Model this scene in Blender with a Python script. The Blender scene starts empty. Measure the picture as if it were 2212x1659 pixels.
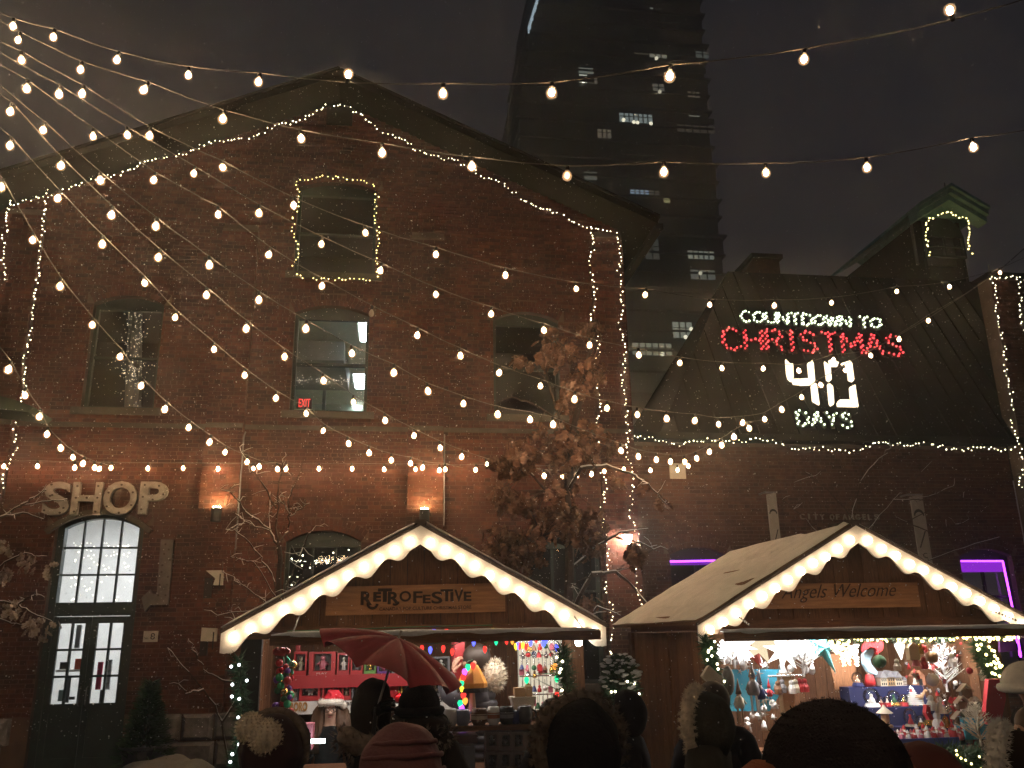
import bpy, math, random
from math import sin, cos, tan, radians, pi, sqrt, atan2
from mathutils import Vector, Matrix, noise

rnd = random.Random(11)
scene = bpy.context.scene
COL = scene.collection

# ------------------------------------------------------------------ camera
PITCH, YAW, ROLL, CAM_Z = radians(16.5), radians(8.0), radians(1.0), 2.0
FOC, CX, CY = 1830.0, 1106.0, 829.5            # the photograph measured on a 2212 x 1659 grid
FWD = Vector((sin(YAW)*cos(PITCH), cos(YAW)*cos(PITCH), sin(PITCH)))
_r = Vector((cos(YAW), -sin(YAW), 0)); _u = _r.cross(FWD)
RGT = _r*cos(ROLL) - _u*sin(ROLL); UPV = _u*cos(ROLL) + _r*sin(ROLL)
EYE = Vector((0, 0, CAM_Z))
cam_data = bpy.data.cameras.new('camera'); cam = bpy.data.objects.new('camera', cam_data)
COL.objects.link(cam); scene.camera = cam
cam_data.sensor_width = 36.0; cam_data.lens = 36.0*FOC/2212.0
cam_data.clip_start = 0.05; cam_data.clip_end = 3000
cam.matrix_world = Matrix(((RGT.x, UPV.x, -FWD.x, EYE.x), (RGT.y, UPV.y, -FWD.y, EYE.y), (RGT.z, UPV.z, -FWD.z, EYE.z), (0, 0, 0, 1)))

# ------------------------------------------------------------------ world: overcast city sky at night
world = bpy.data.worlds.new('World'); scene.world = world; world.use_nodes = True
wn = world.node_tree; bg = wn.nodes['Background']
tc = wn.nodes.new('ShaderNodeTexCoord'); sx = wn.nodes.new('ShaderNodeSeparateXYZ')
rp = wn.nodes.new('ShaderNodeValToRGB'); wn.links.new(tc.outputs['Generated'], sx.inputs[0]); wn.links.new(sx.outputs['Z'], rp.inputs[0])
rp.color_ramp.elements[0].position = 0.0; rp.color_ramp.elements[0].color = (0.0285, 0.0262, 0.0282, 1)
rp.color_ramp.elements[1].position = 0.9; rp.color_ramp.elements[1].color = (0.0190, 0.0180, 0.0205, 1)
wn.links.new(rp.outputs[0], bg.inputs['Color']); bg.inputs['Strength'].default_value = 1.0

scene.view_settings.view_transform = 'Standard'; scene.view_settings.look = 'None'
scene.view_settings.exposure = 0.0; scene.view_settings.gamma = 1.0
scene.view_settings.use_curve_mapping = False
cy = scene.cycles
cy.use_denoising = True
cy.use_light_tree = True; cy.max_bounces = 6; cy.diffuse_bounces = 3; cy.glossy_bounces = 3
cy.transmission_bounces = 4; cy.transparent_max_bounces = 12; cy.volume_bounces = 0
cy.sample_clamp_indirect = 3.0; cy.caustics_reflective = False; cy.caustics_refractive = False

def ray(px, py): return FWD + RGT*((px-CX)/FOC) - UPV*((py-CY)/FOC)
def P(px, py, y):                      # the point of the plane y = const (parallel to the facades) seen there
    d = ray(px, py); return EYE + d*(y/d.y)
def PZ(px, py, z):
    d = ray(px, py); return EYE + d*((z-CAM_Z)/d.z)
def PL(px, py, o, n):                  # general plane
    d = ray(px, py); return EYE + d*((Vector(o)-EYE).dot(n)/d.dot(n))

# ------------------------------------------------------------------ materials
def new_mat(name):
    m = bpy.data.materials.new(name); m.use_nodes = True
    nt = m.node_tree; return m, nt, nt.nodes['Principled BSDF']
def mat(name, col, rough=0.7, var=0.25, scale=6.0, bump=0.0, bscale=40.0, metal=0.0, spec=0.4, sheen=0.0, stretch=None):
    m, nt, b = new_mat(name); N = nt.nodes; L = nt.links
    b.inputs['Roughness'].default_value = rough; b.inputs['Metallic'].default_value = metal
    b.inputs['Specular IOR Level'].default_value = spec
    if sheen: b.inputs['Sheen Weight'].default_value = sheen
    t = N.new('ShaderNodeTexCoord'); src = t.outputs['Object']
    if stretch:
        mp = N.new('ShaderNodeMapping'); mp.inputs['Scale'].default_value = stretch; L.new(src, mp.inputs[0]); src = mp.outputs[0]
    nz = N.new('ShaderNodeTexNoise'); nz.inputs['Scale'].default_value = scale; nz.inputs['Detail'].default_value = 5; L.new(src, nz.inputs['Vector'])
    cr = N.new('ShaderNodeValToRGB'); e = cr.color_ramp.elements
    e[0].position = .3; e[1].position = .72
    e[0].color = (*[c*(1-var) for c in col], 1); e[1].color = (*[min(1, c*(1+var)) for c in col], 1)
    L.new(nz.outputs['Fac'], cr.inputs[0]); L.new(cr.outputs[0], b.inputs['Base Color'])
    if bump:
        n2 = N.new('ShaderNodeTexNoise'); n2.inputs['Scale'].default_value = bscale; n2.inputs['Detail'].default_value = 4; L.new(src, n2.inputs['Vector'])
        bp = N.new('ShaderNodeBump'); bp.inputs['Strength'].default_value = bump; bp.inputs['Distance'].default_value = .02
        L.new(n2.outputs['Fac'], bp.inputs['Height']); L.new(bp.outputs[0], b.inputs['Normal'])
    return m
def piece_mat(name, cols, rough=0.85, bump=0.3, bscale=60, grain=None):   # a colour of its own for every brick / plank / stone
    m, nt, b = new_mat(name); N = nt.nodes; L = nt.links
    b.inputs['Roughness'].default_value = rough; b.inputs['Specular IOR Level'].default_value = .25
    g = N.new('ShaderNodeNewGeometry'); oi = N.new('ShaderNodeObjectInfo'); ad = N.new('ShaderNodeMath'); ad.operation = 'ADD'
    L.new(g.outputs['Random Per Island'], ad.inputs[0]); L.new(oi.outputs['Random'], ad.inputs[1])
    fr = N.new('ShaderNodeMath'); fr.operation = 'FRACT'; L.new(ad.outputs[0], fr.inputs[0])
    cr = N.new('ShaderNodeValToRGB'); el = cr.color_ramp.elements
    for i, c in enumerate(cols):
        e = el[i] if i < 2 else el.new(0.5)
        e.position = i/(len(cols)-1); e.color = (*c, 1)
    # positions must be ordered
    for i, c in enumerate(cols): el[i].position = i/(len(cols)-1); el[i].color = (*c, 1)
    L.new(fr.outputs[0], cr.inputs[0])
    t = N.new('ShaderNodeTexCoord'); src = t.outputs['Object']
    if grain:
        mp = N.new('ShaderNodeMapping'); mp.inputs['Scale'].default_value = grain; L.new(src, mp.inputs[0]); src = mp.outputs[0]
    nz = N.new('ShaderNodeTexNoise'); nz.inputs['Scale'].default_value = 9; nz.inputs['Detail'].default_value = 6; L.new(src, nz.inputs['Vector'])
    hs = N.new('ShaderNodeHueSaturation'); mr = N.new('ShaderNodeMapRange')
    mr.inputs['From Min'].default_value = .3; mr.inputs['From Max'].default_value = .7
    mr.inputs['To Min'].default_value = .62; mr.inputs['To Max'].default_value = 1.3
    L.new(nz.outputs['Fac'], mr.inputs['Value']); L.new(mr.outputs[0], hs.inputs['Value'])
    n3 = N.new('ShaderNodeTexNoise'); n3.inputs['Scale'].default_value = .55; n3.inputs['Detail'].default_value = 7; n3.inputs['Roughness'].default_value = .62; L.new(g.outputs['Position'], n3.inputs['Vector'])
    m3 = N.new('ShaderNodeMapRange'); m3.inputs['From Min'].default_value = .36; m3.inputs['From Max'].default_value = .64; m3.inputs['To Min'].default_value = .58; m3.inputs['To Max'].default_value = 1.22
    L.new(n3.outputs['Fac'], m3.inputs['Value']); h3 = N.new('ShaderNodeHueSaturation'); L.new(m3.outputs[0], h3.inputs['Value']); L.new(cr.outputs[0], h3.inputs['Color'])
    L.new(h3.outputs[0], hs.inputs['Color']); L.new(hs.outputs[0], b.inputs['Base Color'])
    n2 = N.new('ShaderNodeTexNoise'); n2.inputs['Scale'].default_value = bscale; L.new(src, n2.inputs['Vector'])
    bp = N.new('ShaderNodeBump'); bp.inputs['Strength'].default_value = bump; bp.inputs['Distance'].default_value = .01
    L.new(n2.outputs['Fac'], bp.inputs['Height']); L.new(bp.outputs[0], b.inputs['Normal'])
    return m
def emat(name, col, strength, sample=True):
    m = bpy.data.materials.new(name); m.use_nodes = True; nt = m.node_tree
    nt.nodes.remove(nt.nodes['Principled BSDF']); e = nt.nodes.new('ShaderNodeEmission')
    e.inputs['Color'].default_value = (*col, 1); e.inputs['Strength'].default_value = strength
    nt.links.new(e.outputs[0], nt.nodes['Material Output'].inputs['Surface'])
    m.cycles.emission_sampling = 'FRONT' if sample else 'NONE'
    return m
def glass_mat(name, tint=(1, 1, 1), rough=0.02, refl=1.0):
    m = bpy.data.materials.new(name); m.use_nodes = True; nt = m.node_tree; N = nt.nodes; L = nt.links
    N.remove(N['Principled BSDF'])
    tr = N.new('ShaderNodeBsdfTransparent'); tr.inputs[0].default_value = (*tint, 1)
    gl = N.new('ShaderNodeBsdfGlossy'); gl.inputs['Roughness'].default_value = rough
    fr = N.new('ShaderNodeFresnel'); fr.inputs['IOR'].default_value = 1.5
    mu = N.new('ShaderNodeMath'); mu.operation = 'MULTIPLY'; mu.inputs[1].default_value = refl; L.new(fr.outputs[0], mu.inputs[0])
    mx = N.new('ShaderNodeMixShader'); L.new(mu.outputs[0], mx.inputs[0]); L.new(tr.outputs[0], mx.inputs[1]); L.new(gl.outputs[0], mx.inputs[2])
    L.new(mx.outputs[0], N['Material Output'].inputs['Surface'])
    return m

M = {}
M['brick'] = piece_mat('brick', [(.076, .022, .014), (.128, .037, .021), (.100, .027, .016), (.158, .056, .031), (.054, .019, .014), (.116, .033, .019)])
M['brick_dark'] = piece_mat('brick_dark', [(.085, .038, .027), (.13, .058, .038), (.10, .042, .030), (.155, .075, .050), (.065, .030, .024)])
M['mortar'] = mat('mortar', (.135, .082, .058), .95, .3, 3, .3, 90)
M['mortar_dark'] = mat('mortar_dark', (.15, .115, .09), .95, .3, 3, .3, 90)
M['stone'] = piece_mat('stone', [(.15, .14, .145), (.22, .20, .20), (.18, .165, .165)], bump=.9, bscale=14)
M['soffit'] = mat('green_painted_soffit', (.016, .017, .012), .8, .3, 3, .2, 30, spec=.1)
M['roof'] = mat('dark_roofing', (.020, .019, .020), .8, .3, 4, .3, 20)
M['roof_slate'] = mat('dark_slate_roofing', (.010, .0095, .009), .95, .3, 4, .3, 20, spec=.06)
M['frame_green'] = mat('dark_green_paint', (.020, .034, .031), .5, .3, 5, .1, 60)
M['green_trim'] = mat('green_trim_paint', (.24, .40, .38), .5, .2, 5)
M['sill'] = mat('stone_sill', (.085, .070, .055), .9, .3, 5, .4, 40)
M['glass'] = glass_mat('window_glass', refl=.6)
M['glass_clear'] = glass_mat('ornament_glass', (1, 1, 1), .03, .8)
M['dark_room'] = mat('dark_room', (.010, .010, .011), .95, spec=.05)
M['office'] = mat('office_paint', (.40, .46, .37), .8, .08)
M['shop_wall'] = mat('shop_paint', (.78, .78, .76), .8, .06)
M['rope'] = mat('frosted_cable', (.20, .185, .17), .8, .4, 30)
M['black'] = mat('black_paint', (.015, .015, .016), .5)
M['metal'] = mat('grey_metal', (.25, .25, .26), .4, .2, 8, metal=.8)
M['rust_white'] = mat('weathered_white_metal', (.31, .275, .24), .75, .35, 7, .3, 50)
M['rust_grey'] = mat('weathered_grey_metal', (.135, .115, .105), .75, .4, 6, .3, 50)
M['hole'] = mat('rusty_bulb_socket', (.055, .028, .018), .8)
M['white'] = mat('white_paint', (.74, .70, .64), .55, .1, 5, .08, 50)
M['plaque'] = mat('off_white_plaque', (.62, .58, .50), .6, .12, 8)
M['plank'] = piece_mat('cedar_plank', [(.20, .088, .040), (.25, .115, .054), (.165, .070, .034), (.28, .135, .066)], .75, .3, 40, (14, 14, 1.1))
M['plank_lying'] = piece_mat('cedar_board', [(.22, .098, .045), (.27, .125, .060), (.18, .08, .04)], .75, .3, 40, (1.1, 14, 14))
M['sign_wood'] = mat('sign_board_wood', (.40, .185, .078), .65, .3, 4, .2, 30, stretch=(1, 10, 10))
M['sign_ink'] = mat('burnt_lettering', (.040, .020, .012), .8)
M['sign_ink_soft'] = mat('burnt_brown_lettering', (.060, .026, .014), .8)
M['snow'] = mat('snow', (.80, .80, .82), .65, .06, 12, .5, 25)
M['snow_thin'] = mat('thin_snow_on_roof', (.86, .83, .79), .8, .10, 5, .5, 18, spec=.1)
M['bark'] = mat('bark', (.060, .042, .034), .9, .4, 12, .6, 40)
M['leaf'] = piece_mat('dry_leaf', [(.13, .058, .034), (.205, .10, .060), (.16, .07, .040), (.27, .155, .105), (.10, .045, .029)], .6, .2, 30)
M['leaf_snowy'] = piece_mat('snowy_leaf', [(.42, .34, .28), (.55, .48, .43), (.34, .25, .18)], .6, .2, 30)
M['needle'] = piece_mat('evergreen_needle', [(.020, .050, .022), (.035, .085, .035), (.026, .065, .03)], .6, .1)
M['ground'] = mat('wet_slushy_paving', (.060, .058, .060), .35, .45, 1.2, .5, 9)
M['bulb'] = emat('warm_bulb', (1.0, .66, .36), 118); M['bulb_strong'] = emat('strong_warm_bulb', (1.0, .68, .40), 160); M['bulb_soft'] = emat('soft_warm_bulb', (1.0, .62, .31), 80)
def envelope_mat(name, col, s, t):
    m = bpy.data.materials.new(name); m.use_nodes = True; nt = m.node_tree; N = nt.nodes; N.remove(N['Principled BSDF'])
    tr = N.new('ShaderNodeBsdfTransparent'); tr.inputs[0].default_value = (t, t*.97, t*.92, 1); e = N.new('ShaderNodeEmission'); e.inputs[0].default_value = (*col, 1); e.inputs[1].default_value = s
    ad = N.new('ShaderNodeAddShader'); nt.links.new(tr.outputs[0], ad.inputs[0]); nt.links.new(e.outputs[0], ad.inputs[1]); nt.links.new(ad.outputs[0], N['Material Output'].inputs['Surface']); m.cycles.emission_sampling = 'NONE'; return m
M['envelope'] = envelope_mat('frosted_bulb_glass', (1.0, .58, .29), .33, .93)  # emission in the bulb glass stands in for the halo round each bulb
M['bulb_dim'] = emat('dim_bulb', (1.0, .62, .30), 4, False)
M['bulb_stall'] = emat('stall_bulb', (1.0, .74, .48), 15)
M['fairy'] = emat('fairy_light', (1.0, .88, .58), 10)
M['fairy_yellow'] = emat('yellow_fairy_light', (1.0, .80, .30), 8)
M['fairy_cool'] = emat('cool_fairy_light', (.88, .93, 1.0), 8, False)
M['unlit'] = mat('unlit_bulb', (.5, .42, .36), .2)
M['lamp_warm'] = emat('sconce_lamp', (1.0, .73, .34), 340)
M['lamp_white'] = emat('white_lamp', (1.0, .86, .72), 230)
M['lamp_cool'] = emat('office_lamp', (.80, .96, .98), 15)
M['lamp_shop'] = emat('shop_lamp', (.95, .98, 1.0), 18)
M['exit'] = emat('exit_letter', (1.0, .05, .05), 1.6, False)
M['neon'] = emat('purple_strip', (.50, .06, 1.0), 5)
M['led_white'] = emat('green_white_diode', (.86, 1.0, .66), 4.5, False)
M['led_red'] = emat('red_diode', (1.0, .05, .06), 4.0, False)
M['panel_pale'] = mat('pale_letter_panel', (.075, .085, .060), .5)
M['panel_red'] = mat('red_letter_panel', (.08, .012, .012), .5)
M['segment'] = emat('digit_segment', (1.0, .84, .60), 2.3)
def flat(name, col, rough=.6, **k):
    if name not in M: M[name] = mat(name, col, rough, k.pop('var', .12), **k)
    return M[name]

# ------------------------------------------------------------------ geometry builder
class MB:
    def __init__(s): s.v = []; s.f = []
    def quad(s, a, b, c, d):
        n = len(s.v); s.v += [tuple(a), tuple(b), tuple(c), tuple(d)]; s.f.append((n, n+1, n+2, n+3)); return s
    def poly(s, pts):
        n = len(s.v); s.v += [tuple(p) for p in pts]; s.f.append(tuple(range(n, n+len(pts)))); return s
    def box(s, x0, x1, y0, y1, z0, z1, R=None, o=None):
        n = len(s.v)
        c = [(x0, y0, z0), (x1, y0, z0), (x1, y1, z0), (x0, y1, z0), (x0, y0, z1), (x1, y0, z1), (x1, y1, z1), (x0, y1, z1)]
        if R is not None:
            o = Vector(o if o is not None else (0, 0, 0)); c = [tuple(R @ Vector(p) + o) for p in c]
        elif o is not None: c = [(p[0]+o[0], p[1]+o[1], p[2]+o[2]) for p in c]
        s.v += c
        s.f += [(n, n+3, n+2, n+1), (n+4, n+5, n+6, n+7), (n, n+1, n+5, n+4), (n+1, n+2, n+6, n+5), (n+2, n+3, n+7, n+6), (n+3, n, n+4, n+7)]
        return s
    def prism(s, pts, d):              # pts: ring of 3D points, extruded by d
        d = Vector(d); n = len(s.v); k = len(pts)
        s.v += [tuple(p) for p in pts] + [tuple(Vector(p)+d) for p in pts]
        s.f.append(tuple(range(n, n+k))); s.f.append(tuple(range(n+2*k-1, n+k-1, -1)))
        for i in range(k):
            j = (i+1) % k; s.f.append((n+i, n+k+i, n+k+j, n+j))
        return s
    def tube(s, pts, r, sides=6, cap=True):
        pts = [Vector(p) for p in pts]; n0 = len(s.v); k = len(pts)
        rr = r if isinstance(r, (list, tuple)) else [r]*k
        for i, p in enumerate(pts):
            t = (pts[min(i+1, k-1)] - pts[max(i-1, 0)])
            t = t.normalized() if t.length > 1e-9 else Vector((0, 0, 1))
            a = t.cross(Vector((0, 0, 1)) if abs(t.z) < .9 else Vector((0, 1, 0))).normalized(); b = t.cross(a)
            for j in range(sides):
                q = 2*pi*j/sides; s.v.append(tuple(p + (a*cos(q) + b*sin(q))*rr[i]))
        for i in range(k-1):
            for j in range(sides):
                a = n0+i*sides+j; b = n0+i*sides+(j+1) % sides; s.f.append((a, b, b+sides, a+sides))
        if cap:
            s.f.append(tuple(range(n0+sides-1, n0-1, -1))); s.f.append(tuple(range(n0+(k-1)*sides, n0+k*sides)))
        return s
    def lathe(s, prof, o=(0, 0, 0), seg=12, R=None):   # prof: (r, z)
        o = Vector(o); n = len(s.v); k = len(prof)
        for r, z in prof:
            for j in range(seg):
                q = 2*pi*j/seg; p = Vector((r*cos(q), r*sin(q), z))
                s.v.append(tuple((R @ p if R is not None else p) + o))
        for i in range(k-1):
            for j in range(seg):
                a = n+i*seg+j; b = n+i*seg+(j+1) % seg; s.f.append((a, b, b+seg, a+seg))
        s.f.append(tuple(range(n+seg-1, n-1, -1))); s.f.append(tuple(range(n+(k-1)*seg, n+k*seg)))
        return s
    def ball(s, c, r, seg=8, rings=6, sc=(1, 1, 1), R=None):
        c = Vector(c); n = len(s.v)
        for i in range(rings+1):
            a = pi*i/rings
            for j in range(seg):
                q = 2*pi*j/seg
                p = Vector((r*sc[0]*sin(a)*cos(q), r*sc[1]*sin(a)*sin(q), r*sc[2]*cos(a)))
                s.v.append(tuple((R @ p if R is not None else p) + c))
        for i in range(rings):
            for j in range(seg):
                a = n+i*seg+j; b = n+i*seg+(j+1) % seg; s.f.append((a, a+seg, b+seg, b))
        return s
    def spike(s, p, d, r):
        p = Vector(p); d = Vector(d); a = d.orthogonal().normalized()*r; b = d.normalized().cross(a)
        n = len(s.v); s.v += [tuple(p+a), tuple(p-a*.5+b*.87), tuple(p-a*.5-b*.87), tuple(p+d)]
        s.f += [(n, n+1, n+3), (n+1, n+2, n+3), (n+2, n, n+3)]
        return s
    def mesh(s, name, m=None, smooth=False, o=(0, 0, 0)):
        me = bpy.data.meshes.new(name); o = Vector(o)
        me.from_pydata([(x-o.x, y-o.y, z-o.z) for x, y, z in s.v], [], s.f); me.validate(); me.update()
        if m: me.materials.append(m)
        if smooth: me.polygons.foreach_set('use_smooth', [True]*len(me.polygons))
        return me

ORG = {}                                # world place of every object's origin
def link(name, me, parent=None, loc=(0, 0, 0)):
    o = bpy.data.objects.new(name, me); COL.objects.link(o)
    if parent is not None: o.parent = parent
    o.location = loc
    pl = ORG[parent.name] if parent is not None else Vector((0, 0, 0))
    ORG[o.name] = pl + Vector(loc)
    return o
def tag(o, label=None, cat=None, group=None, kind=None):
    for k, v in (('label', label), ('category', cat), ('group', group), ('kind', kind)):
        if v: o[k] = v
    return o
def thing(name, label, cat, loc=(0, 0, 0), group=None):
    o = link(name, None, None, loc); o.empty_display_size = .1; return tag(o, label, cat, group)
def part(name, mb, m, parent, smooth=False, kind=None, label=None):
    o = link(name, mb.mesh(name, m, smooth, ORG[parent.name]), parent)
    if kind: o['kind'] = kind
    if label: o['label'] = label
    return o
def solo(name, mb, m, label, cat, loc=None, group=None, smooth=False):
    if loc is None:
        xs = [v[0] for v in mb.v]; ys = [v[1] for v in mb.v]; zs = [v[2] for v in mb.v]
        loc = ((min(xs)+max(xs))/2, (min(ys)+max(ys))/2, min(zs))
    o = link(name, mb.mesh(name, m, smooth, loc), None, loc); return tag(o, label, cat, group)
def structure(name, mb, m, label=None):
    o = link(name, mb.mesh(name, m)); o['kind'] = 'structure'
    if label: o['label'] = label
    return o
def copy_tree(src, loc, label=None, group=None, par=None):
    c = src.copy(); COL.objects.link(c); c.location = loc
    if par is not None: c.parent = par
    ORG[c.name] = Vector(loc) + (ORG[par.name] if par is not None else Vector((0, 0, 0)))
    if label: c['label'] = label
    if group: c['group'] = group
    for ch in src.children: copy_tree(ch, ch.location.copy(), par=c)
    return c
def eval_mesh(o):
    bpy.context.view_layer.update(); dg = bpy.context.evaluated_depsgraph_get()
    me = bpy.data.meshes.new_from_object(o.evaluated_get(dg), depsgraph=dg); return me
_font_cache = {}
def text_mb(body, extrude=.02, bold=0.0, shear=0.0, spacing=1.0):
    """Lettering as a mesh in the x-z plane (reading towards -y), bounding box scaled to 0..1 by 0..1."""
    key = (body, bold, shear, spacing)
    if key not in _font_cache:
        cu = bpy.data.curves.new('lettering', 'FONT'); cu.body = body; cu.size = 1; cu.offset = bold; cu.shear = shear
        cu.space_character = spacing; cu.resolution_u = 4; cu.extrude = .5
        o = bpy.data.objects.new('lettering', cu); COL.objects.link(o)
        me = eval_mesh(o); bpy.data.objects.remove(o); bpy.data.curves.remove(cu)
        V = [tuple(v.co) for v in me.vertices]; F = [tuple(p.vertices) for p in me.polygons]; bpy.data.meshes.remove(me)
        x0 = min(v[0] for v in V); x1 = max(v[0] for v in V); y0 = min(v[1] for v in V); y1 = max(v[1] for v in V)
        _font_cache[key] = ([((v[0]-x0)/(x1-x0), v[2], (v[1]-y0)/(y1-y0)) for v in V], F)
    V, F = _font_cache[key]
    return V, F
def put_text(mb, body, O, U, W, nrm, extrude=.02, **k):
    """Lettering filling the parallelogram O, O+U (reading direction), O+W (up); stands extrude proud along nrm."""
    V, F = text_mb(body, **k); n = len(mb.v); O = Vector(O); U = Vector(U); W = Vector(W); nrm = Vector(nrm)
    for a, d, b in V: mb.v.append(tuple(O + U*a + W*b + nrm*(extrude*(d+.5))))
    mb.f += [tuple(n+i for i in f) for f in F]
    return mb
def px_text(mb, body, x0, x1, y0, y1, yp, extrude=.02, **k):   # lettering seen in that box, standing on the plane y = yp
    a = P(x0, y1, yp); b = P(x1, y1, yp); c = P(x0, y0, yp)
    return put_text(mb, body, a, Vector((b.x-a.x, 0, 0)), Vector((0, 0, c.z-a.z)), (0, -1, 0), extrude, **k)
# ================================================================== SETTING
g = MB(); g.quad((-600, -300, 0), (600, -300, 0), (600, 900, 0), (-600, 900, 0)); structure('ground', g, M['ground'])

def arch_pts(x0, x1, zs, rise, n=10):
    w = x1-x0; R = (w*w/4+rise*rise)/(2*rise); cz = zs+rise-R; cx = (x0+x1)/2; a = math.asin(w/2/R)
    return [(cx + R*sin(-a+2*a*i/n), cz + R*cos(-a+2*a*i/n)) for i in range(n+1)], (cx, cz, R, a)

class Opening:
    def __init__(s, x0, x1, z0, zs, rise=0.16, ring=.23): s.x0, s.x1, s.z0, s.zs, s.rise, s.ring = x0, x1, z0, zs, rise, ring
    def blocked(s, z, h):              # x interval the courses must leave free at height z
        m = .004
        if z+h/2 < s.z0 or z-h/2 > s.zs+s.rise+s.ring: return None
        if z < s.zs: return (s.x0-m, s.x1+m)
        if s.rise < .01: return (s.x0-m, s.x1+m) if z < s.zs+s.ring else None
        _, (cx, cz, R, a) = arch_pts(s.x0, s.x1, s.zs, s.rise)
        Ro = R+s.ring; d = Ro*Ro-(z-cz)**2
        if d <= 0: return None
        hw = min(sqrt(d), Ro*sin(a))
        return (cx-hw-m, cx+hw+m)

BL, BH, JT = .215, .063, .010
def lay_bricks(xl, xh, z0, z1, y, ops, out, seed=0):
    r = random.Random(seed); n = int((z1-z0)/(BH+JT))
    for i in range(n):
        za = z0+i*(BH+JT)+JT/2; zb = za+BH; zc = (za+zb)/2
        a0, a1 = xl(zc), xh(zc)
        if a1-a0 < .1: continue
        bl = sorted(b for b in (o.blocked(zc, BH) for o in ops) if b)
        spans = []; c = a0
        for b in bl:
            if b[0] > c: spans.append((c, min(b[0], a1)))
            c = max(c, b[1])
        if c < a1: spans.append((c, a1))
        header = (i % 6 == 5); L = (.1025 if header else BL)
        off = (L+JT)*(.5 if i % 2 else 0) + (.03 if header else 0)
        for s0, s1 in spans:
            k = math.floor((s0-a0-off)/(L+JT)); x = a0+off+k*(L+JT)
            while x < s1:
                b0 = max(x, s0); b1 = min(x+L, s1)
                if b1-b0 > .03: out.append((b0+r.uniform(0, .003), b1-r.uniform(0, .003), za+r.uniform(-.002, .002), zb+r.uniform(-.002, .002), y-r.uniform(.006, .014)))
                x += L+JT
def brick_mb(bricks, back=.02):
    mb = MB()
    for x0, x1, z0, z1, y in bricks:
        n = len(mb.v); yb = y+back
        mb.v += [(x0, y, z0), (x1, y, z0), (x1, y, z1), (x0, y, z1), (x0, yb, z0), (x1, yb, z0), (x1, yb, z1), (x0, yb, z1)]
        mb.f += [(n, n+1, n+2, n+3), (n+4, n, n+3, n+7), (n+1, n+5, n+6, n+2), (n+3, n+2, n+6, n+7), (n+4, n+5, n+1, n)]
    return mb
unit_brick = brick_mb([(-.5, .5, -.5, .5, 0)], .02).mesh('brick', M['brick'])
unit_brick_dark = brick_mb([(-.5, .5, -.5, .5, 0)], .02).mesh('brick', M['brick_dark'])
def brick_parts(parent, bricks, key, limit, me, m, pick=None):
    """the bricks that show largest become objects, the others one mesh"""
    cand = sorted((b for b in bricks if pick is None or pick(b)), key=key)
    sel = [b for b in cand[:limit]]; ids = set(id(b) for b in sel)
    po = ORG[parent.name]
    for x0, x1, z0, z1, y in sel:
        o = link('brick', me, parent, (Vector(((x0+x1)/2, y, (z0+z1)/2))-po)); o.scale = (x1-x0, 1, z1-z0)
    part('brickwork', brick_mb([b for b in bricks if id(b) not in ids]), m, parent, kind='stuff')
def arch_bricks(op, y, out_mb, rings=2):
    _, (cx, cz, R, a) = arch_pts(op.x0, op.x1, op.zs, op.rise)
    for k in range(rings):
        r0 = R+.006+k*.112; r1 = r0+.103; n = max(6, int(2*a*r0/.075))
        for i in range(n):
            q0 = -a+2*a*(i+.07)/n; q1 = -a+2*a*(i+.93)/n; yy = y-rnd.uniform(.006, .014)
            pts = [(cx+r0*sin(q0), yy, cz+r0*cos(q0)), (cx+r0*sin(q1), yy, cz+r0*cos(q1)), (cx+r1*sin(q1), yy, cz+r1*cos(q1)), (cx+r1*sin(q0), yy, cz+r1*cos(q0))]
            out_mb.prism(pts, (0, .02, 0))
REVEAL = MB()
def holed_wall(mb, x0, x1, z0, z1, y, ops, depth=.32):
    xs = sorted(set([x0, x1]+[v for o in ops for v in (o.x0, o.x1)])); zs = sorted(set([z0, z1]+[v for o in ops for v in (o.z0, o.zs+o.rise)]))
    for i in range(len(xs)-1):
        for j in range(len(zs)-1):
            xc = (xs[i]+xs[i+1])/2; zc = (zs[j]+zs[j+1])/2
            if any(o.x0 < xc < o.x1 and o.z0 < zc < o.zs+o.rise for o in ops): continue
            mb.quad((xs[i], y, zs[j]), (xs[i+1], y, zs[j]), (xs[i+1], y, zs[j+1]), (xs[i], y, zs[j+1]))
    for o in ops:
        zt = o.zs+o.rise; face = mb; mb = REVEAL
        mb.quad((o.x0, y, o.z0), (o.x0, y+depth, o.z0), (o.x0, y+depth, zt), (o.x0, y, zt))
        mb.quad((o.x1, y+depth, o.z0), (o.x1, y, o.z0), (o.x1, y, zt), (o.x1, y+depth, zt))
        mb.quad((o.x0, y, o.z0), (o.x1, y, o.z0), (o.x1, y+depth, o.z0), (o.x0, y+depth, o.z0))
        if o.rise > .01:
            pts, _ = arch_pts(o.x0, o.x1, o.zs, o.rise)
            for (xa, za), (xb, zb) in zip(pts[:-1], pts[1:]):
                mb.prism([(xa, y, za), (xb, y, zb), (xb, y, zt+.001), (xa, y, zt+.001)], (0, depth, 0))
        else: mb.quad((o.x0, y+depth, zt), (o.x1, y+depth, zt), (o.x1, y, zt), (o.x0, y, zt))
        mb = face

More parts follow.
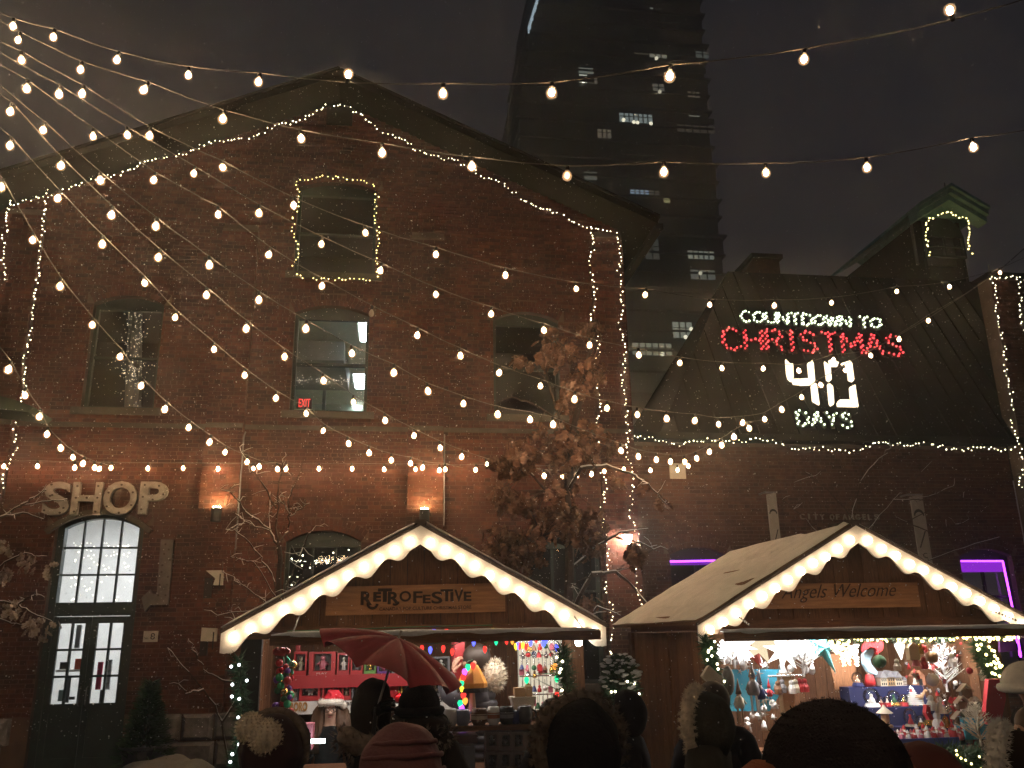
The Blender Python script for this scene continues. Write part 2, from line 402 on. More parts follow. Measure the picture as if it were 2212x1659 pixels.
def sash_window(parent, op, y, glass, cols=1, rows=2, name='window', rail=.045, sill=True, fm=None, head=.02, yin=.13, label=None):
    """frame is the part; panes, glazing bars and sill are its pieces"""
    fm = fm or M['frame_green']; yf = y+yin; x0, x1, z0, zs = op.x0, op.x1, op.z0, op.zs-head
    mb = MB(); w = .06
    mb.box(x0, x0+w, yf, yf+.09, z0, op.zs); mb.box(x1-w, x1, yf, yf+.09, z0, op.zs)
    mb.box(x0+w, x1-w, yf, yf+.09, z0, z0+w); mb.box(x0+w, x1-w, yf, yf+.09, zs-w, op.zs)
    if op.rise > .01:
        pts, _ = arch_pts(x0, x1, op.zs, op.rise)
        mb.prism([(a, yf+.01, b) for a, b in pts], (0, .07, 0))
    fr = part(name, mb, fm, parent, label=label)
    X0, X1, Z0, Z1 = x0+w, x1-w, z0+w, zs-w
    for i in range(cols):
        for j in range(rows):
            a0 = X0+(X1-X0)*i/cols; a1 = X0+(X1-X0)*(i+1)/cols; b0 = Z0+(Z1-Z0)*j/rows; b1 = Z0+(Z1-Z0)*(j+1)/rows
            p = MB(); t = rnd.uniform(-.002, .002)
            p.quad((a0, yf+.05+t, b0), (a1, yf+.05-t, b0), (a1, yf+.05-t, b1), (a0, yf+.05+t, b1)); part('pane', p, glass, fr)
    for i in range(1, cols): part('glazing_bar', MB().box(X0+(X1-X0)*i/cols-rail/2, X0+(X1-X0)*i/cols+rail/2, yf+.02, yf+.08, Z0, Z1), fm, fr)
    for j in range(1, rows):
        zc = Z0+(Z1-Z0)*j/rows; part('meeting_rail' if cols == 1 else 'glazing_bar', MB().box(X0, X1, yf+.015, yf+.085, zc-rail/2, zc+rail/2), fm, fr)
    if sill: part('sill', MB().box(x0-.14, x1+.14, y-.07, y+.12, z0-.13, z0-.004), M['sill'], fr)
    return fr

# ------------------------------------------------------------------ main brick warehouse
WY = 15.5; AX, AZ, SL = -1.31, 12.64, .455
BX0, BX1 = -7.45, 4.50
main = thing('brick_warehouse', 'large red brick gabled warehouse outlined in fairy lights, behind the open-fronted stalls', 'building', (0, WY, 0))
o_top = Opening(-2.05, -.50, 8.80, 10.62, .17)
o_left = Opening(-5.60, -4.36, 6.02, 8.02, .17)
o_mid = Opening(-1.97, -.57, 6.02, 7.96, .17)
q0 = P(1065, 690, WY); q1 = P(1176, 888, WY)
o_right = Opening(q0.x, q0.x+1.30, 6.02, 7.96, .17)
o_door = Opening(-5.74, -4.30, .02, 3.92, .26)
q0 = P(618, 1165, WY); q1 = P(776, 1300, WY)
o_gl = Opening(q0.x, q1.x, 1.15, q0.z-.05, .20)
q0 = P(1140, 1168, WY)
o_gr = Opening(q0.x, q0.x+1.35, 1.15, q0.z-.05, .20)
OPS = [o_top, o_left, o_mid, o_right, o_door, o_gl, o_gr]
roof_z = lambda x: AZ - SL*abs(x-AX)
mw = MB(); low = [o for o in OPS if o is not o_top]
holed_wall(mw, BX0, BX1, 0, 8.60, WY, low)
zt = o_top.zs+o_top.rise
def strip(xa, xb, zlo, zhi=None):
    mw.poly([(xa, WY, zlo), (xb, WY, zlo), (xb, WY, roof_z(xb) if zhi is None else zhi), (xa, WY, roof_z(xa) if zhi is None else zhi)])
strip(BX0, o_top.x0, 8.60); strip(o_top.x1, BX1, 8.60)
strip(o_top.x0, o_top.x1, 8.60, o_top.z0)
strip(o_top.x0, AX, zt); strip(AX, o_top.x1, zt)
tmp = MB(); holed_wall(tmp, o_top.x0, o_top.x1, o_top.z0, zt, WY, [o_top]); n = len(mw.v); mw.v += tmp.v; mw.f += [tuple(i+n for i in f) for f in tmp.f]
# side and back walls
mw.box(BX0, BX0+.3, WY+.33, 32, 0, roof_z(BX0)-.03); mw.box(BX1-.3, BX1, WY+.33, 32, 0, roof_z(BX1)-.03)
mw.quad((BX0, WY, 0), (BX0, WY+.33, 0), (BX0, WY+.33, 9.8), (BX0, WY, 9.8)); mw.quad((BX1, WY+.33, 0), (BX1, WY, 0), (BX1, WY, 9.9), (BX1, WY+.33, 9.9))
mw.poly([(BX0, 32, 0), (BX1, 32, 0), (BX1, 32, roof_z(BX1)), (AX, 32, AZ), (BX0, 32, roof_z(BX0))])
part('wall', mw, M['mortar'], main); part('window_reveals', REVEAL, flat('sooty_reveal', (.045, .024, .017), .9), main, kind='stuff'); REVEAL.v = []; REVEAL.f = []  # reveals in a darker brown than the brick face
# pilasters
PY = WY-.12
pil = []
for xa, xb, ztop in ((BX0+.02, -6.64, 9.72), (P(433, 1050, PY).x, P(516, 1050, PY).x, 9.6), (P(880, 1050, PY).x, P(957, 1050, PY).x, 9.6), (3.84, 4.49, 9.80)): pil.append((xa, xb, ztop))
BRK = []
solid = [Opening(a-.002, b+.002, 0, z, 0, 0) for a, b, z in pil]
lay_bricks(lambda z: BX0 if z < roof_z(BX0) else AX-(AZ-z)/SL, lambda z: BX1 if z < roof_z(BX1) else AX+(AZ-z)/SL, .86, 12.5, WY, OPS+solid, BRK, 3)
for a, b, z in pil:
    lay_bricks(lambda q: a, lambda q: b, .86, z, PY, [], BRK, int(a*100))
    pm = MB().box(a+.003, b-.003, PY, WY-.001, 0, z+.0)
    pm.prism([(a+.003, PY, z), (b-.003, PY, z), (b-.003, WY-.001, z+.16), (a+.003, WY-.001, z+.16)], (0, .0005, -.001))
    part('pilaster', pm, M['mortar'], main)
    # brick returns of the pilaster flanks
    fl = MB(); k = int((z-.86)/(BH+JT))
    for i in range(k):
        za = .86+i*(BH+JT)+JT/2
        for xx, s in ((a, -1), (b, 1)): fl.box(min(xx, xx+s*.008), max(xx, xx+s*.008), PY+.004, WY-.02, za, za+BH)
    part('brick_return', fl, M['brick'], main, kind='stuff')
for b in BRK: pass
def camdist(b): return (Vector(((b[0]+b[1])/2, b[4], (b[2]+b[3])/2))-EYE).length
brick_parts(main, BRK, camdist, 300, unit_brick, M['brick'], lambda b: 2.9 < b[2] < 5.6 and -6.6 < b[0] < 2.2)
ab = MB()
for o in OPS: arch_bricks(o, WY, ab)
part('brick_arch', ab, M['brick'], main, kind='stuff')
# string course and plinth
sc_ = MB(); xs = [BX0]+[v for a, b, z in pil for v in (a, b)]+[BX1]
for i in range(0, len(xs)-1):
    yy = (PY if i % 2 else WY)-.045
    if xs[i+1]-xs[i] > .06: sc_.box(xs[i]+.002, xs[i+1]-.002, yy, yy+.06, 5.66, 5.74)
part('string_course', sc_, M['sill'], main)
for r_ in range(2):
    x = BX0-.02; i = 0
    while x < BX1-.2:
        w = rnd.uniform(.5, .78); xe = min(x+w, BX1)
        if not (xe > o_door.x0-.02 and x < o_door.x1+.02):
            e = .012; d = rnd.uniform(.05, .085); z0 = .02+r_*.42; mb = MB()
            yb = PY-.03
            # a rough-faced block: bulged front
            f = [(x+e, yb, z0+e), (xe-e, yb, z0+e), (xe-e, yb, z0+.42-e), (x+e, yb, z0+.42-e)]
            k = [(x+.06, yb-d, z0+.07), (xe-.07, yb-d+rnd.uniform(-.01, .02), z0+.06), (xe-.06, yb-d, z0+.35), (x+.07, yb-d+rnd.uniform(-.01, .02), z0+.36)]
            mb.poly(k)
            for q in range(4): mb.quad(f[q], f[(q+1) % 4], k[(q+1) % 4], k[q])
            mb.box(x+e, xe-e, yb+.001, WY-.002, z0+e, z0+.42-e)
            part('stone', mb, M['stone'], main)
        x = xe
# roof
ry0, ry1 = 14.62, 32.4
for sgn, xe in ((-1, BX0-.6), (1, BX1+.52)):
    ze = AZ-SL*abs(xe-AX)+.02; zt0 = AZ+.02
    so = MB().prism([(AX, ry0, zt0), (xe, ry0, ze), (xe, ry0, ze+.10), (AX, ry0, zt0+.10)], (0, ry1-ry0, 0)); rf = part('roof_soffit', so, M['soffit'], main)
    rc = MB().prism([(AX, ry0-.05, zt0+.103), (xe+sgn*.05, ry0-.05, ze+.103-.02), (xe+sgn*.05, ry0-.05, ze+.15), (AX, ry0-.05, zt0+.17)], (0, ry1-ry0+.1, 0)); part('roof', rc, M['roof'], main)
    vb = MB().prism([(AX, ry0-.03, zt0-.04), (xe, ry0-.03, ze-.04), (xe, ry0-.03, ze+.10), (AX, ry0-.03, zt0+.10)], (0, .028, 0)); part('verge_board', vb, M['soffit'], main)
    gt = MB().box(xe-.03 if sgn > 0 else xe-.12, xe+.12 if sgn > 0 else xe+.03, ry0+.03, ry1, ze-.12, ze-.002); part('gutter', gt, M['roof'], main)
rv = MB(); a = P(690, 150, 18); b = P(792, 152, 18)
rv.box(a.x+.3, b.x-.3, 19.5, 26, 12.6, 12.98); part('ridge_vent', rv, M['roof'], main)
# ridge board and kingpost block under the peak
part('peak_board', MB().prism([(AX-.26, WY-.06, AZ-.55), (AX+.26, WY-.06, AZ-.55), (AX+.26, WY-.06, AZ-.14), (AX, WY-.06, AZ-.03), (AX-.26, WY-.06, AZ-.14)], (0, .055, 0)), M['soffit'], main)
# windows
sash_window(main, o_top, WY, M['glass'], 1, 2)
sash_window(main, o_left, WY, M['glass'], 1, 2)
sash_window(main, o_mid, WY, M['glass'], 1, 2, rail=.06)
sash_window(main, o_right, WY, M['glass'], 1, 2)
sash_window(main, o_gl, WY, M['glass'], 3, 3)
sash_window(main, o_gr, WY, M['glass'], 3, 3)
# double shop door with arched fanlight
dz0, dz1, dzt = .03, P(200, 1345, WY+.15).z+.02, P(200, 1305, WY+.15).z-.02
yd = WY+.15
df = MB()
df.box(o_door.x0, o_door.x0+.11, yd-.03, yd+.12, 0, o_door.zs); df.box(o_door.x1-.11, o_door.x1, yd-.03, yd+.12, 0, o_door.zs)
df.box(o_door.x0+.11, o_door.x1-.11, yd-.02, yd+.12, dz1+.09, dzt)      # transom
pts, (acx, acz, aR, aa) = arch_pts(o_door.x0, o_door.x1, o_door.zs, o_door.rise, 12); ptsi, _ = arch_pts(o_door.x0+.12, o_door.x1-.12, o_door.zs-.02, o_door.rise*.62, 12)
for i in range(12):
    df.prism([(pts[i][0], yd-.03, pts[i][1]), (pts[i+1][0], yd-.03, pts[i+1][1]), (ptsi[i+1][0], yd-.03, ptsi[i+1][1]), (ptsi[i][0], yd-.03, ptsi[i][1])], (0, .15, 0))
dframe = part('door_frame', df, M['frame_green'], main)
hood = MB()
_, (hx, hz, hR, ha) = arch_pts(o_door.x0-.16, o_door.x1+.16, o_door.zs-.08, .36)
for i in range(14):
    u0 = -ha+2*ha*i/14; u1 = -ha+2*ha*(i+1)/14
    hood.prism([(hx+hR*sin(u0), WY-.09, hz+hR*cos(u0)), (hx+hR*sin(u1), WY-.09, hz+hR*cos(u1)), (hx+(hR-.09)*sin(u1), WY-.09, hz+(hR-.09)*cos(u1)), (hx+(hR-.09)*sin(u0), WY-.09, hz+(hR-.09)*cos(u0))], (0, .085, 0))
part('hood_mould', hood, M['sill'], main)
fx0, fx1 = o_door.x0+.11, o_door.x1-.11
fan = part('fanlight', MB().box(fx0, fx1, yd, yd+.05, dzt, dzt+.05), M['frame_green'], main)
for i in range(4):
    for j in range(3):
        a0 = fx0+(fx1-fx0)*i/4; a1 = fx0+(fx1-fx0)*(i+1)/4; H = o_door.zs+.10-dzt-.05; b0 = dzt+.05+H*j/3; b1 = dzt+.05+H*(j+1)/3
        part('pane', MB().quad((a0, yd+.03, b0), (a1, yd+.03, b0), (a1, yd+.03, b1), (a0, yd+.03, b1)), M['glass'], fan)
for i in range(1, 4): part('glazing_bar', MB().box(fx0+(fx1-fx0)*i/4-.016, fx0+(fx1-fx0)*i/4+.016, yd+.005, yd+.055, dzt+.05, o_door.zs+.16), M['frame_green'], fan)
for j in range(1, 3): part('glazing_bar', MB().box(fx0, fx1, yd+.008, yd+.052, dzt+.05+H*j/3-.016, dzt+.05+H*j/3+.016), M['frame_green'], fan)
dxm = (fx0+fx1)/2; gz0 = P(170, 1520, yd).z
for a0, a1, hand in ((fx0+.005, dxm-.004, 1), (dxm+.004, fx1-.005, -1)):
    d = MB(); st = .095
    d.box(a0, a0+st, yd, yd+.06, dz0, dz1+.08); d.box(a1-st, a1, yd, yd+.06, dz0, dz1+.08)
    d.box(a0+st, a1-st, yd, yd+.06, dz1-.03, dz1+.08); d.box(a0+st, a1-st, yd, yd+.06, dz0, dz0+.18); d.box(a0+st, a1-st, yd, yd+.06, gz0-.14, gz0)
    d.box(a0+st, a1-st, yd+.02, yd+.05, dz0+.18, gz0-.14)
    dl = part('door', d, M['frame_green'], main)
    for i in range(2):
        for j in range(3):
            p0 = a0+st+(a1-a0-2*st)*i/2; p1 = a0+st+(a1-a0-2*st)*(i+1)/2; r0 = gz0+(dz1-.03-gz0)*j/3; r1 = gz0+(dz1-.03-gz0)*(j+1)/3
            part('pane', MB().quad((p0, yd+.03, r0), (p1, yd+.03, r0), (p1, yd+.03, r1), (p0, yd+.03, r1)), M['glass'], dl)
    part('glazing_bar', MB().box((a0+a1)/2-.018, (a0+a1)/2+.018, yd+.004, yd+.056, gz0, dz1-.03), M['frame_green'], dl)
    for j in (1, 2): part('glazing_bar', MB().box(a0+st, a1-st, yd+.007, yd+.053, gz0+(dz1-.03-gz0)*j/3-.018, gz0+(dz1-.03-gz0)*j/3+.018), M['frame_green'], dl)
    part('door_handle', MB().tube([((a1-.05 if hand > 0 else a0+.05), yd-.001, 1.0), ((a1-.05 if hand > 0 else a0+.05), yd-.05, 1.02), ((a1-.05 if hand > 0 else a0+.05), yd-.05, 1.28), ((a1-.05 if hand > 0 else a0+.05), yd-.001, 1.3)], .012), M['metal'], dl)
# rooms behind the glass
def room(name, x0, x1, y0, y1, z0, z1, m):
    mb = MB()
    mb.quad((x0, y1, z0), (x1, y1, z0), (x1, y1, z1), (x0, y1, z1)); mb.quad((x0, y0, z0), (x0, y1, z0), (x0, y1, z1), (x0, y0, z1)); mb.quad((x1, y0, z0), (x1, y1, z0), (x1, y1, z1), (x1, y0, z1))
    mb.quad((x0, y0, z0), (x1, y0, z0), (x1, y1, z0), (x0, y1, z0)); mb.quad((x0, y0, z1), (x1, y0, z1), (x1, y1, z1), (x0, y1, z1))
    for a, b in ((x0, None),): pass
    return part(name, mb, m, main)
room('attic_room', -3.2, .8, WY+.33, 20, 8.62, 11.2, M['dark_room'])
room('office_room', -3.4, 1.6, WY+.33, 24, 5.6, 8.45, M['office'])
room('storage_room', -7.1, -3.5, WY+.33, 19, 5.6, 8.45, M['dark_room'])
room('side_room', 1.75, 4.1, WY+.33, 19, 5.6, 8.45, M['dark_room'])
room('shop_room', -7.1, -3.4, WY+.33, 19.6, .01, 4.6, M['shop_wall'])
room('back_room', -3.2, 4.1, WY+.33, 18.5, .01, 4.6, M['dark_room'])
# office ceiling panels, seen through the middle window
for i, quad in enumerate((((780, 690), (794, 692), (792, 734), (779, 733)), ((770, 806), (790, 806), (788, 836), (768, 836)), ((765, 878), (782, 879), (782, 889), (764, 888)))):
    zc = 8.40
    pts = [PZ(px, py, zc) for px, py in quad]
    if i == 0: c = (pts[0]+pts[1]+pts[2]+pts[3])/4
    y0, y1 = min(p.y for p in pts), max(p.y for p in pts); y1 = min(y1, 23.8); y0 = max(y0, 16.0)
    x0 = min(p.x for p in pts); x1 = max(p.x for p in pts)
    if i == 0: X0, X1 = x0, x1
    t = thing('ceiling_light', ['rectangular lit ceiling panel at the top right of the lit office window', 'lit ceiling panel in the middle of the lit office window', 'small far lit ceiling panel low in the lit office window'][i], 'ceiling light', ((x0+x1)/2, (y0+y1)/2, zc), 'ceiling panels in the lit office')
    part('housing', MB().box(x0-.03, x1+.03, y0-.03, y1+.03, zc-.03, zc+.04), M['white'], t)
    part('diffuser', MB().box(x0, x1, y0, y1, zc-.05, zc-.032), M['lamp_cool'], t)
sb = MB(); a = P(640, 735, 18); b = P(742, 790, 18); sb.box(a.x-1.2, b.x, 18, 20.4, b.z+.12, a.z); solo('ceiling_duct', sb, flat('grey_duct', (.16, .17, .15), .6), 'dark grey boxed duct under the ceiling in the lit office window', 'duct')
wp = MB(); a = P(697, 850, 21); wp.box(a.x, a.x+.08, 21, 21.08, 5.62, 8.43); wp.box(a.x+.09, a.x+2.2, 21, 21.06, 6.85, 7.15); solo('office_partition', wp, flat('grey_duct', (.2, .2, .18)), 'thin post and dark rail of a partition in the lit office window', 'partition')
ex = thing('exit_sign', 'red lit EXIT sign inside the lit office window', 'exit sign', P(657, 878, 19.5))
a = P(644, 862, 19.5); b = P(670, 879, 19.5)
part('sign_body', MB().box(a.x-.03, b.x+.03, 19.53, 19.6, b.z-.03, a.z+.03), flat('exit_body', (.05, .05, .05)), ex)
part('lettering', px_text(MB(), 'EXIT', 645, 669.5, 861.5, 879, 19.5, .01, bold=.0), M['exit'], ex)
# string of reflections in the panes: built as tiny glowing balls behind the glass
fl = MB()
for i in range(70):
    p = P(rnd.uniform(640, 768), 822+rnd.gauss(0, 3.5)-(10 if rnd.random() < .1 else 0), 16.4); fl.ball(p, .008, 5, 4)
for i in range(34):
    p = P(rnd.uniform(758, 788), rnd.uniform(745, 800) if rnd.random() < .6 else rnd.uniform(838, 872), 16.4); fl.ball(p, .008, 5, 4)
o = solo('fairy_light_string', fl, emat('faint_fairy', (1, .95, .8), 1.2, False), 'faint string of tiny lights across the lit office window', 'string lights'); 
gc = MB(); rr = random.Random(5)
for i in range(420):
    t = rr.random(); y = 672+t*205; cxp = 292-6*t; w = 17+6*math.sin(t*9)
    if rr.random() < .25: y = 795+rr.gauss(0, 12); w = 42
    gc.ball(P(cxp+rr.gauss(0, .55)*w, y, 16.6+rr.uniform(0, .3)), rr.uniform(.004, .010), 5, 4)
ct = thing('glitter_tree', 'pale glittering column of tiny lights behind the dark window over the SHOP letters', 'light tree', P(285, 884, 16.7))  # reflection in the pane, built as glowing dots round a core inside
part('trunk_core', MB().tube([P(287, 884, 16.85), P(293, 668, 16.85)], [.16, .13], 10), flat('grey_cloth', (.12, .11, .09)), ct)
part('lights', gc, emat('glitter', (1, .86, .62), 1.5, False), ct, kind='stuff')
# window dressing
# shop interior
t = thing('shop_ceiling_lamp', 'bright white shop ceiling lamp behind the green door', 'ceiling lamp', (-5.2, 17.4, 4.5))
part('housing', MB().box(-6.6, -3.8, 16.9, 17.9, 4.5, 4.56), M['white'], t); part('diffuser', MB().box(-6.55, -3.85, 16.95, 17.85, 4.47, 4.498), M['lamp_shop'], t)
# ------------------------------------------------------------------ lower brick building on the right
RY = 16.0
rb = thing('low_brick_building', 'low brick building with steep dark roof carrying the lit countdown sign', 'building', (8.7, RY, 0))
RX0, RX1 = BX1+.02, 12.78
EZ = 5.66
a = P(1445, 1207, RY+.12); b = P(1559, 1207, RY+.12)
o_n1 = Opening(a.x-.02, b.x+.04, 1.1, a.z+.06, .14)
a2 = P(2070, 1209, RY+.12); b2 = P(2172, 1209, RY+.12)
o_n2 = Opening(a2.x-.05, b2.x+.05, 1.1, a2.z+.06, .14)
ROPS = [o_n1, o_n2]
w = MB(); holed_wall(w, RX0, RX1, 0, EZ, RY, ROPS); w.box(RX0, RX0+.25, RY+.33, 20.5, 0, EZ); w.quad((RX0, 20.5, 0), (RX1, 20.5, 0), (RX1, 20.5, EZ), (RX0, 20.5, EZ))
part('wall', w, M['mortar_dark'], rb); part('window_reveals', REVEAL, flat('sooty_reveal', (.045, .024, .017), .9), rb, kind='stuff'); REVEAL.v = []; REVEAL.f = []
RB = []; lay_bricks(lambda z: RX0, lambda z: RX1, .02, EZ-.05, RY, ROPS, RB, 8)
brick_parts(rb, RB, camdist, 300, unit_brick_dark, M['brick_dark'], lambda b: 3.1 < b[2] < 5.4 and b[0] < 9.5)
ab = MB()
for o in ROPS: arch_bricks(o, RY, ab, 3)
part('brick_arch', ab, M['brick_dark'], rb, kind='stuff')
n1 = sash_window(rb, o_n1, RY, M['glass'], 2, 3, fm=M['black']); n2 = sash_window(rb, o_n2, RY, M['glass'], 2, 3, fm=M['black'])
room2 = MB(); room2.quad((RX0+.3, 19, 0.1), (RX1, 19, .1), (RX1, 19, EZ), (RX0+.3, 19, EZ)); room2.quad((RX0+.3, RY+.4, EZ-.05), (RX1, RY+.4, EZ-.05), (RX1, 19, EZ-.05), (RX0+.3, 19, EZ-.05)); part('dark_interior', room2, M['dark_room'], rb)
# steep hipped roof, 65 degrees
RT_Y, RT_Z = 18.15, 10.42
S_N = Vector((0, -(RT_Z-EZ-.1), RT_Y-(RY-.3))).normalized()      # outward normal of the front slope
S_O = Vector((0, RY-.3, EZ+.1))
S_UP = Vector((0, RT_Y-(RY-.3), RT_Z-EZ-.1)).normalized()
def RP(px, py): return PL(px, py, S_O+S_N*.001, S_N)
hl = RP(1573, 588); hb = RP(1428, 944)
e0, e1 = (hb.x, RY-.3, EZ+.1), (19.5, RY-.3, EZ+.1)
rs = MB().poly([e0, e1, (22.5, RT_Y, RT_Z), (hl.x, RT_Y, RT_Z)]); rs.poly([e0, (hl.x, RT_Y, RT_Z), (hb.x, 20.6, EZ+.1)]); rs.poly([(hl.x, RT_Y, RT_Z), (22.5, RT_Y, RT_Z), (19.5, 20.6, EZ+.1), (hb.x, 20.6, EZ+.1)])
part('roof', rs, M['roof_slate'], rb)
for i in range(34):                      # standing seams up the slope
    x = hb.x+.4+i*.42
    lim = 1 if x > hl.x else max(0, (x-hb.x)/(hl.x-hb.x))
    if lim > .08:
        L_ = (RT_Z-EZ-.1)/S_UP.z*lim-.05; q = Vector((x, RY-.3, EZ+.1))+S_N*.001
        part('seam', MB().prism([q-Vector((.012, 0, 0)), q+Vector((.012, 0, 0)), q+Vector((.012, 0, 0))+S_N*.03, q-Vector((.012, 0, 0))+S_N*.03], S_UP*L_), M['roof_slate'], rb)
part('gutter', MB().box(RX0, 12.9, RY-.42, RY-.305, EZ-.04, EZ+.09), M['soffit'], rb); part('fascia', MB().box(RX0, 12.9, RY-.30, RY-.02, EZ-.02, EZ+.06), M['soffit'], rb)
c0 = P(1627, 549, 19.2); c1 = P(1681, 548, 19.2)
ch = MB().box(c0.x, c1.x, 19.2, 20.2, 8, c0.z-.12); ch.prism([(c0.x-.35, 19.2, c0.z-.62), (c0.x, 19.2, c0.z-.62), (c0.x, 19.2, c0.z-.1)], (0, .6, 0)); chim = part('chimney', ch, M['brick_dark'], rb)
part('chimney_cap', MB().box(c0.x-.08, c1.x+.08, 19.12, 20.28, c0.z-.118, c0.z), M['sill'], chim)
# purple light strips
def strip_light(name, label, pts, y):
    mb = MB(); q = [P(px, py, y) for px, py in pts]
    for p0, p1 in zip(q[:-1], q[1:]): mb.tube([p0, p1], .020, 6)
    return solo(name, mb, M['neon'], label, 'light strip', None, 'purple light strips in the windows')
strip_light('light_strip', 'purple light strip along the top of the arched window beside the stalls', [(1446, 1213), (1557, 1211), (1559, 1234)], RY+.05)
strip_light('light_strip', 'longer purple light strip down the window right of the snowy stall roof', [(2076, 1212), (2166, 1212), (2186, 1308), (2196, 1360), (2205, 1420)], RY+.05)
pb_ = MB(); a = P(2078, 1236, RY+.10); b = P(2166, 1214, RY+.10); pb_.box(a.x, b.x, RY+.09, RY+.11, a.z, b.z); solo('diffuser_panel', pb_, emat('purple_diffuser', (.36, .03, .85), .75), 'broad purple glowing band across the window right of the snowy stall roof', 'light panel')  # emissive band stands in for the reveal lit by the strip
pb_ = MB(); a = P(1448, 1221, RY+.10); b = P(1556, 1214, RY+.10); pb_.box(a.x, b.x, RY+.09, RY+.11, a.z, b.z); solo('diffuser_panel', pb_, emat('purple_diffuser', (.30, .03, .75), .45), 'narrow purple glowing band across the arched window between the stalls', 'light panel')  # thinner emissive band for the other strip-lit reveal
# ------------------------------------------------------------------ headhouse with the green pediment, behind
HY = 20.2
hh = thing('headhouse', 'narrow headhouse with green pediment and arched window above the dark roof', 'building', (16.5, HY, 8))
a = P(2006, 556, HY); b = P(2096, 556, HY); ax = P(2046, 425, HY); el = P(2003, 488, HY)
hx0, hx1 = a.x, b.x; hz0 = a.z-1.2; hze = P(2006, 470, HY).z; hc = (hx0+hx1)/2; hza = hze+.62*(hx1-hx0)/2
hw = MB(); wz0, wzs = P(2050, 553, HY).z, P(2050, 505, HY).z; ww0, ww1 = hc-.62, hc+.62
hop = Opening(ww0, ww1, wz0, wzs, .55)
holed_wall(hw, hx0, hx1, hz0, hze, HY, [hop], .2) if wzs+.55 < hze else None
hw.poly([(hx0, HY, hze), (hx1, HY, hze), (hc, HY, hza)])
part('front', hw, M['green_trim'], hh); part('window_reveal', REVEAL, M['green_trim'], hh); REVEAL.v = []; REVEAL.f = []
part('cheek', MB().box(hx0, hx0+.1, HY+.21, HY+4.6, hz0-1, hze), M['roof_slate'], hh); part('cheek', MB().box(hx1-.1, hx1, HY+.21, HY+4.6, hz0-1, hze), M['roof_slate'], hh)
for s in (-1, 1):
    xe = hc+s*((hx1-hx0)/2+.42); ze = hza-.62*abs(xe-hc)
    ped = MB()
    for k, (dy, t0, t1) in enumerate(((-.62, .30, .40), (-.52, .16, .298), (-.40, -.02, .158))):
        ped.prism([(hc, HY+dy, hza+t0), (xe, HY+dy, ze+t0), (xe, HY+dy, ze+t1), (hc, HY+dy, hza+t1)], (0, abs(dy)-.004 if k else 5.2, 0))
    part('pediment', ped, M['green_trim'], hh)
hwin = sash_window(hh, hop, HY, M['glass'], 2, 2, name='arched_window', fm=M['frame_green'], sill=False, head=.0, yin=.08)
part('back_panel', MB().box(ww0-.1, ww1+.1, HY+.45, HY+.5, wz0-.1, wzs+.6), flat('pale_grey', (.10, .10, .105)), hh)
at = MB(); q = P(2044, 420, HY+.5); q2 = P(2040, 395, HY+.5); at.tube([q-Vector((0, 0, .3)), q2], .022, 5); at.ball(q, .06, 6, 4); part('lightning_rod', at, M['metal'], hh)
# ------------------------------------------------------------------ taller neighbour at the right edge
nb = thing('tall_brick_neighbour', 'dark brick building at the right edge, its corner edged in fairy lights', 'building', (16, WY, 0))
n_ = MB().box(12.8, 19, 15.6, 15.98, 0, 9.35); part('wall', n_, M['mortar_dark'], nb)
NB = []; lay_bricks(lambda z: 12.82, lambda z: 18.9, .02, 9.3, 15.6, [], NB, 21); part('brickwork', brick_mb(NB), M['brick_dark'], nb, kind='stuff')
part('coping', MB().box(12.74, 19.1, 15.5, 16.05, 9.352, 9.45), M['roof'], nb)

# ------------------------------------------------------------------ countdown sign lying on the steep roof
cs = thing('countdown_sign', 'large lit countdown sign of letters and digits on the dark roof', 'sign', RP(1750, 930))
GL = {  # strokes on a 0..1 grid
 'C': [[(.95, .8), (.7, 1), (.3, 1), (.03, .75), (.03, .25), (.3, 0), (.7, 0), (.95, .2)]],
 'O': [[(.5, 1), (.15, .88), (0, .5), (.15, .12), (.5, 0), (.85, .12), (1, .5), (.85, .88), (.5, 1)]],
 'U': [[(.03, 1), (.03, .3), (.25, .02), (.75, .02), (.97, .3), (.97, 1)]], 'N': [[(.03, 0), (.03, 1)], [(.03, 1), (.97, 0)], [(.97, 0), (.97, 1)]],
 'T': [[(0, .97), (1, .97)], [(.5, .97), (.5, 0)]], 'D': [[(.05, 0), (.05, 1)], [(.05, 1), (.6, .98), (.95, .7), (.95, .3), (.6, .02), (.05, 0)]],
 'W': [[(0, 1), (.25, 0)], [(.25, 0), (.5, .8)], [(.5, .8), (.75, 0)], [(.75, 0), (1, 1)]], 'H': [[(.05, 0), (.05, 1)], [(.95, 0), (.95, 1)], [(.05, .5), (.95, .5)]],
 'R': [[(.05, 0), (.05, 1)], [(.05, 1), (.7, .98), (.92, .75), (.7, .52), (.05, .5)], [(.45, .5), (.97, 0)]], 'I': [[(.2, .97), (.8, .97)], [(.5, 1), (.5, 0)], [(.2, .03), (.8, .03)]],
 'S': [[(.93, .8), (.7, .98), (.3, .98), (.07, .76), (.3, .54), (.7, .46), (.93, .24), (.7, .02), (.3, .02), (.05, .2)]],
 'M': [[(.03, 0), (.03, 1)], [(.03, 1), (.5, .3)], [(.5, .3), (.97, 1)], [(.97, 1), (.97, 0)]], 'A': [[(0, 0), (.5, 1)], [(.5, 1), (1, 0)], [(.2, .38), (.8, .38)]], 'Y': [[(0, 1), (.5, .5)], [(1, 1), (.5, .5)], [(.5, .5), (.5, 0)]]}
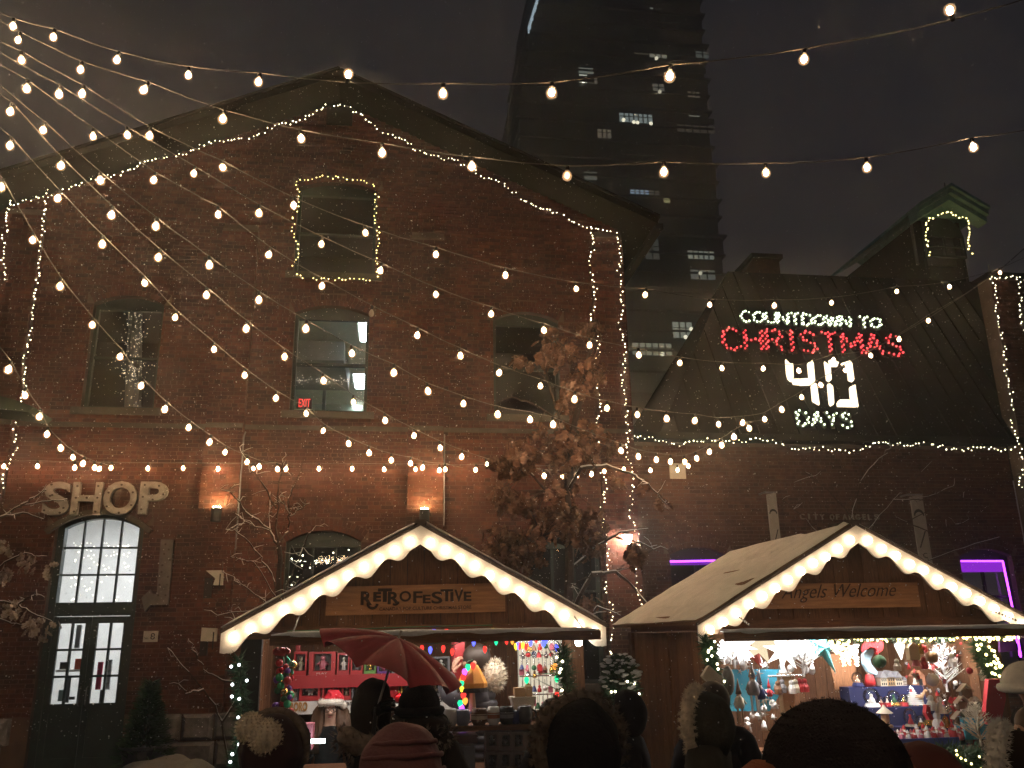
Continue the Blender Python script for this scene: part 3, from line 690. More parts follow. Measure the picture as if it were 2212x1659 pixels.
def led_word(word, tl, tr, bl_, br, pm, lm, wgap, stroke, step, skip=()):
    TL, TR, BLc, BR = (RP(*q) for q in (tl, tr, bl_, br)); n = len(word); sx_ = [0]
    wd = {'I': .55, ' ': .5, 'M': 1.15, 'W': 1.2}; tot = sum(wd.get(c, 1) for c in word)+wgap*(n-1); x = 0
    for ch_ in word:
        cw = wd.get(ch_, 1)/tot
        if ch_ != ' ':
            def loc(u, v):
                t = x+cw*u; top = TL.lerp(TR, t); bot = BLc.lerp(BR, t); return bot.lerp(top, v)
            pan = MB(); leds = MB()
            for st in GL[ch_]:
                q = [loc(*s_) + S_N*.05 for s_ in st]
                for p0, p1 in zip(q[:-1], q[1:]):
                    d = (p1-p0); L_ = d.length
                    if L_ < 1e-4: continue
                    d.normalize(); c_ = d.cross(S_N)*stroke; e_ = d*stroke*.6
                    pan.prism([p0-e_-c_, p1+e_-c_, p1+e_+c_, p0-e_+c_], S_N*.03)
                    k = max(1, int(L_/step))
                    for i in range(k):
                        leds.ball(p0+d*(L_*(i+.5+rnd.uniform(-.15, .15))/k)+c_*(.5 if i % 2 else -.5)+S_N*.045, .0235*rnd.uniform(.75, 1.1), 6, 4)
            lt = part('letter', pan, pm, cs); part('diodes', leds, lm, lt, kind='stuff')
        x += cw+wgap/tot
led_word('COUNTDOWN TO', (1597, 677), (1899, 693), (1599, 702), (1900, 716), M['panel_pale'], M['led_white'], .16, .036, .068)
led_word('CHRISTMAS', (1557, 715), (1944, 731), (1561, 760), (1951, 775), M['panel_red'], M['led_red'], .18, .048, .080)
led_word('DAYS', (1716, 894), (1834, 897), (1721, 925), (1840, 930), M['panel_pale'], M['led_white'], .26, .038, .075)
def seg(pts):
    q = [RP(*p_)+S_N*.06 for p_ in pts]; part('digit_segment', MB().prism(q, S_N*.05), M['segment'], cs)
z5 = lambda x, y: (1508.7+x/4.48, 658.3+y/4.48)
for poly_ in ([(828, 560), (868, 600), (900, 605), (905, 735), (880, 770), (850, 740), (838, 690)], [(885, 752), (962, 748), (962, 800), (905, 795)], [(968, 748), (1045, 745), (1085, 800), (968, 805)],
              [(1040, 600), (1085, 568), (1098, 600), (1112, 765), (1090, 785), (1055, 740)], [(1075, 815), (1110, 790), (1128, 800), (1155, 995), (1100, 965), (1088, 958)],
              [(1203, 580), (1240, 610), (1262, 640), (1272, 750), (1250, 768), (1225, 755)], [(1232, 800), (1255, 795), (1285, 825), (1296, 985), (1265, 1005), (1250, 985)],
              [(1245, 570), (1290, 560), (1342, 590), (1330, 622), (1262, 622)], [(1365, 600), (1450, 572), (1470, 600), (1490, 755), (1470, 772), (1435, 755), (1425, 640)],
              [(1445, 830), (1500, 805), (1512, 900), (1530, 1015), (1470, 960), (1455, 950)], [(1325, 975), (1350, 950), (1435, 950), (1515, 1012), (1330, 1008)]):
    seg([z5(*p_) for p_ in poly_])

# ------------------------------------------------------------------ condominium tower far behind
TY = 110.0
tw = thing('condominium_tower', 'dark tall condominium tower with a few lit flats behind the warehouse', 'tower', (32, TY, 0))
tglass = mat('dark_tower_glazing', (.010, .010, .012), .45, .3, .3); tslab = mat('tower_balcony_concrete', (.036, .035, .036), .8, .2, .3)
fz = 16.0; nfl = 0; body = MB(); rt = random.Random(4)
while fz < 108:
    xl = 16.8 if fz < 76 else 16.8+(fz-76)*.135; xr = 47.6+rt.uniform(0, .6)
    body.box(xl+.5, xr-.5, TY, TY+26, fz, fz+2.72)
    sl = MB().box(xl-rt.uniform(-.1, .3), xr, TY-rt.uniform(.4, .9), TY+26.4, fz+2.725, fz+3.02)
    part('floor_slab', sl, tslab, tw)
    if rt.random() < .8:
        bx_ = rt.uniform(xl, 40); part('balcony', MB().box(bx_, min(bx_+rt.uniform(4, 12), xr), TY-1.35, TY-1.25, fz, fz+1.05), tslab, tw)
    fz += 3.05
part('tower_wall', body, tglass, tw)
def twin(x0, x1, y0, y1, col, s, nx=3, dot=None):
    a = P(x0, y0, TY-.35); b = P(x1, y1, TY-.35)
    nm = 'lit_%d_%d' % (x0, y0); m = emat('lit_flat', col, s, False)
    wnd = part('window', MB().box(a.x, b.x, TY-.30, TY-.2, b.z, a.z), m, tw)
    mu = MB()
    for i in range(1, nx): xx = a.x+(b.x-a.x)*i/nx; mu.box(xx-.09, xx+.09, TY-.36, TY-.31, b.z, a.z)
    mu.box(a.x, b.x, TY-.355, TY-.305, b.z+(a.z-b.z)*.62-.06, b.z+(a.z-b.z)*.62+.06); part('mullions', mu, tglass, wnd)
    if dot:
        for dx, dy in dot: q = P(dx, dy, TY-.5); part('lamp', MB().ball(q, .30, 8, 6), emat('flat_lamp', (1, .95, .7), 5.0*s/.3*.35, False), wnd)
W_ = (.92, 1.0, .86); CB = (.75, .9, 1.0); WM = (1, .86, .66)
for args in ((1251, 1269, 160, 178, (.95, 1, .80), .75, 1, [(1260, 175)]), (1250, 1282, 145, 159, (.9, 1, .84), .20, 1), (1274, 1291, 167, 180, WM, .13, 2), (1371, 1400, 107, 117, WM, .07, 3), (1403, 1441, 106, 130, (1, .98, .78), .22, 3, [(1418, 126)]),
             (1503, 1532, 110, 125, W_, .10, 2), (1410, 1436, 180, 202, (1, .95, .78), .13, 2, [(1425, 198)]), (1486, 1512, 197, 210, WM, .12, 3), (1338, 1410, 243, 266, (.84, 1, .96), .30, 7, [(1347, 259), (1369, 264), (1377, 265), (1406, 267)]),
             (1291, 1321, 278, 298, WM, .12, 3), (1489, 1512, 247, 251, W_, .3, 2), (1405, 1411, 15, 20, W_, .5, 1), (1424, 1429, 18, 23, W_, .35, 1), (1258, 1281, 393, 405, (.95, 1, .6), .45, 3), (1262, 1290, 370, 388, W_, .10, 1), (1362, 1402, 409, 423, (.55, .75, 1.0), .45, 4), (1403, 1425, 411, 425, WM, .08, 2),
             (1434, 1448, 428, 437, (1, .95, .45), .35, 1), (1486, 1543, 541, 560, W_, .22, 5), (1492, 1546, 582, 604, W_, .12, 3, [(1513, 590)]), (1453, 1497, 695, 730, (.95, 1, .8), .28, 3, [(1493, 711), (1481, 728)]), (1366, 1452, 740, 768, (.95, 1, .74), .22, 6, [(1431, 765)]), (1463, 1545, 268, 288, WM, .05, 5), (1393, 1425, 515, 560, W_, .05, 2)):
    twin(*args)
stp = MB(); rq = random.Random(3)
for i in range(13):
    t = i/12; p0 = P(1162-20*t, -4+66*t, TY-1.5); stp.box(p0.x-.12, p0.x+.12, TY-1.6, TY-1.4, p0.z-.9*rq.uniform(.3, 1), p0.z+.5)
part('edge_lights', stp, emat('bluish_edge_light', (.68, .88, 1), .75, False), tw)

# ------------------------------------------------------------------ fittings on the warehouse wall
sg = thing('shop_sign', 'large weathered marquee letters spelling SHOP above the green door', 'sign', P(225, 1112, WY-.1))
z4 = lambda x, y: (x/2.88, 548.6+y/2.88)
for ch_, x0, x1, y0, y1 in (('S', 90, 152, 1042, 1115), ('H', 152, 220, 1043, 1113), ('O', 220, 297, 1041, 1113), ('P', 298, 362, 1042, 1112)):
    lt = part('letter', px_text(MB(), ch_, x0+2, x1-2, y0, y1, WY-.10, .09, bold=.025), M['rust_white'], sg)
    hs = MB()
    HO = {'S': [(320, 1435), (408, 1470), (275, 1595), (312, 1505), (372, 1610), (325, 1500), (395, 1580)], 'H': [(482, 1444), (472, 1517), (460, 1603), (540, 1517), (606, 1517), (612, 1444), (593, 1603)], 'O': [(757, 1436), (827, 1483), (817, 1563), (740, 1610), (664, 1570), (676, 1485)], 'P': [(902, 1437), (990, 1443), (1016, 1496), (950, 1528), (889, 1511), (879, 1589)]}
    for hx_, hy_ in HO[ch_]:
        q = P(*z4(hx_, hy_), WY-.191); hs.tube([q, q-Vector((0, .012, 0))], .018, 8)
    part('bulb_sockets', hs, M['hole'], lt)
# J shaped arrow sign
z6 = lambda x, y: (x/2.88, 1974/1.8228+y/2.88)
asg = thing('arrow_sign', 'rusty grey bent arrow sign full of bulb holes beside the green door', 'sign', P(355, 1300, WY-.06))
pts = [P(*z6(x, y), WY-.1) for x, y in ((1000, 236), (1082, 238), (1045, 644), (935, 646), (900, 690), (880, 600), (935, 548), (950, 575), (975, 575))]
part('sign_body', MB().prism(pts, (0, .07, 0)), M['rust_grey'], asg); hs = MB()
for x, y in ((1030, 267), (1022, 327), (1058, 365), (1010, 398), (1005, 440), (1045, 470), (1040, 520), (992, 520), (985, 585), (1030, 585), (1050, 300)):
    q = P(*z6(x, y), WY-.102); hs.tube([q, q-Vector((0, .01, 0))], .018, 8)
part('bulb_sockets', hs, M['hole'], asg)
npt = thing('number_plate', 'white plate numbered No. 8 on the brick wall right of the door', 'number plate', P(325, 1385, WY-.02))
a = P(*z6(888, 876), WY-.03); b = P(*z6(984, 806), WY-.03); part('plate', MB().box(a.x, b.x, WY-.03, WY-.002, a.z, b.z), M['plaque'], npt)
tx = MB(); px_text(tx, '8', *(z6(935, 0)[0], z6(962, 0)[0], z6(0, 820)[1], z6(0, 860)[1]), WY-.034, .006, bold=.0); px_text(tx, 'No.', z6(898, 0)[0], z6(924, 0)[0], z6(0, 845)[1], z6(0, 858)[1], WY-.034, .004); part('lettering', tx, M['black'], npt)
def sconce(label, px, py, y, m):
    q = P(px, py, y-.19); t = thing('wall_sconce', label, 'wall lamp', q, 'up-facing sconces on the brick pilasters')
    part('can', MB().lathe([(.085, -.24), (.088, -.24), (.09, 0), (.082, 0), (.08, -.02)], q, 14), M['black'], t); part('lamp', MB().lathe([(.079, -.018), (.07, .012), (.02, .022)], q, 14), m, t)
    part('bracket', MB().box(q.x-.03, q.x+.03, q.y+.08, y-.001, q.z-.16, q.z-.10), M['black'], t); return t
sconce('glowing sconce on the brick pilaster right of the SHOP letters', 468, 1097, PY, M['lamp_warm']); sconce('glowing sconce on the brick pilaster above the first stall roof', 917, 1100, PY, M['lamp_warm'])
q = P(1355, 1163, PY-.17); t = thing('bulkhead_lamp', 'bright white bulkhead lamp lighting the corner pilaster below the oak leaves', 'wall lamp', q)
part('hood', MB().lathe([(.10, .06), (.06, .10), (.02, .11)], q, 12), M['black'], t); part('lamp', MB().lathe([(.04, -.10), (.075, -.03), (.095, .055)], q, 12), M['lamp_white'], t); part('bracket', MB().box(q.x-.03, q.x+.03, q.y+.05, PY-.001, q.z+.06, q.z+.10), M['black'], t)
for nm, lab, pts in (('loudspeaker', 'upper small cream loudspeaker box on the warehouse wall', ((1280, 430), (1386, 428), (1380, 520), (1325, 520), (1340, 480))), ('loudspeaker', 'lower small cream loudspeaker box near the first stall eave', ((1255, 785), (1345, 790), (1340, 872), (1247, 870)))):
    k = [P(*z6(*p_), WY-.26) for p_ in pts]; t = thing(nm, lab, 'loudspeaker', k[-1], 'cream loudspeakers on the warehouse wall')
    part('case', MB().prism(k, (0, .2, 0)), M['plaque'], t); part('bracket', MB().box(k[0].x-.02, k[0].x+.10, WY-.18, WY-.01, k[0].z-.45, k[0].z-.12), M['black'], t)
    part('grille', MB().box(k[1].x-.045, k[1].x-.025, WY-.264, WY-.261, k[1].z-.34, k[1].z-.06), M['black'], t)
cd = MB(); xx = pil[1][1]+.02; cd.tube([(xx, PY+.01, 3.5), (xx, PY+.01, 5.5)], .014, 6); cd.tube([(xx, PY+.01, 5.5), (xx+.02, PY+.04, 5.6)], .014, 6)
solo('conduit', cd, M['metal'], 'thin grey conduit running down the lit pilaster edge', 'conduit')
cd = MB(); xx = pil[2][1]+.02; cd.tube([(xx, PY+.01, 3.9), (xx, PY+.01, 5.6)], .014, 6); solo('conduit', cd, M['metal'], 'thin conduit beside the pilaster above the first stall', 'conduit')
a = P(1446, 1001, RY-.04); b = P(1482, 1034, RY-.04); solo('wall_plaque', MB().box(a.x, b.x, RY-.05, RY-.002, b.z, a.z), M['plaque'], 'blank pale plaque on dark brick beneath the low festoon bulbs', 'plaque')
ga = MB(); k = [P(-60, 838, 12.5), P(40, 866, 12.5), P(74, 880, 12.5), P(60, 890, 12.5), P(-60, 876, 12.5)]; ga.prism(k, (0, .7, 0)); solo('awning', ga, flat('green_canvas', (.016, .034, .014), .8), 'green canvas awning tip poking in at the left edge', 'awning')
# City of Angels lettering and the two white banners
ca = thing('wall_lettering', 'faint pale wall letters reading CITY OF ANGELS above the second stall', 'lettering', P(1815, 1122, RY))
for ch_, x0, x1, dy in [('C', 1728, 1738, -1), ('I', 1746, 1749, -1), ('T', 1757, 1767, 0), ('Y', 1771, 1781, 0), ('O', 1793, 1802, 0), ('F', 1806, 1813, 0), ('A', 1820, 1830, 0), ('N', 1834, 1844, 0), ('G', 1848, 1857, 0), ('E', 1863, 1870, 0), ('L', 1875, 1882, 0), ('S', 1889, 1899, 0)]:
    part('letter', px_text(MB(), ch_, x0, x1, 1111+dy, 1123+dy, RY-.045, .03, bold=.02), flat('dull_letter', (.27, .24, .21), .7), ca)
def banner(label, tl, tr, br, bl_, sym):
    y = RY-.3; q = [P(*p_, y) for p_ in (bl_, br, tr, tl)]
    t = thing('banner', label, 'banner', q[0], 'white vertical banners on the low brick building')
    xm0, xm1 = q[3].x, q[2].x; part('cloth', MB().prism([(xm0, y, q[0].z), (xm1, y, q[0].z), (xm1, y, q[2].z), (xm0, y, q[3].z)], (0, .03, 0)), flat('banner_white', (.42, .39, .36), .8), t)
    pr = MB(); w_ = xm1-xm0; xc = (xm0+xm1)/2; zt_ = q[2].z
    for i in range(8):
        u0 = pi*i/8; u1 = pi*(i+1)/8; r0, r1 = w_*.42, w_*.32
        pr.prism([(xc-r0*cos(u0), y-.004, zt_-.42+r0*sin(u0)*1.2), (xc-r0*cos(u1), y-.004, zt_-.42+r0*sin(u1)*1.2), (xc-r1*cos(u1), y-.004, zt_-.42+r1*sin(u1)*.9), (xc-r1*cos(u0), y-.004, zt_-.42+r1*sin(u0)*.9)], (0, .003, 0))
    pr.prism([(xc-w_*.35, y-.004, zt_-1.05), (xc-w_*.25, y-.004, zt_-1.05), (xc+w_*.35, y-.004, zt_-.72), (xc+w_*.25, y-.004, zt_-.72)], (0, .003, 0))
    for j, c_ in enumerate('CITY'): put_text(pr, c_, (xc-.045, y-.003, zt_-1.25-j*.16), (.09, 0, 0), (0, 0, .10), (0, -1, 0), .003)
    part('print', pr, M['black'], t)
    part('pole', MB().tube([(xm0-.02, y-.01, zt_+.01), (xm0-.02, RY, zt_+.01)], .02, 6), M['metal'], t)
    if sym: part('top_bar', MB().box(xm0-.01, xm1+.01, y-.012, y+.04, zt_-.01, zt_+.02), M['metal'], t)
banner('white vertical banner behind the ridge of the second stall', (1656, 1068), (1676, 1064), (1690, 1200), (1668, 1200), True)
banner('white vertical banner right of the second stall peak', (1966, 1073), (1992, 1069), (2014, 1240), (1990, 1240), True)
# ================================================================== FESTOON STRINGS
core_me = MB().lathe([(.008, -.022), (.022, -.036), (.029, -.058), (.026, -.080), (.014, -.096), (.003, -.100)], seg=8).mesh('filament', M['bulb'], True)
def _core(m):
    c = core_me.copy(); c.materials.clear(); c.materials.append(m); return c
core_strong, core_soft, core_dim = _core(M['bulb_strong']), _core(M['bulb_soft']), _core(M['bulb_dim'])
env_prof = [(.012, .0), (.022, -.014), (.042, -.040), (.050, -.068), (.043, -.098), (.023, -.116), (.003, -.122)]
bulb_me = MB().lathe(env_prof, seg=14).mesh('bulb', M['envelope'], True)
bulb_off_me = MB().lathe([(r*.75, z) for r, z in env_prof], seg=12).mesh('bulb', M['unlit'], True)
def hang_bulb(t, c, sp=None, tilt=.12, up=False):
    s = rnd.uniform(.86, 1.04); b = link('bulb', bulb_off_me if sp == 'off' else bulb_me, t, c-ORG[t.name]); b.scale = (s, s, s)
    b.rotation_euler = (rnd.gauss(0, tilt), rnd.gauss(0, tilt)+(pi if up else 0), rnd.uniform(0, 6))
    if sp != 'off': link('filament', core_dim if sp == 'dim' else rnd.choice((core_me, core_me, core_strong, core_soft)), b)
    link('socket', sock_me, b); return b
sock_me = MB().lathe([(.008, .050), (.017, .046), (.021, .020), (.021, -.006), (.014, -.010)], seg=8).mesh('socket', M['black'])
POLE = (-4.2, 8.5)
def festoon(label, pts, A, B, special=(), ends=(), name='festoon_string'):
    """pts: where each bulb shows; the string hangs in the vertical plane over the ground line A-B"""
    n = Vector((B[1]-A[1], -(B[0]-A[0]), 0)).normalized(); o = Vector((A[0], A[1], 0))
    bp = [PL(px, py, o, n) for px, py in pts]
    t = thing(name, label, 'string lights', bp[0], 'festoon strings of warm bulbs over the yard')
    cab = [PL(px, py, o, n) for px, py in ends[:1]]
    for i, p in enumerate(bp):
        up = special and i in special and special[i] == 'up'
        c = p + Vector((0, 0, -.10 if up else .115)) 
        cab.append(c)
    cab += [PL(px, py, o, n) for px, py in ends[1:]]
    # slack between the lamps
    cc = []
    for a, b in zip(cab[:-1], cab[1:]):
        for k in range(4):
            s = k/4; q = a.lerp(b, s); q.z += -.012*sin(pi*s)*(b-a).length + rnd.uniform(-.004, .004); cc.append(q)
    cc.append(cab[-1])
    part('cable', MB().tube(cc, .0052, 5), M['rope'], t)
    for i, p in enumerate(bp):
        sp = special.get(i) if special else None
        c = p + Vector((0, 0, -.068 if sp == 'up' else .068)); b = hang_bulb(t, c, sp, .12, sp == 'up')
        if sp == 'off': b['label'] = 'unlit clear bulb'
        if sp == 'dim': b['label'] = 'dim cracked bulb'
    return t
festoon('topmost festoon string sweeping across the sky to the top right corner', [(27, 58), (115, 82), (254, 131), (406, 165), (559, 179), (751, 159), (957, 203), (1193, 202), (1449, 165), (1740, 130), (2053, 20)], POLE, (4.29, 5.25), {5: 'up', 10: 'up'}, [(-40, 10), (2300, -30)])
festoon('second festoon string, with one dim cracked bulb in front of the gable end', [(40, 88), (174, 152), (315, 196), (482, 258), (649, 302), (825, 331), (1019, 361), (1226, 381), (1435, 372), (1655, 376), (1874, 364), (2103, 321)], POLE, (5.25, 6.43), {7: 'dim'}, [(-40, 20), (2300, 265)])
AN = (13.0, 15.3)
festoon('festoon string crossing the outlined attic window and ending above the countdown sign', [(44, 130), (178, 203), (323, 294), (478, 365), (634, 445), (788, 505), (942, 551), (1092, 595), (1244, 626), (1395, 638), (1533, 660), (1674, 661), (1797, 655), (1938, 631), (2051, 620), (2160, 590)], POLE, AN, {}, [(-40, 70), (2235, 545)])
festoon('festoon string crossing the CHRISTMAS letters of the countdown sign', [(127, 203), (273, 293), (419, 377), (559, 461), (695, 529), (823, 586), (941, 638), (1062, 680), (1174, 715), (1274, 747), (1380, 768), (1469, 786), (1559, 797), (1650, 798), (1724, 802), (1801, 779), (1880, 770), (1944, 733), (2006, 693)], POLE, (13.0, 15.25), {}, [(-40, 90), (2158, 585)])
festoon('festoon string with one unlit bulb just right of the lit office window', [(57, 192), (200, 296), (333, 391), (470, 465), (582, 553), (696, 620), (803, 678), (902, 726), (994, 770), (1080, 807), (1168, 836), (1242, 863), (1312, 883), (1377, 897), (1440, 905), (1503, 910), (1552, 918), (1606, 914), (1651, 907), (1688, 885), (1731, 860), (1771, 833), (1825, 802)], POLE, (13.0, 15.2), {6: 'off'}, [(-40, 115), (2157, 587)])
festoon('festoon string running down past the lit office window into the oak leaves', [(93, 283), (215, 392), (336, 490), (451, 573), (559, 649), (661, 711), (759, 765), (851, 806), (923, 846), (1001, 874), (1075, 896), (1145, 908), (1194, 918), (1341, 975), (1378, 988), (1418, 995), (1449, 999), (1479, 1000), (1504, 992), (1534, 978), (1559, 963), (1585, 945), (1617, 926)], POLE, (13.0, 15.15), {}, [(-40, 150), (1660, 905)])
festoon('festoon string falling across the sill of the lit office window', [(23, 242), (132, 360), (241, 465), (343, 557), (445, 639), (532, 711), (615, 772), (697, 824), (763, 871), (831, 910), (894, 943), (950, 969), (998, 988), (1051, 1006), (1091, 1016), (1175, 1029), (1214, 1030), (1244, 1029), (1278, 1025), (1306, 1020)], POLE, (4.6, 15.15), {}, [(-40, 175), (1347, 1008)])
festoon('festoon string running down between the two upper lit windows to the wall', [(21, 316), (126, 431), (220, 528), (309, 614), (379, 688), (461, 757), (528, 813), (596, 861), (660, 895), (700, 933), (751, 959), (797, 979), (845, 995), (887, 1002), (914, 1011), (962, 1015)], POLE, (1.2, 15.2), {}, [(-40, 245), (1000, 1010)])
festoon('festoon string passing over the window that holds the glittering column', [(2, 406), (69, 522), (129, 620), (198, 704), (260, 773), (306, 835), (358, 885), (408, 925), (454, 956), (487, 979), (534, 999), (560, 1009), (598, 1014)], POLE, (-1.9, 15.2), {}, [(-40, 330), (640, 1008)])
festoon('leftmost short festoon string dropping steeply to the wall above SHOP', [(20, 800), (53, 856), (85, 902), (101, 940), (129, 969), (156, 990), (180, 1002), (203, 1011), (216, 1014)], POLE, (-4.95, 15.2), {}, [(-20, 720), (250, 1006)])
festoon('level row of festoon bulbs fixed along the brick wall above the SHOP sign', [(8, 1009), (80, 1009), (161, 1011), (240, 1012), (319, 1013), (395, 1013), (471, 1014), (546, 1014), (618, 1014), (689, 1014), (760, 1014), (829, 1015), (897, 1015), (949, 1017), (1028, 1016), (1347, 1015), (1405, 1017), (1464, 1017), (1487, 1008)], (-10, 15.22), (10, 15.22), {}, [(-40, 1003), (1509, 988)])
for lab_, A_, B_ in (('festoon string slung over the yard right above the viewer', Vector((-6.5, 1.2, 5.2)), Vector((8.0, 1.0, 5.2))), ('festoon string slung over the yard behind the viewer', Vector((-6.5, -2.2, 5.2)), Vector((8.0, -2.6, 5.2)))):  # unseen strings added overhead and behind to light the stall fronts
    nB = 18; t = thing('festoon_string', lab_, 'string lights', A_, 'festoon strings of warm bulbs over the yard'); part('cable', MB().tube([A_.lerp(B_, i/40)-Vector((0, 0, .5*sin(pi*i/40))) for i in range(41)], .0052, 5), M['rope'], t)
    for i in range(nB):
        u = (i+.5)/nB; hang_bulb(t, A_.lerp(B_, u)-Vector((0, 0, .5*sin(pi*u)+.05)))
def fill_lamp(label, x, y, z, L_, n=3, r=.17):  # unseen lamp posts added to give warm front and left light
    t = thing('yard_lamp', label, 'lamp post', (x, y, 0), 'warm globe lamp posts of the yard'); part('pole', MB().tube([(x, y, 0), (x, y, z)], [.09, .05], 10), BLKM, t); m = emat('globe_lamp', (1, .72, .42), L_)
    for i in range(n):
        u = 2*pi*i/n+.5; q = Vector((x+.42*cos(u), y+.42*sin(u), z+.12)); part('arm', MB().tube([(x, y, z-.15), (x+.42*cos(u), y+.42*sin(u), z-.1), q], .02, 6), BLKM, t); part('globe', MB().ball(q+Vector((0, 0, r)), r, 12, 9), m, t, True)
BLKM = M['black']
fill_lamp('warm three globe lamp post that carries the strings, just outside the left edge', -5.0, 8.3, 7.6, 32)
fill_lamp('warm three globe lamp post in the yard behind the viewer', -2.2, -2.6, 4.6, 42)
bk = MB(); q = P(2160, 583, 15.25); bk.tube([q, q+Vector((0, .34, .05))], .02, 6); bk.tube([q+Vector((0, .30, -.2)), q+Vector((0, .30, .25))], .02, 6); bk.tube([q, q+Vector((1.3, .1, 1.0))], .012, 5)
solo('cable_bracket', bk, M['metal'], 'metal wall bracket where the strings meet on the right hand corner', 'bracket')

# ================================================================== FAIRY LIGHT GARLANDS
def garland(label, runs, y, m='fairy', step=.070, jit=.060, r=.0108, name='fairy_light_garland', group='fairy light garlands outlining the buildings', q=9, drop=.05):
    rg = random.Random(q); lights = MB(); wires = MB(); first = None
    for run in runs:
        pts = [P(px, py, y) for px, py in run]
        if 'gable' in label:
            for p_ in pts: p_.z = min(p_.z, roof_z(p_.x)-.13)
        if first is None: first = pts[0]
        wv = []; acc = 0.0
        for a, b in zip(pts[:-1], pts[1:]):
            L_ = (b-a).length; k = max(1, int(L_/step)); d = (b-a).normalized(); nn = Vector((-d.z, 0, d.x))
            for i in range(k):
                s = (i+rg.random()*.7)/k; c = a.lerp(b, s); ph = acc+L_*s
                off = nn*(sin(ph*5.3)*jit*.55 + rg.uniform(-jit, jit)*.65)
                if i % 2 == 0: wv.append(c+off*.8+Vector((0, .01, 0)))
                if rg.random() > drop: lights.ball(c+off+Vector((0, rg.uniform(-.02, .01), 0)), r*rg.uniform(.7, 1.2), 6, 4)
            acc += L_
        if len(wv) > 1: wires.tube(wv, .005, 4)
    t = thing(name, label, 'fairy lights', first, group)
    part('wire', wires, M['black'], t); part('lights', lights, M[m], t, kind='stuff')
    return t
GY = WY-.17
garland('fairy light garland tracing the gable roofline of the warehouse', [[(18, 421), (60, 412), (105, 402), (170, 387), (230, 368), (290, 352), (330, 332), (385, 318), (440, 314), (505, 300), (560, 292), (600, 272), (660, 253), (705, 232), (735, 219)], [(735, 219), (760, 240), (800, 265), (850, 295), (890, 318), (935, 336), (985, 352), (1030, 370), (1075, 395), (1110, 418), (1150, 442), (1200, 463), (1240, 478), (1275, 488), (1300, 497), (1335, 506)]], GY)
garland('double fairy light garland down the left corner pilaster', [[(102, 408), (92, 470), (98, 500), (80, 560), (82, 620), (68, 680), (66, 740), (52, 790), (50, 850), (36, 900), (30, 960), (14, 1020), (12, 1060)], [(22, 424), (10, 470), (16, 500), (2, 560), (6, 600), (-6, 680)]], GY, q=12)
garland('double fairy light garland down the right corner pilaster behind the oak', [[(1275, 490), (1282, 520), (1276, 570), (1284, 630), (1280, 690), (1290, 740), (1286, 800), (1294, 860), (1290, 910), (1298, 960)], [(1298, 1010), (1305, 1060), (1303, 1100), (1308, 1160), (1314, 1200), (1312, 1270), (1320, 1330), (1324, 1400), (1330, 1440)], [(1334, 508), (1338, 560), (1342, 620), (1340, 680), (1348, 740), (1345, 800), (1352, 850), (1350, 900), (1360, 950), (1358, 1000), (1366, 1060), (1364, 1110), (1374, 1150), (1378, 1200), (1374, 1250), (1384, 1300), (1382, 1340), (1388, 1400)]], GY, q=5, step=.068)
garland('yellowish fairy light garland framing the dark attic window', [[(641, 396), (672, 387), (730, 381), (775, 388), (808, 402), (816, 430), (812, 500), (818, 560), (812, 600), (770, 603), (715, 606), (660, 597), (634, 578), (641, 540), (634, 500), (642, 440), (641, 396)]], WY-.09, 'fairy_yellow', q=8)
garland('wavy fairy light garland along the eave below the countdown sign', [[(1366, 945), (1420, 952), (1480, 958), (1550, 952), (1600, 950), (1652, 951), (1700, 962), (1760, 972), (1830, 972), (1875, 966), (1940, 955), (2000, 962), (2080, 970), (2160, 972), (2196, 966)]], RY-.46, q=6)
garland('fairy light garland down the dark corner at the right edge', [[(2140, 596), (2160, 604), (2200, 596), (2216, 600)], [(2142, 600), (2152, 650), (2160, 700), (2172, 780), (2182, 850), (2190, 920), (2206, 990), (2208, 1060)], [(2198, 600), (2204, 660), (2214, 720)]], 15.2, 'fairy', q=7)
garland('yellow fairy light garland around the headhouse arched window', [[(2008, 553), (2006, 530), (2000, 500), (2002, 476), (2020, 470), (2046, 456), (2070, 466), (2090, 476), (2092, 500), (2096, 530), (2098, 553)]], HY-.42, 'fairy_yellow', step=.085, r=.020, q=3)

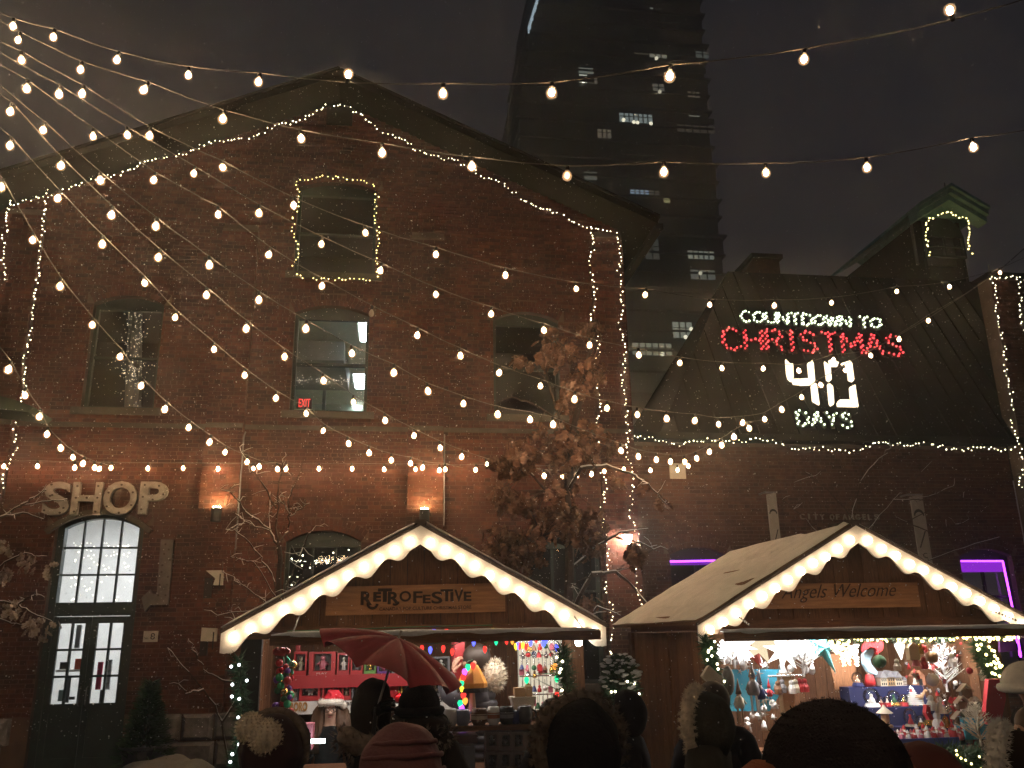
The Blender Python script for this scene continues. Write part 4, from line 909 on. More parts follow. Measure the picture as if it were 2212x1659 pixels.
# ================================================================== TIMBER STALLS
SY = 7.2
RISE, HALF, ZT = .845, 1.55, 2.045
def stall(label, cx, snowy):
    t = thing('market_stall', label, 'market stall', (cx, SY+1.4, 0), 'timber market stalls with lit scalloped gables')
    sl = RISE/HALF; zap = ZT+RISE; yb = 10.1
    for s in (-1, 1):
        # roof boards run along the ridge
        for i in range(8):
            u0, u1 = i/8, (i+1)/8-.006; x0, x1 = cx+s*HALF*u0, cx+s*HALF*u1; z0, z1 = zap-RISE*u0, zap-RISE*u1; lift = .006*(i % 2)
            part('roof_board', MB().prism([(x0, SY+.012, z0+lift), (x1, SY+.012, z1+lift), (x1, SY+.012, z1+.028+lift), (x0, SY+.012, z0+.028+lift)], (0, yb-SY, 0)), M['plank_lying'], t)
        # snow lying on the boards
        sn = MB(); nx, ny = 26, 34; base = len(sn.v); rs_ = random.Random(int(cx*10)+s)
        for j in range(ny+1):
            for i in range(nx+1):
                u = .0+1.0*i/nx; v = j/ny; x = cx+s*(HALF*u+(.012 if i == nx else 0)); y = SY+.01+(yb-SY)*v
                nz_ = noise.noise(Vector((x*2.3, y*.9, s*3.0)))*.012+noise.noise(Vector((x*9, y*2.2, 5)))*.006
                th = .040+nz_-(.026 if i in (0, nx) or j in (0, ny) else 0)
                if snowy and rs_.random() < .0: th = 0
                streak = max(0, noise.noise(Vector((x*13+7, y*.5, 2.0)))-.06)*.30
                sn.v.append((x, y, zap-RISE*u+.036+max(-.012, th-streak*(1 if .05 < v < .6 else 0))))
        for j in range(ny):
            for i in range(nx):
                a = base+j*(nx+1)+i; f = (a, a+1, a+nx+2, a+nx+1); sn.f.append(f if s > 0 else f[::-1])
        part('roof_snow', sn, M['snow_thin'], t, True)
        # scalloped bargeboard
        N_ = 90; top = []; bot = []
        for i in range(N_+1):
            u = i/N_; x = cx+s*HALF*u; z = zap-RISE*u; d = u*sqrt(HALF**2+RISE**2)
            h = .160+.036*sin(2*pi*(d-.10)/.295) + (.012 if u > .97 else 0)
            if u < .06: h = .152+.008*u/.06
            top.append((x, SY-.012, z+.004)); bot.append((x, SY-.012, z-h))
        bb = MB(); n = len(bb.v); Y2 = SY+.010
        for (a, b) in zip(top, bot): bb.v += [a, b, (a[0], Y2, a[2]), (b[0], Y2, b[2])]
        for i in range(N_):
            k = n+4*i; bb.f += [(k, k+1, k+5, k+4), (k+2, k+6, k+7, k+3), (k+1, k+3, k+7, k+5), (k, k+4, k+6, k+2)]
        bb.f += [(n, n+2, n+3, n+1), (n+4*N_, n+4*N_+1, n+4*N_+3, n+4*N_+2)]
        brd = part('bargeboard', bb, M['white'], t)
        for i in range(12):
            u = .055+.905*i/11.3; x = cx+s*HALF*u; z = zap-RISE*u-.088+rnd.uniform(-.008, .008)
            b = MB().ball((x, SY-.046, z), .030, 9, 7, (1, 1, 1.15)); part('bulb', b, M['bulb_stall'], brd)
        part('drip_edge', MB().prism([(cx, SY-.02, zap+.006), (cx+s*(HALF+.01), SY-.02, ZT+.006), (cx+s*(HALF+.01), SY-.02, ZT+.03), (cx, SY-.02, zap+.03)], (0, .03, 0)), M['bark'], t)
    part('ridge_board', MB().box(cx-.05, cx+.05, SY-.02, SY+.4, zap+.02, zap+.055), M['bark'], t)
    # gable planks
    GYY = SY+.30; k = int(2*1.40/.145)
    for i in range(k):
        x0 = cx-1.40+i*.145; x1 = x0+.139; zr = lambda x: zap-sl*abs(x-cx)-.03
        if zr(x0) < 2.13 and zr(x1) < 2.13: continue
        pts = [(x0, 0, 2.07), (x1, 0, 2.07), (x1, 0, max(2.11, zr(x1))), (x0, 0, max(2.11, zr(x0)))]
        if x0 < cx < x1: pts = [(x0, 0, 2.07), (x1, 0, 2.07), (x1, 0, zr(x1)), (cx, 0, zr(cx)), (x0, 0, zr(x0))]
        yo = rnd.uniform(0, .006); part('plank', MB().prism([(p[0], GYY+yo, p[2]) for p in pts], (0, .022, 0)), M['plank'], t)
    part('gable_backing', MB().prism([(cx-1.40, GYY+.03, 2.06), (cx+1.40, GYY+.03, 2.06), (cx+1.40, GYY+.03, 2.102), (cx, GYY+.03, zap-.04), (cx-1.40, GYY+.03, 2.102)], (0, .02, 0)), M['bark'], t)  # board added to stop lamp light showing through the plank gaps
    part('beam', MB().box(cx-1.42, cx+1.42, GYY-.04, GYY+.08, 2.0, 2.098), M['plank_lying'], t)
    for s in (-1, 1):
        part('post', MB().box(cx+s*1.36-.055, cx+s*1.36+.055, GYY-.03, GYY+.08, 0, 1.999), M['plank'], t)
        part('rear_post', MB().box(cx+s*1.36-.05, cx+s*1.36+.05, 9.84, 9.94, 0, 2.0), M['plank'], t)
        n_w = 15
        for i in range(n_w):
            y0 = GYY+.085+i*(9.835-GYY-.085)/n_w; y1 = y0+(9.835-GYY-.085)/n_w-.006; xo = rnd.uniform(0, .006)
            part('plank', MB().box(cx+s*1.36-.012-xo, cx+s*1.36+.012+xo, y0, y1, .02, 2.0), M['plank'], t)
        part('wall_plate', MB().box(cx+s*1.36-.03, cx+s*1.36+.03, GYY+.082, 9.9, 2.003, 2.07), M['plank_lying'], t)
        part('batten', MB().box(cx+s*1.385-.012, cx+s*1.385+.012, 8.55, 8.66, .02, 2.0), M['plank'], t)
    for i in range(19):
        x0 = cx-1.34+i*.141; part('plank', MB().box(x0, x0+.136, 9.86, 9.88, .02, 2.75 if abs(x0+.07-cx) < .35 else 2.1), M['plank'], t)
    for i in range(13):                  # counter front
        x0 = cx-1.30+i*.2; part('plank', MB().box(x0, x0+.195, GYY-.02, GYY+.002, .02, .94), M['plank'], t)
    part('counter', MB().box(cx-1.34, cx+1.34, GYY-.22, GYY+.42, .945, .985), M['plank_lying'], t)
    return t
st1 = stall('timber market stall with the RETROFESTIVE sign on its gable', .215, False)
st2 = stall('snow roofed timber stall with the Angels Welcome sign on its gable', 4.115, True)
def flap(label, x0, x1, z, par, y0=6.86):
    f = part('hatch_flap', MB().box(x0, x1, y0, SY+.26, z-.045, z), M['plank_lying'], par)
    part('flap_edge', MB().box(x0, x1, y0-.028, y0-.001, z-.058, z+.012), M['plank_lying'], f)
    sn = MB(); n = 60; pts = []; rr_ = []
    for i in range(n+1):
        u = i/n; x = x0+.005+(x1-x0-.01)*u; e = min(1, min(u, 1-u)*18)
        pts.append((x, y0+.0, z+.012)); rr_.append((.030+.010*noise.noise(Vector((x*3.0, par.location.x, 0))))*(.35+.65*e))
    sn.tube(pts, rr_, 10)
    m_ = len(sn.v); 
    for i in range(n+1):
        x = x0+(x1-x0)*i/n; sn.v += [(x, y0+.02, z+.035+.008*noise.noise(Vector((x*4, 1, 2)))), (x, SY+.2, z+.03)]
    sn.f += [(m_+2*i, m_+2*i+2, m_+2*i+3, m_+2*i+1) for i in range(n)]
    part('snow', sn, M['snow'], f, True); return f
a = P(583, 1392, 6.86); b = P(1296, 1368, 6.86); flap('', a.x, b.x, (a.z+b.z)/2+.03, st1)
a = P(1562, 1378, 6.86); flap('', a.x, 5.72, a.z+.03, st2)
for par, xs in ((st1, (-.75, 1.5)), (st2, (2.9, 5.3))):     # chains that hold the flaps
    for x in xs:
        cb = MB(); 
        for i in range(14):
            u = i/13; cb.ball((x, 6.9+.5*u, 2.05+.16*u), .012, 5, 4, (.6, 1.3, .9))
        part('flap_chain', cb, M['metal'], par)
# gable signs
a = P(703, 1330, 7.46); b = P(1092, 1330, 7.46); c = P(1092, 1262, 7.46)
sgn = thing('stall_sign', 'wooden RETROFESTIVE sign board on the gable of the first stall', 'sign', ((a.x+b.x)/2, 7.46, a.z))
part('board', MB().prism([(a.x, 7.46, a.z+.0), (b.x, 7.46, P(1092, 1321, 7.46).z), (b.x, 7.46, P(1092, 1259, 7.46).z), (a.x, 7.46, P(703, 1268, 7.46).z)], (0, .03, 0)), M['sign_wood'], sgn)
zs_ = lambda x, y: (740.6+x/6.72, 1234.3+y/6.72)
for ch_, x0, x1, y0, y1, bd in (('R', 255, 425, 290, 490, .035), ('E', 440, 555, 300, 440, .05), ('T', 505, 710, 248, 445, .045), ('R', 650, 825, 295, 478, .03), ('O', 820, 990, 285, 440, .025), ('F', 1020, 1155, 290, 460, .02), ('E', 1160, 1275, 340, 465, .03), ('S', 1285, 1445, 295, 470, .02), ('T', 1415, 1600, 260, 435, .025), ('I', 1560, 1605, 300, 435, .02), ('V', 1618, 1748, 265, 440, .03), ('E', 1755, 1866, 295, 430, .03)):
    p0 = zs_(x0, y0); p1 = zs_(x1, y1); lt = part('letter', px_text(MB(), ch_, p0[0], p1[0], p0[1], p1[1], 7.458, .004, bold=bd), M['sign_ink'], sgn)
sw = MB()
for cx_, cy_, R_, a0, a1 in ((430, 470, 68, .0, 3.3),):       # the curled tail of the first R
    q = [P(*zs_(cx_+R_*cos(u), cy_+R_*.95*sin(u)), 7.456) for u in [a0+(a1-a0)*i/14 for i in range(15)]]; sw.tube(q, .012, 6)
q = [P(*zs_(760+48*cos(u), 435+48*sin(u)), 7.456) for u in [.1+2.2*i/10 for i in range(11)]]; sw.tube(q, .009, 6)
part('flourish', sw, M['sign_ink'], sgn)
p0 = zs_(530, 515); p1 = zs_(1866, 560); A_ = P(*zs_(530, 572), 7.458); B_ = P(*zs_(1866, 540), 7.458); C_ = P(*zs_(530, 522), 7.458)
part('lettering', put_text(MB(), "CANADA'S POP CULTURE CHRISTMAS STORE", A_, B_-A_, C_-A_, (0, -1, 0), .004, bold=.012), M['sign_ink_soft'], sgn)
a = P(1622, 1316, 7.46); b = P(1990, 1316, 7.46); c = P(1990, 1258, 7.46)
sg2 = thing('stall_sign', 'wooden Angels Welcome sign board on the gable of the second stall', 'sign', ((a.x+b.x)/2, 7.46, a.z))
part('board', MB().box(a.x, b.x, 7.46, 7.49, a.z, c.z), M['sign_wood'], sg2)
A_ = P(1688, 1303, 7.458); B_ = P(1936, 1297, 7.458); C_ = P(1688, 1264, 7.458)
part('lettering', put_text(MB(), 'Angels Welcome', A_, B_-A_, C_-A_, (0, -1, 0), .004, shear=.35, bold=-.008), M['sign_ink_soft'], sg2)
# ================================================================== GOODS IN THE STALLS
def col(name, c, rough=.5, **k): return flat(name, c, rough, **k)
RED = col('red_card', (.45, .025, .03)); DRED = col('dark_red_paint', (.40, .022, .03), .4); GRN = col('green_card', (.12, .30, .06)); DGRN = col('dark_green_card', (.03, .12, .05))
CREAM = col('cream_plush', (.62, .54, .42), .9); SKIN = col('doll_skin', (.55, .33, .22)); GREYC = col('grey_card', (.22, .22, .24)); BLUE = col('blue_cloth', (.016, .020, .085), .8); BRN = col('brown_paint', (.16, .075, .035))
WHITE = col('glossy_white', (.78, .76, .74), .25); PINK = col('pink_print', (.55, .16, .22)); GOLD = mat('gold_gloss', (.75, .45, .12), .25, .1, 6, metal=.8); BLK = M['black']; CYAN = col('turquoise_panel', (.06, .42, .62), .5); TAN = col('tan_wood', (.42, .26, .13))
SILV = mat('silver_gloss', (.7, .7, .72), .2, .1, 6, metal=.9); LBLUE = col('pale_blue_felt', (.42, .62, .78), .8); NAVY = col('navy_gloss', (.02, .03, .12), .3); ORANGE = col('orange_shade', (.72, .30, .035), .6); PURP = col('purple_gloss', (.15, .05, .30), .3)
WGLOW = emat('white_paper_star', (1, .97, .90), 2.4, True); WGLOW2 = emat('warm_paper_star', (1, .84, .55), 1.0, True); TGLOW = col('teal_paper', (.04, .20, .22), .7)
# strip lamps that light the goods
def strip_lamp(label, x0, x1, y, z, col_, s):
    t = thing('strip_lamp', label, 'lamp', ((x0+x1)/2, y, z), 'strip lamps inside the stalls')
    part('housing', MB().box(x0-.03, x1+.03, y-.05, y+.05, z+.001, z+.05), M['metal'], t)
    part('tube', MB().tube([(x0, y, z-.02), (x1, y, z-.02)], .02, 8), emat('strip_lamp_tube', col_, s), t)
strip_lamp('strip lamp under the roof of the first stall, behind its hatch flap', -.9, 1.35, 7.63, 2.02, (1, .90, .80), 52)
strip_lamp('strip lamp under the roof of the second stall, behind its hatch flap', 3.0, 5.2, 7.63, 2.02, (1, .95, .90), 270)

# ---- first stall: shelves and boxed toys
SH = 8.7
a = P(622, 1466, SH); b = P(990, 1450, SH); zsh = (a.z+b.z)/2
shf = thing('red_shelf', 'long red shelf board across the first stall behind the umbrella', 'shelf', ((a.x+b.x)/2, SH, zsh-.1))
part('board', MB().box(a.x, b.x, SH-.03, SH+.34, zsh-.022, zsh), DRED, shf); part('front_lip', MB().box(a.x, b.x, SH-.05, SH-.031, zsh-.105, zsh+.012), DRED, shf)
for x in (a.x+.02, b.x-.04): part('upright', MB().box(x, x+.045, SH+.36, SH+.40, 0, 2.0), DRED, shf)
zl = P(760, 1513, SH).z
shl = thing('lower_shelf', 'lower shelf with a white lettered banner strip in the first stall', 'shelf', ((a.x+b.x)/2, SH, zl-.1))
part('board', MB().box(a.x, b.x+.2, SH-.03, SH+.34, zl-.022, zl), DRED, shl)
bn = part('banner_strip', MB().box(a.x, b.x, SH-.055, SH-.035, P(700, 1541, SH).z, zl+.006), WHITE, shl)
tx = MB(); put_text(tx, "Canada's Pop Culture Christmas Store", P(738, 1528, SH-.058), P(968, 1519, SH-.058)-P(738, 1528, SH-.058), (0, 0, .062), (0, -1, 0), .003, bold=.015); part('lettering', tx, BLK, bn)
put_text(lg := MB(), 'RORO', P(626, 1537, SH-.058), P(664, 1536, SH-.058)-P(626, 1537, SH-.058), (0, 0, .082), (0, -1, 0), .012, bold=.05); part('logo', lg, col('brown_logo', (.45, .24, .08)), bn)
rup = MB(); q0 = P(982, 1480, 8.0); rup.box(q0.x, q0.x+.09, 8.0, 8.05, .2, 1.98); solo('red_post', rup, DRED, 'red slotted shelf post beside the lamp with the orange shade', 'post')
z4b = lambda x, y: (466.3+x/5.04, 1329.8+y/5.04)
def toy_box(label, x0, x1, ytop, ybot, y, m, fig, win=(.12, .88, .22, .9), depth=.16, text=None, zbase=None, group='boxed toys on the shelves'):
    a = P(x0, ybot, y); b = P(x1, ytop, y); z0 = zbase if zbase is not None else a.z; z1 = z0+(b.z-a.z); w = b.x-a.x; h = z1-z0
    t = thing('toy_box', label, 'toy box', ((a.x+b.x)/2, y, z0), group)
    wx0, wx1, wz0, wz1 = a.x+w*win[0], a.x+w*win[1], z0+h*win[2], z0+h*win[3]
    mb = MB(); mb.box(a.x, wx0, y, y+depth, z0, z1); mb.box(wx1, b.x, y, y+depth, z0, z1); mb.box(wx0, wx1, y, y+depth, z0, wz0); mb.box(wx0, wx1, y, y+depth, wz1, z1); mb.box(wx0, wx1, y+depth-.01, y+depth, wz0, wz1)
    part('carton', mb, m, t)
    part('backing', MB().box(wx0, wx1, y+depth-.014, y+depth-.011, wz0, wz1), col('box_backing', (.10, .085, .08)), t)
    part('window', MB().quad((wx0, y+.004, wz0), (wx1, y+.004, wz0), (wx1, y+.004, wz1), (wx0, y+.004, wz1)), M['glass_clear'], t)
    xc = (wx0+wx1)/2; fh = wz1-wz0; yy = y+depth*.5
    f = MB(); f.ball((xc, yy, wz0+fh*.36), 1, 10, 8, (min(w*.17, fh*.24), .035, fh*.27)); f.ball((xc, yy, wz0+fh*.73), 1, 10, 8, (min(w*.14, fh*.17), .04, fh*.16))
    for s in (-1, 1): f.tube([(xc+s*w*.12, yy, wz0+fh*.5), (xc+s*w*.23, yy-.01, wz0+fh*.34)], fh*.055, 6); f.tube([(xc+s*w*.07, yy, wz0+fh*.2), (xc+s*w*.08, yy-.01, wz0+.004)], fh*.07, 6)
    part('figure', f, fig, t, True)
    if text: put_text(tm := MB(), text, (xc-w*.2, y-.002, z0+h*.07), (w*.4, 0, 0), (0, 0, h*.07), (0, -1, 0), .002); part('lettering', tm, WHITE, t)
    return t
for args in (('red and green toy box beside the hanging bauble cluster', 633, 664, 1397, 1451, RED, CREAM), ('big red toy box with a round dark window, widest on the red shelf', 667, 726, 1396, 1449, RED, PINK, (.16, .84, .2, .92), .2, 'PLAY'), ('red toy box with a figure in a white shirt on the red shelf', 728, 756, 1398, 1447, DRED, WHITE),
             ('red toy box with a dark suited figure on the red shelf', 757, 785, 1400, 1446, RED, GREYC), ('lime green toy box on the red shelf', 787, 813, 1404, 1445, GRN, GOLD), ('dark box printed with pink figures at the umbrella end of the red shelf', 815, 843, 1412, 1444, PURP, PINK),
             ('dark toy box nearly hidden behind the red umbrella', 846, 880, 1405, 1442, GREYC, CREAM), ('red toy box right of centre behind the red umbrella', 884, 930, 1400, 1440, RED, CREAM), ('grey toy box at the right end of the red shelf', 935, 972, 1402, 1438, GREYC, WHITE)):
    toy_box(*args[:5], SH, *args[5:7], *( [args[7]] if len(args) > 7 else [(.12, .88, .22, .9)]), *( [args[8]] if len(args) > 8 else [.16]), text=args[9] if len(args) > 9 else None, zbase=zsh+.002)
for args in (('small dark toy box with a cream figure at the left end of the lower shelf', 628, 643, 1488, 1521, GREYC, CREAM), ('wide red toy box with a round white plush figure on the lower shelf', 645, 693, 1476, 1521, RED, WHITE), ('red box with a small red figure next to the wide red toy box', 695, 735, 1481, 1518, RED, RED), ('low red toy box behind the red Santa hat', 738, 758, 1480, 1516, RED, CREAM),
             ('dark grey blister pack right of the red Santa hat', 760, 780, 1481, 1515, GREYC, GREYC), ('white topped slim box near the umbrella handle', 782, 799, 1470, 1514, WHITE, CREAM), ('yellow card box above the black beanie', 866, 890, 1466, 1508, col('yellow_card', (.65, .38, .05)), WHITE), ('grey striped box above the black beanie', 892, 920, 1464, 1505, GREYC, WHITE), ('grey toy box at the far right of the lower shelf', 925, 955, 1470, 1503, GREYC, CREAM)):
    toy_box(*args[:5], SH, *args[5:7], zbase=zl+.008)
pl = MB(); q = P(848, 1508, SH+.1)
for i in range(60):
    u = rnd.uniform(0, 6.28); v = rnd.uniform(.2, 1); pl.spike((q.x+.02*cos(u), q.y+.02*sin(u), zl+.12), (.12*cos(u)*v, .09*sin(u)*v, .14*(1.1-v)+.02), .012)
t = thing('green_plant', 'small bushy green plant in a red pot on the lower shelf', 'plant', (q.x, q.y, zl+.008)); part('leaves', pl, col('leaf_green', (.10, .32, .08)), t, kind='stuff'); part('pot', MB().lathe([(.045, 0), (.065, .11), (.06, .11), (.04, .05)], (q.x, q.y, zl+.008), 12), DRED, t)
t = thing('bauble', 'shiny red bauble hanging between the two dark hats', 'bauble', P(862, 1508, 7.9)); part('ball', MB().ball(P(862, 1508, 7.9), .045, 14, 10), mat('red_mirror', (.55, .01, .02), .12, .1, metal=.7), t, True); part('cap', MB().tube([P(862, 1508, 7.9)+Vector((0, 0, .04)), P(862, 1508, 7.9)+Vector((0, 0, .06))], .012, 8), GOLD, t)
# bauble cluster on the left post
cl = [RED, DGRN, GOLD, NAVY, RED, col('bright_green_gloss', (.03, .30, .12), .25), mat('red_mirror_ball', (.5, .01, .02), .15, .1, metal=.6), PURP]
balls = {}
for i in range(46):
    px = 612+rnd.gauss(0, 7)+ (4 if i % 3 else -5); py = 1432+110*(i/46); balls.setdefault(i % len(cl), []).append((P(px, py, 7.45+rnd.uniform(-.06, .08)), rnd.uniform(.020, .034)))
t = thing('bauble_garland', 'hanging cluster of red, green, gold and blue baubles at the left of the first stall', 'garland', P(614, 1545, 7.45))
cb = MB().tube([P(612, 1418, 7.47), P(615, 1550, 7.47)], .008, 5); part('cord', cb, DGRN, t)
for k, lst in balls.items():
    for q, r in lst: part('bauble', MB().ball(q, r, 10, 7), cl[k], t, True)
st = MB(); pts = [z4b(770, 440), z4b(800, 470), z4b(845, 630), z4b(830, 640), z4b(775, 570)]; st.prism([P(x, y, 7.5) for x, y in pts], (0, .04, 0)); solo('elf_stocking', st, col('striped_green', (.04, .38, .24)), 'green and red striped hanging stocking above the bauble cluster', 'stocking')
bw = MB(); 
for i in range(40): bw.ball(P(*z4b(rnd.uniform(640, 800), 395+rnd.gauss(0, 14)), 7.5), .018, 6, 5)
solo('red_tinsel', bw, RED, 'red tinsel bow at the top of the bauble cluster', 'tinsel')
dv = MB(); q = P(520, 1420, 7.45); dv.box(P(522, 1420, 7.5).x, P(566, 1420, 7.5).x, 7.44, 7.52, .3, 2.0); solo('folded_shutter', dv, col('dark_shutter', (.035, .030, .028), .8), 'dark folded shutter panel at the left of the first stall opening', 'shutter')
# coloured lights along the hatch
C9 = {'b': emat('blue_bulb', (.08, .10, 1.0), 3.2), 'r': emat('red_bulb', (1.0, .04, .03), 2.0), 'g': emat('green_bulb', (.02, .9, .35), 1.6), 'y': emat('yellow_bulb', (1.0, .75, .05), 2.0), 'o': emat('orange_bulb', (1.0, .35, .05), 2.0), 'p': emat('violet_bulb', (.5, .10, 1), 2.4)}
z5b = lambda x, y: (877.8+x/4.744, 1329.8+y/4.744)
def c9_string(label, pts, y, group='coloured light strings of the first stall', R_=.017):
    q = [P(*p_, y) for p_, c in pts]; t = thing('coloured_light_string', label, 'string lights', q[0], group)
    part('wire', MB().tube([p_+Vector((0, .01, .035)) for p_ in q], .004, 4), DGRN, t)
    for p_, (pp, c) in zip(q, pts):
        b = MB().lathe([(.003, -.045), (R_*.7, -.030), (R_, -.008), (R_*.6, .012)], p_, 8); part('bulb', b, C9[c], t, True)
c9_string('coloured bulbs draped under the hatch flap of the first stall', [(z5b(160, 320), 'r'), (z5b(245, 335), 'b'), (z5b(378, 322), 'r'), (z5b(470, 355), 'r'), (z5b(690, 256), 'b'), (z5b(805, 328), 'r'), (z5b(920, 248), 'g'), (z5b(1027, 240), 'r'), (z5b(1085, 240), 'o'), (z5b(1122, 298), 'y'), (z5b(1140, 290), 'b'), (z5b(1160, 294), 'r'), (z5b(1192, 288), 'y'), (z5b(1225, 302), 'r'), (z5b(1265, 228), 'o'), (z5b(1272, 260), 'b'), (z5b(1330, 226), 'r'), (z5b(1435, 224), 'b'), (z5b(1540, 312), 'b')], 7.28)
c9_string('coloured bulbs peeping over the snow of the first stall hatch flap', [(z4b(770, 219), 'b'), (z4b(885, 217), 'o'), (z4b(1185, 208), 'r'), (z5b(282, 156), 'b'), (z5b(410, 154), 'r'), (z5b(730, 148), 'r'), (z5b(885, 143), 'y')], 7.0, R_=.022)
c9_string('coloured bulbs wound round the lamp with the orange shade', [(z5b(683, 498), 'r'), (z5b(632, 512), 'g'), (z5b(598, 560), 'p'), (z5b(582, 618), 'r'), (z5b(570, 682), 'g'), (z5b(575, 738), 'y'), (z5b(585, 800), 'r'), (z5b(603, 858), 'o'), (z5b(552, 884), 'g'), (z5b(566, 930), 'p'), (z5b(578, 965), 'p')], 7.52, R_=.024)
c9_string('coloured bulbs down the right side of the bright ornament rack', [(z5b(1405, 270), 'b'), (z5b(1522, 505), 'o'), (z5b(1540, 632), 'g'), (z5b(1232, 645), 'g'), (z5b(1542, 800), 'r')], 7.62, R_=.022)
# table lamp
lp = P(*z5b(675, 740), 7.6); zb = 1.235
t = thing('table_lamp', 'table lamp with flared orange shade on the counter of the first stall', 'lamp', (lp.x, 7.6, zb))
zA = P(*z5b(675, 505), 7.6).z; zB = P(*z5b(675, 690), 7.6).z; zC = P(*z5b(675, 738), 7.6).z
part('lamp_shade', MB().lathe([(.128, zC), (.130, zB), (.085, (zA+zB)/2+.01), (.048, zA), (.044, zA), (.080, (zA+zB)/2+.01), (.122, zB)], (lp.x, 7.6, 0), 8), ORANGE, t)
part('fringe', MB().lathe([(.131, zC-.035), (.133, zC), (.129, zC), (.127, zC-.035)], (lp.x, 7.6, 0), 16), BLK, t)
part('stem', MB().lathe([(.055, zb), (.05, zb+.02), (.022, zb+.05), (.034, zb+.16), (.020, zC-.02), (.015, zB)], (lp.x, 7.6, 0), 12), SKIN, t, True)
part('bulb', MB().ball((lp.x, 7.6, zB+.04), .022, 8, 6), emat('lamp_bulb', (1, .7, .35), 14), t)
# ornament rack
rk = thing('ornament_rack', 'bright wire rack hung with rows of ornaments at the right of the first stall', 'rack', P(1166, 1530, 7.9))
ra = P(1122, 1535, 7.92); rbb = P(1213, 1370, 7.92)
part('back_panel', MB().box(ra.x, rbb.x, 7.95, 7.97, ra.z, rbb.z), emat('lit_panel', (1, .88, .66), .75), rk)  # emission stands in for lamp light falling on the white board
wr = MB()
for i in range(12): x = ra.x+(rbb.x-ra.x)*i/11; wr.tube([(x, 7.93, ra.z), (x, 7.93, rbb.z)], .003, 4)
part('wire_grid', wr, SILV, rk)
rows = (1376, 1400, 1432, 1444, 1479, 1508)
for py in (1376, 1415, 1460, 1500): z = P(1166, py, 7.85).z; part('rail', MB().tube([(ra.x, 7.86, z), (rbb.x, 7.86, z)], .006, 5), SILV, rk)
oc = [(WHITE, 'white'), (RED, 'red'), (NAVY, 'navy blue'), (GOLD, 'gold'), (DGRN, 'dark green'), (SILV, 'silver'), (BRN, 'brown'), (PINK, 'pink')]
shapes = ['ball', 'box', 'bell', 'figure']
def ornament(label, q, m, kind, s, group, m2=None):
    t = thing('ornament', label, 'ornament', q, group); mb = MB()
    if kind == 'ball': mb.ball(q, s, 10, 8)
    elif kind == 'box': mb.box(q.x-s, q.x+s, q.y-s*.6, q.y+s*.6, q.z-s*1.3, q.z+s*.9); mb.prism([(q.x-s*1.1, q.y-s*.65, q.z+s*.9), (q.x+s*1.1, q.y-s*.65, q.z+s*.9), (q.x, q.y-s*.65, q.z+s*1.8)], (0, s*1.3, 0))
    elif kind == 'bell': mb.lathe([(s*1.1, -s), (s*.8, -s*.2), (s*.45, s*.7), (s*.1, s)], q, 10)
    else: mb.lathe([(s*.8, -s*1.6), (s*.9, -s*.6), (s*.5, s*.1)], q, 9); mb.ball(q+Vector((0, 0, s*.5)), s*.55, 9, 7)
    part('body', mb, m, t, kind == 'ball'); 
    part('hanger', MB().tube([q+Vector((0, 0, s*.9)), q+Vector((0, .005, s*.9+.05))], .003, 4), SILV, t)
    if m2: part('trim', MB().lathe([(s*.95, -s*.15), (s*1.02, 0), (s*.95, s*.15)], q, 10), m2, t)
    return t
where = ['top row', 'second row', 'middle row', 'fourth row', 'bottom row']; n_o = 0
words_ = ['at the left end', 'left of centre', 'a little left of centre', 'in the centre', 'a little right of centre', 'right of centre', 'at the right end']
for j, py in enumerate((1397, 1414, 1442, 1452, 1488)):
    for i in range(7):
        m, nm = oc[(i*3+j*5+i*j) % 8]; kd = shapes[(i+j*3) % 4]; q = P(1128+12.5*i+rnd.uniform(-2, 2), py+rnd.uniform(-3, 3), 7.83+(.03 if j % 2 else 0))
        ornament('%s %s ornament in the %s of the rack, %s' % (nm, {'ball': 'round', 'box': 'house', 'bell': 'bell', 'figure': 'doll'}[kd], where[j], words_[i]), q, m, kd, rnd.uniform(.019, .026), 'ornaments hanging on the wire rack')
for i in range(7):
    m, nm = oc[(i*5+2) % 8]; ornament('%s ornament heaped below the rack, %s' % (nm, words_[i]), P(1140+11*i, 1520+rnd.uniform(-4, 4), 7.7), m, shapes[i % 4], .026, 'ornaments heaped below the rack')
# goods shelf in front with mugs
zm = P(1060, 1567, 6.98).z
ms = thing('mug_shelf', 'narrow wooden shelf in front of the first stall carrying a row of mugs', 'shelf', (P(1060, 1567, 6.98).x, 7.0, zm-.05))
xa, xb = P(925, 1567, 6.98).x, P(1168, 1560, 6.98).x
part('board', MB().box(xa, xb, 6.93, 7.22, zm-.03, zm), M['plank_lying'], ms)
for x in (xa+.05, xb-.09): part('bracket', MB().prism([(x, 7.0, zm-.031), (x, 7.21, zm-.031), (x, 7.21, zm-.24)], (.03, 0, 0)), M['plank'], ms)
def mug(label, x, m, r, h, trim=None):
    q = Vector((x, 7.03, zm+.002)); t = thing('mug', label, 'mug', q, 'mugs in a row on the stall shelf')
    part('cup', MB().lathe([(r*.7, 0), (r*.98, h*.25), (r, h*.6), (r*.86, h*.97), (r*.78, h), (r*.74, h*.9), (r*.8, h*.2)], q, 16), m, t, True)
    part('handle', MB().tube([q+Vector((r*.9+.035*sin(u)*1.0, 0, h*.5-.034*cos(u))) for u in [pi*i/8 for i in range(9)]], .008, 6), m, t, True)
    if trim: part('print', MB().lathe([(r*1.003, h*.35), (r*1.008, h*.5), (r*.985, h*.68)], q, 16), trim, t)
mx = lambda x: P(*z5b(x, 1110), 7.03).x
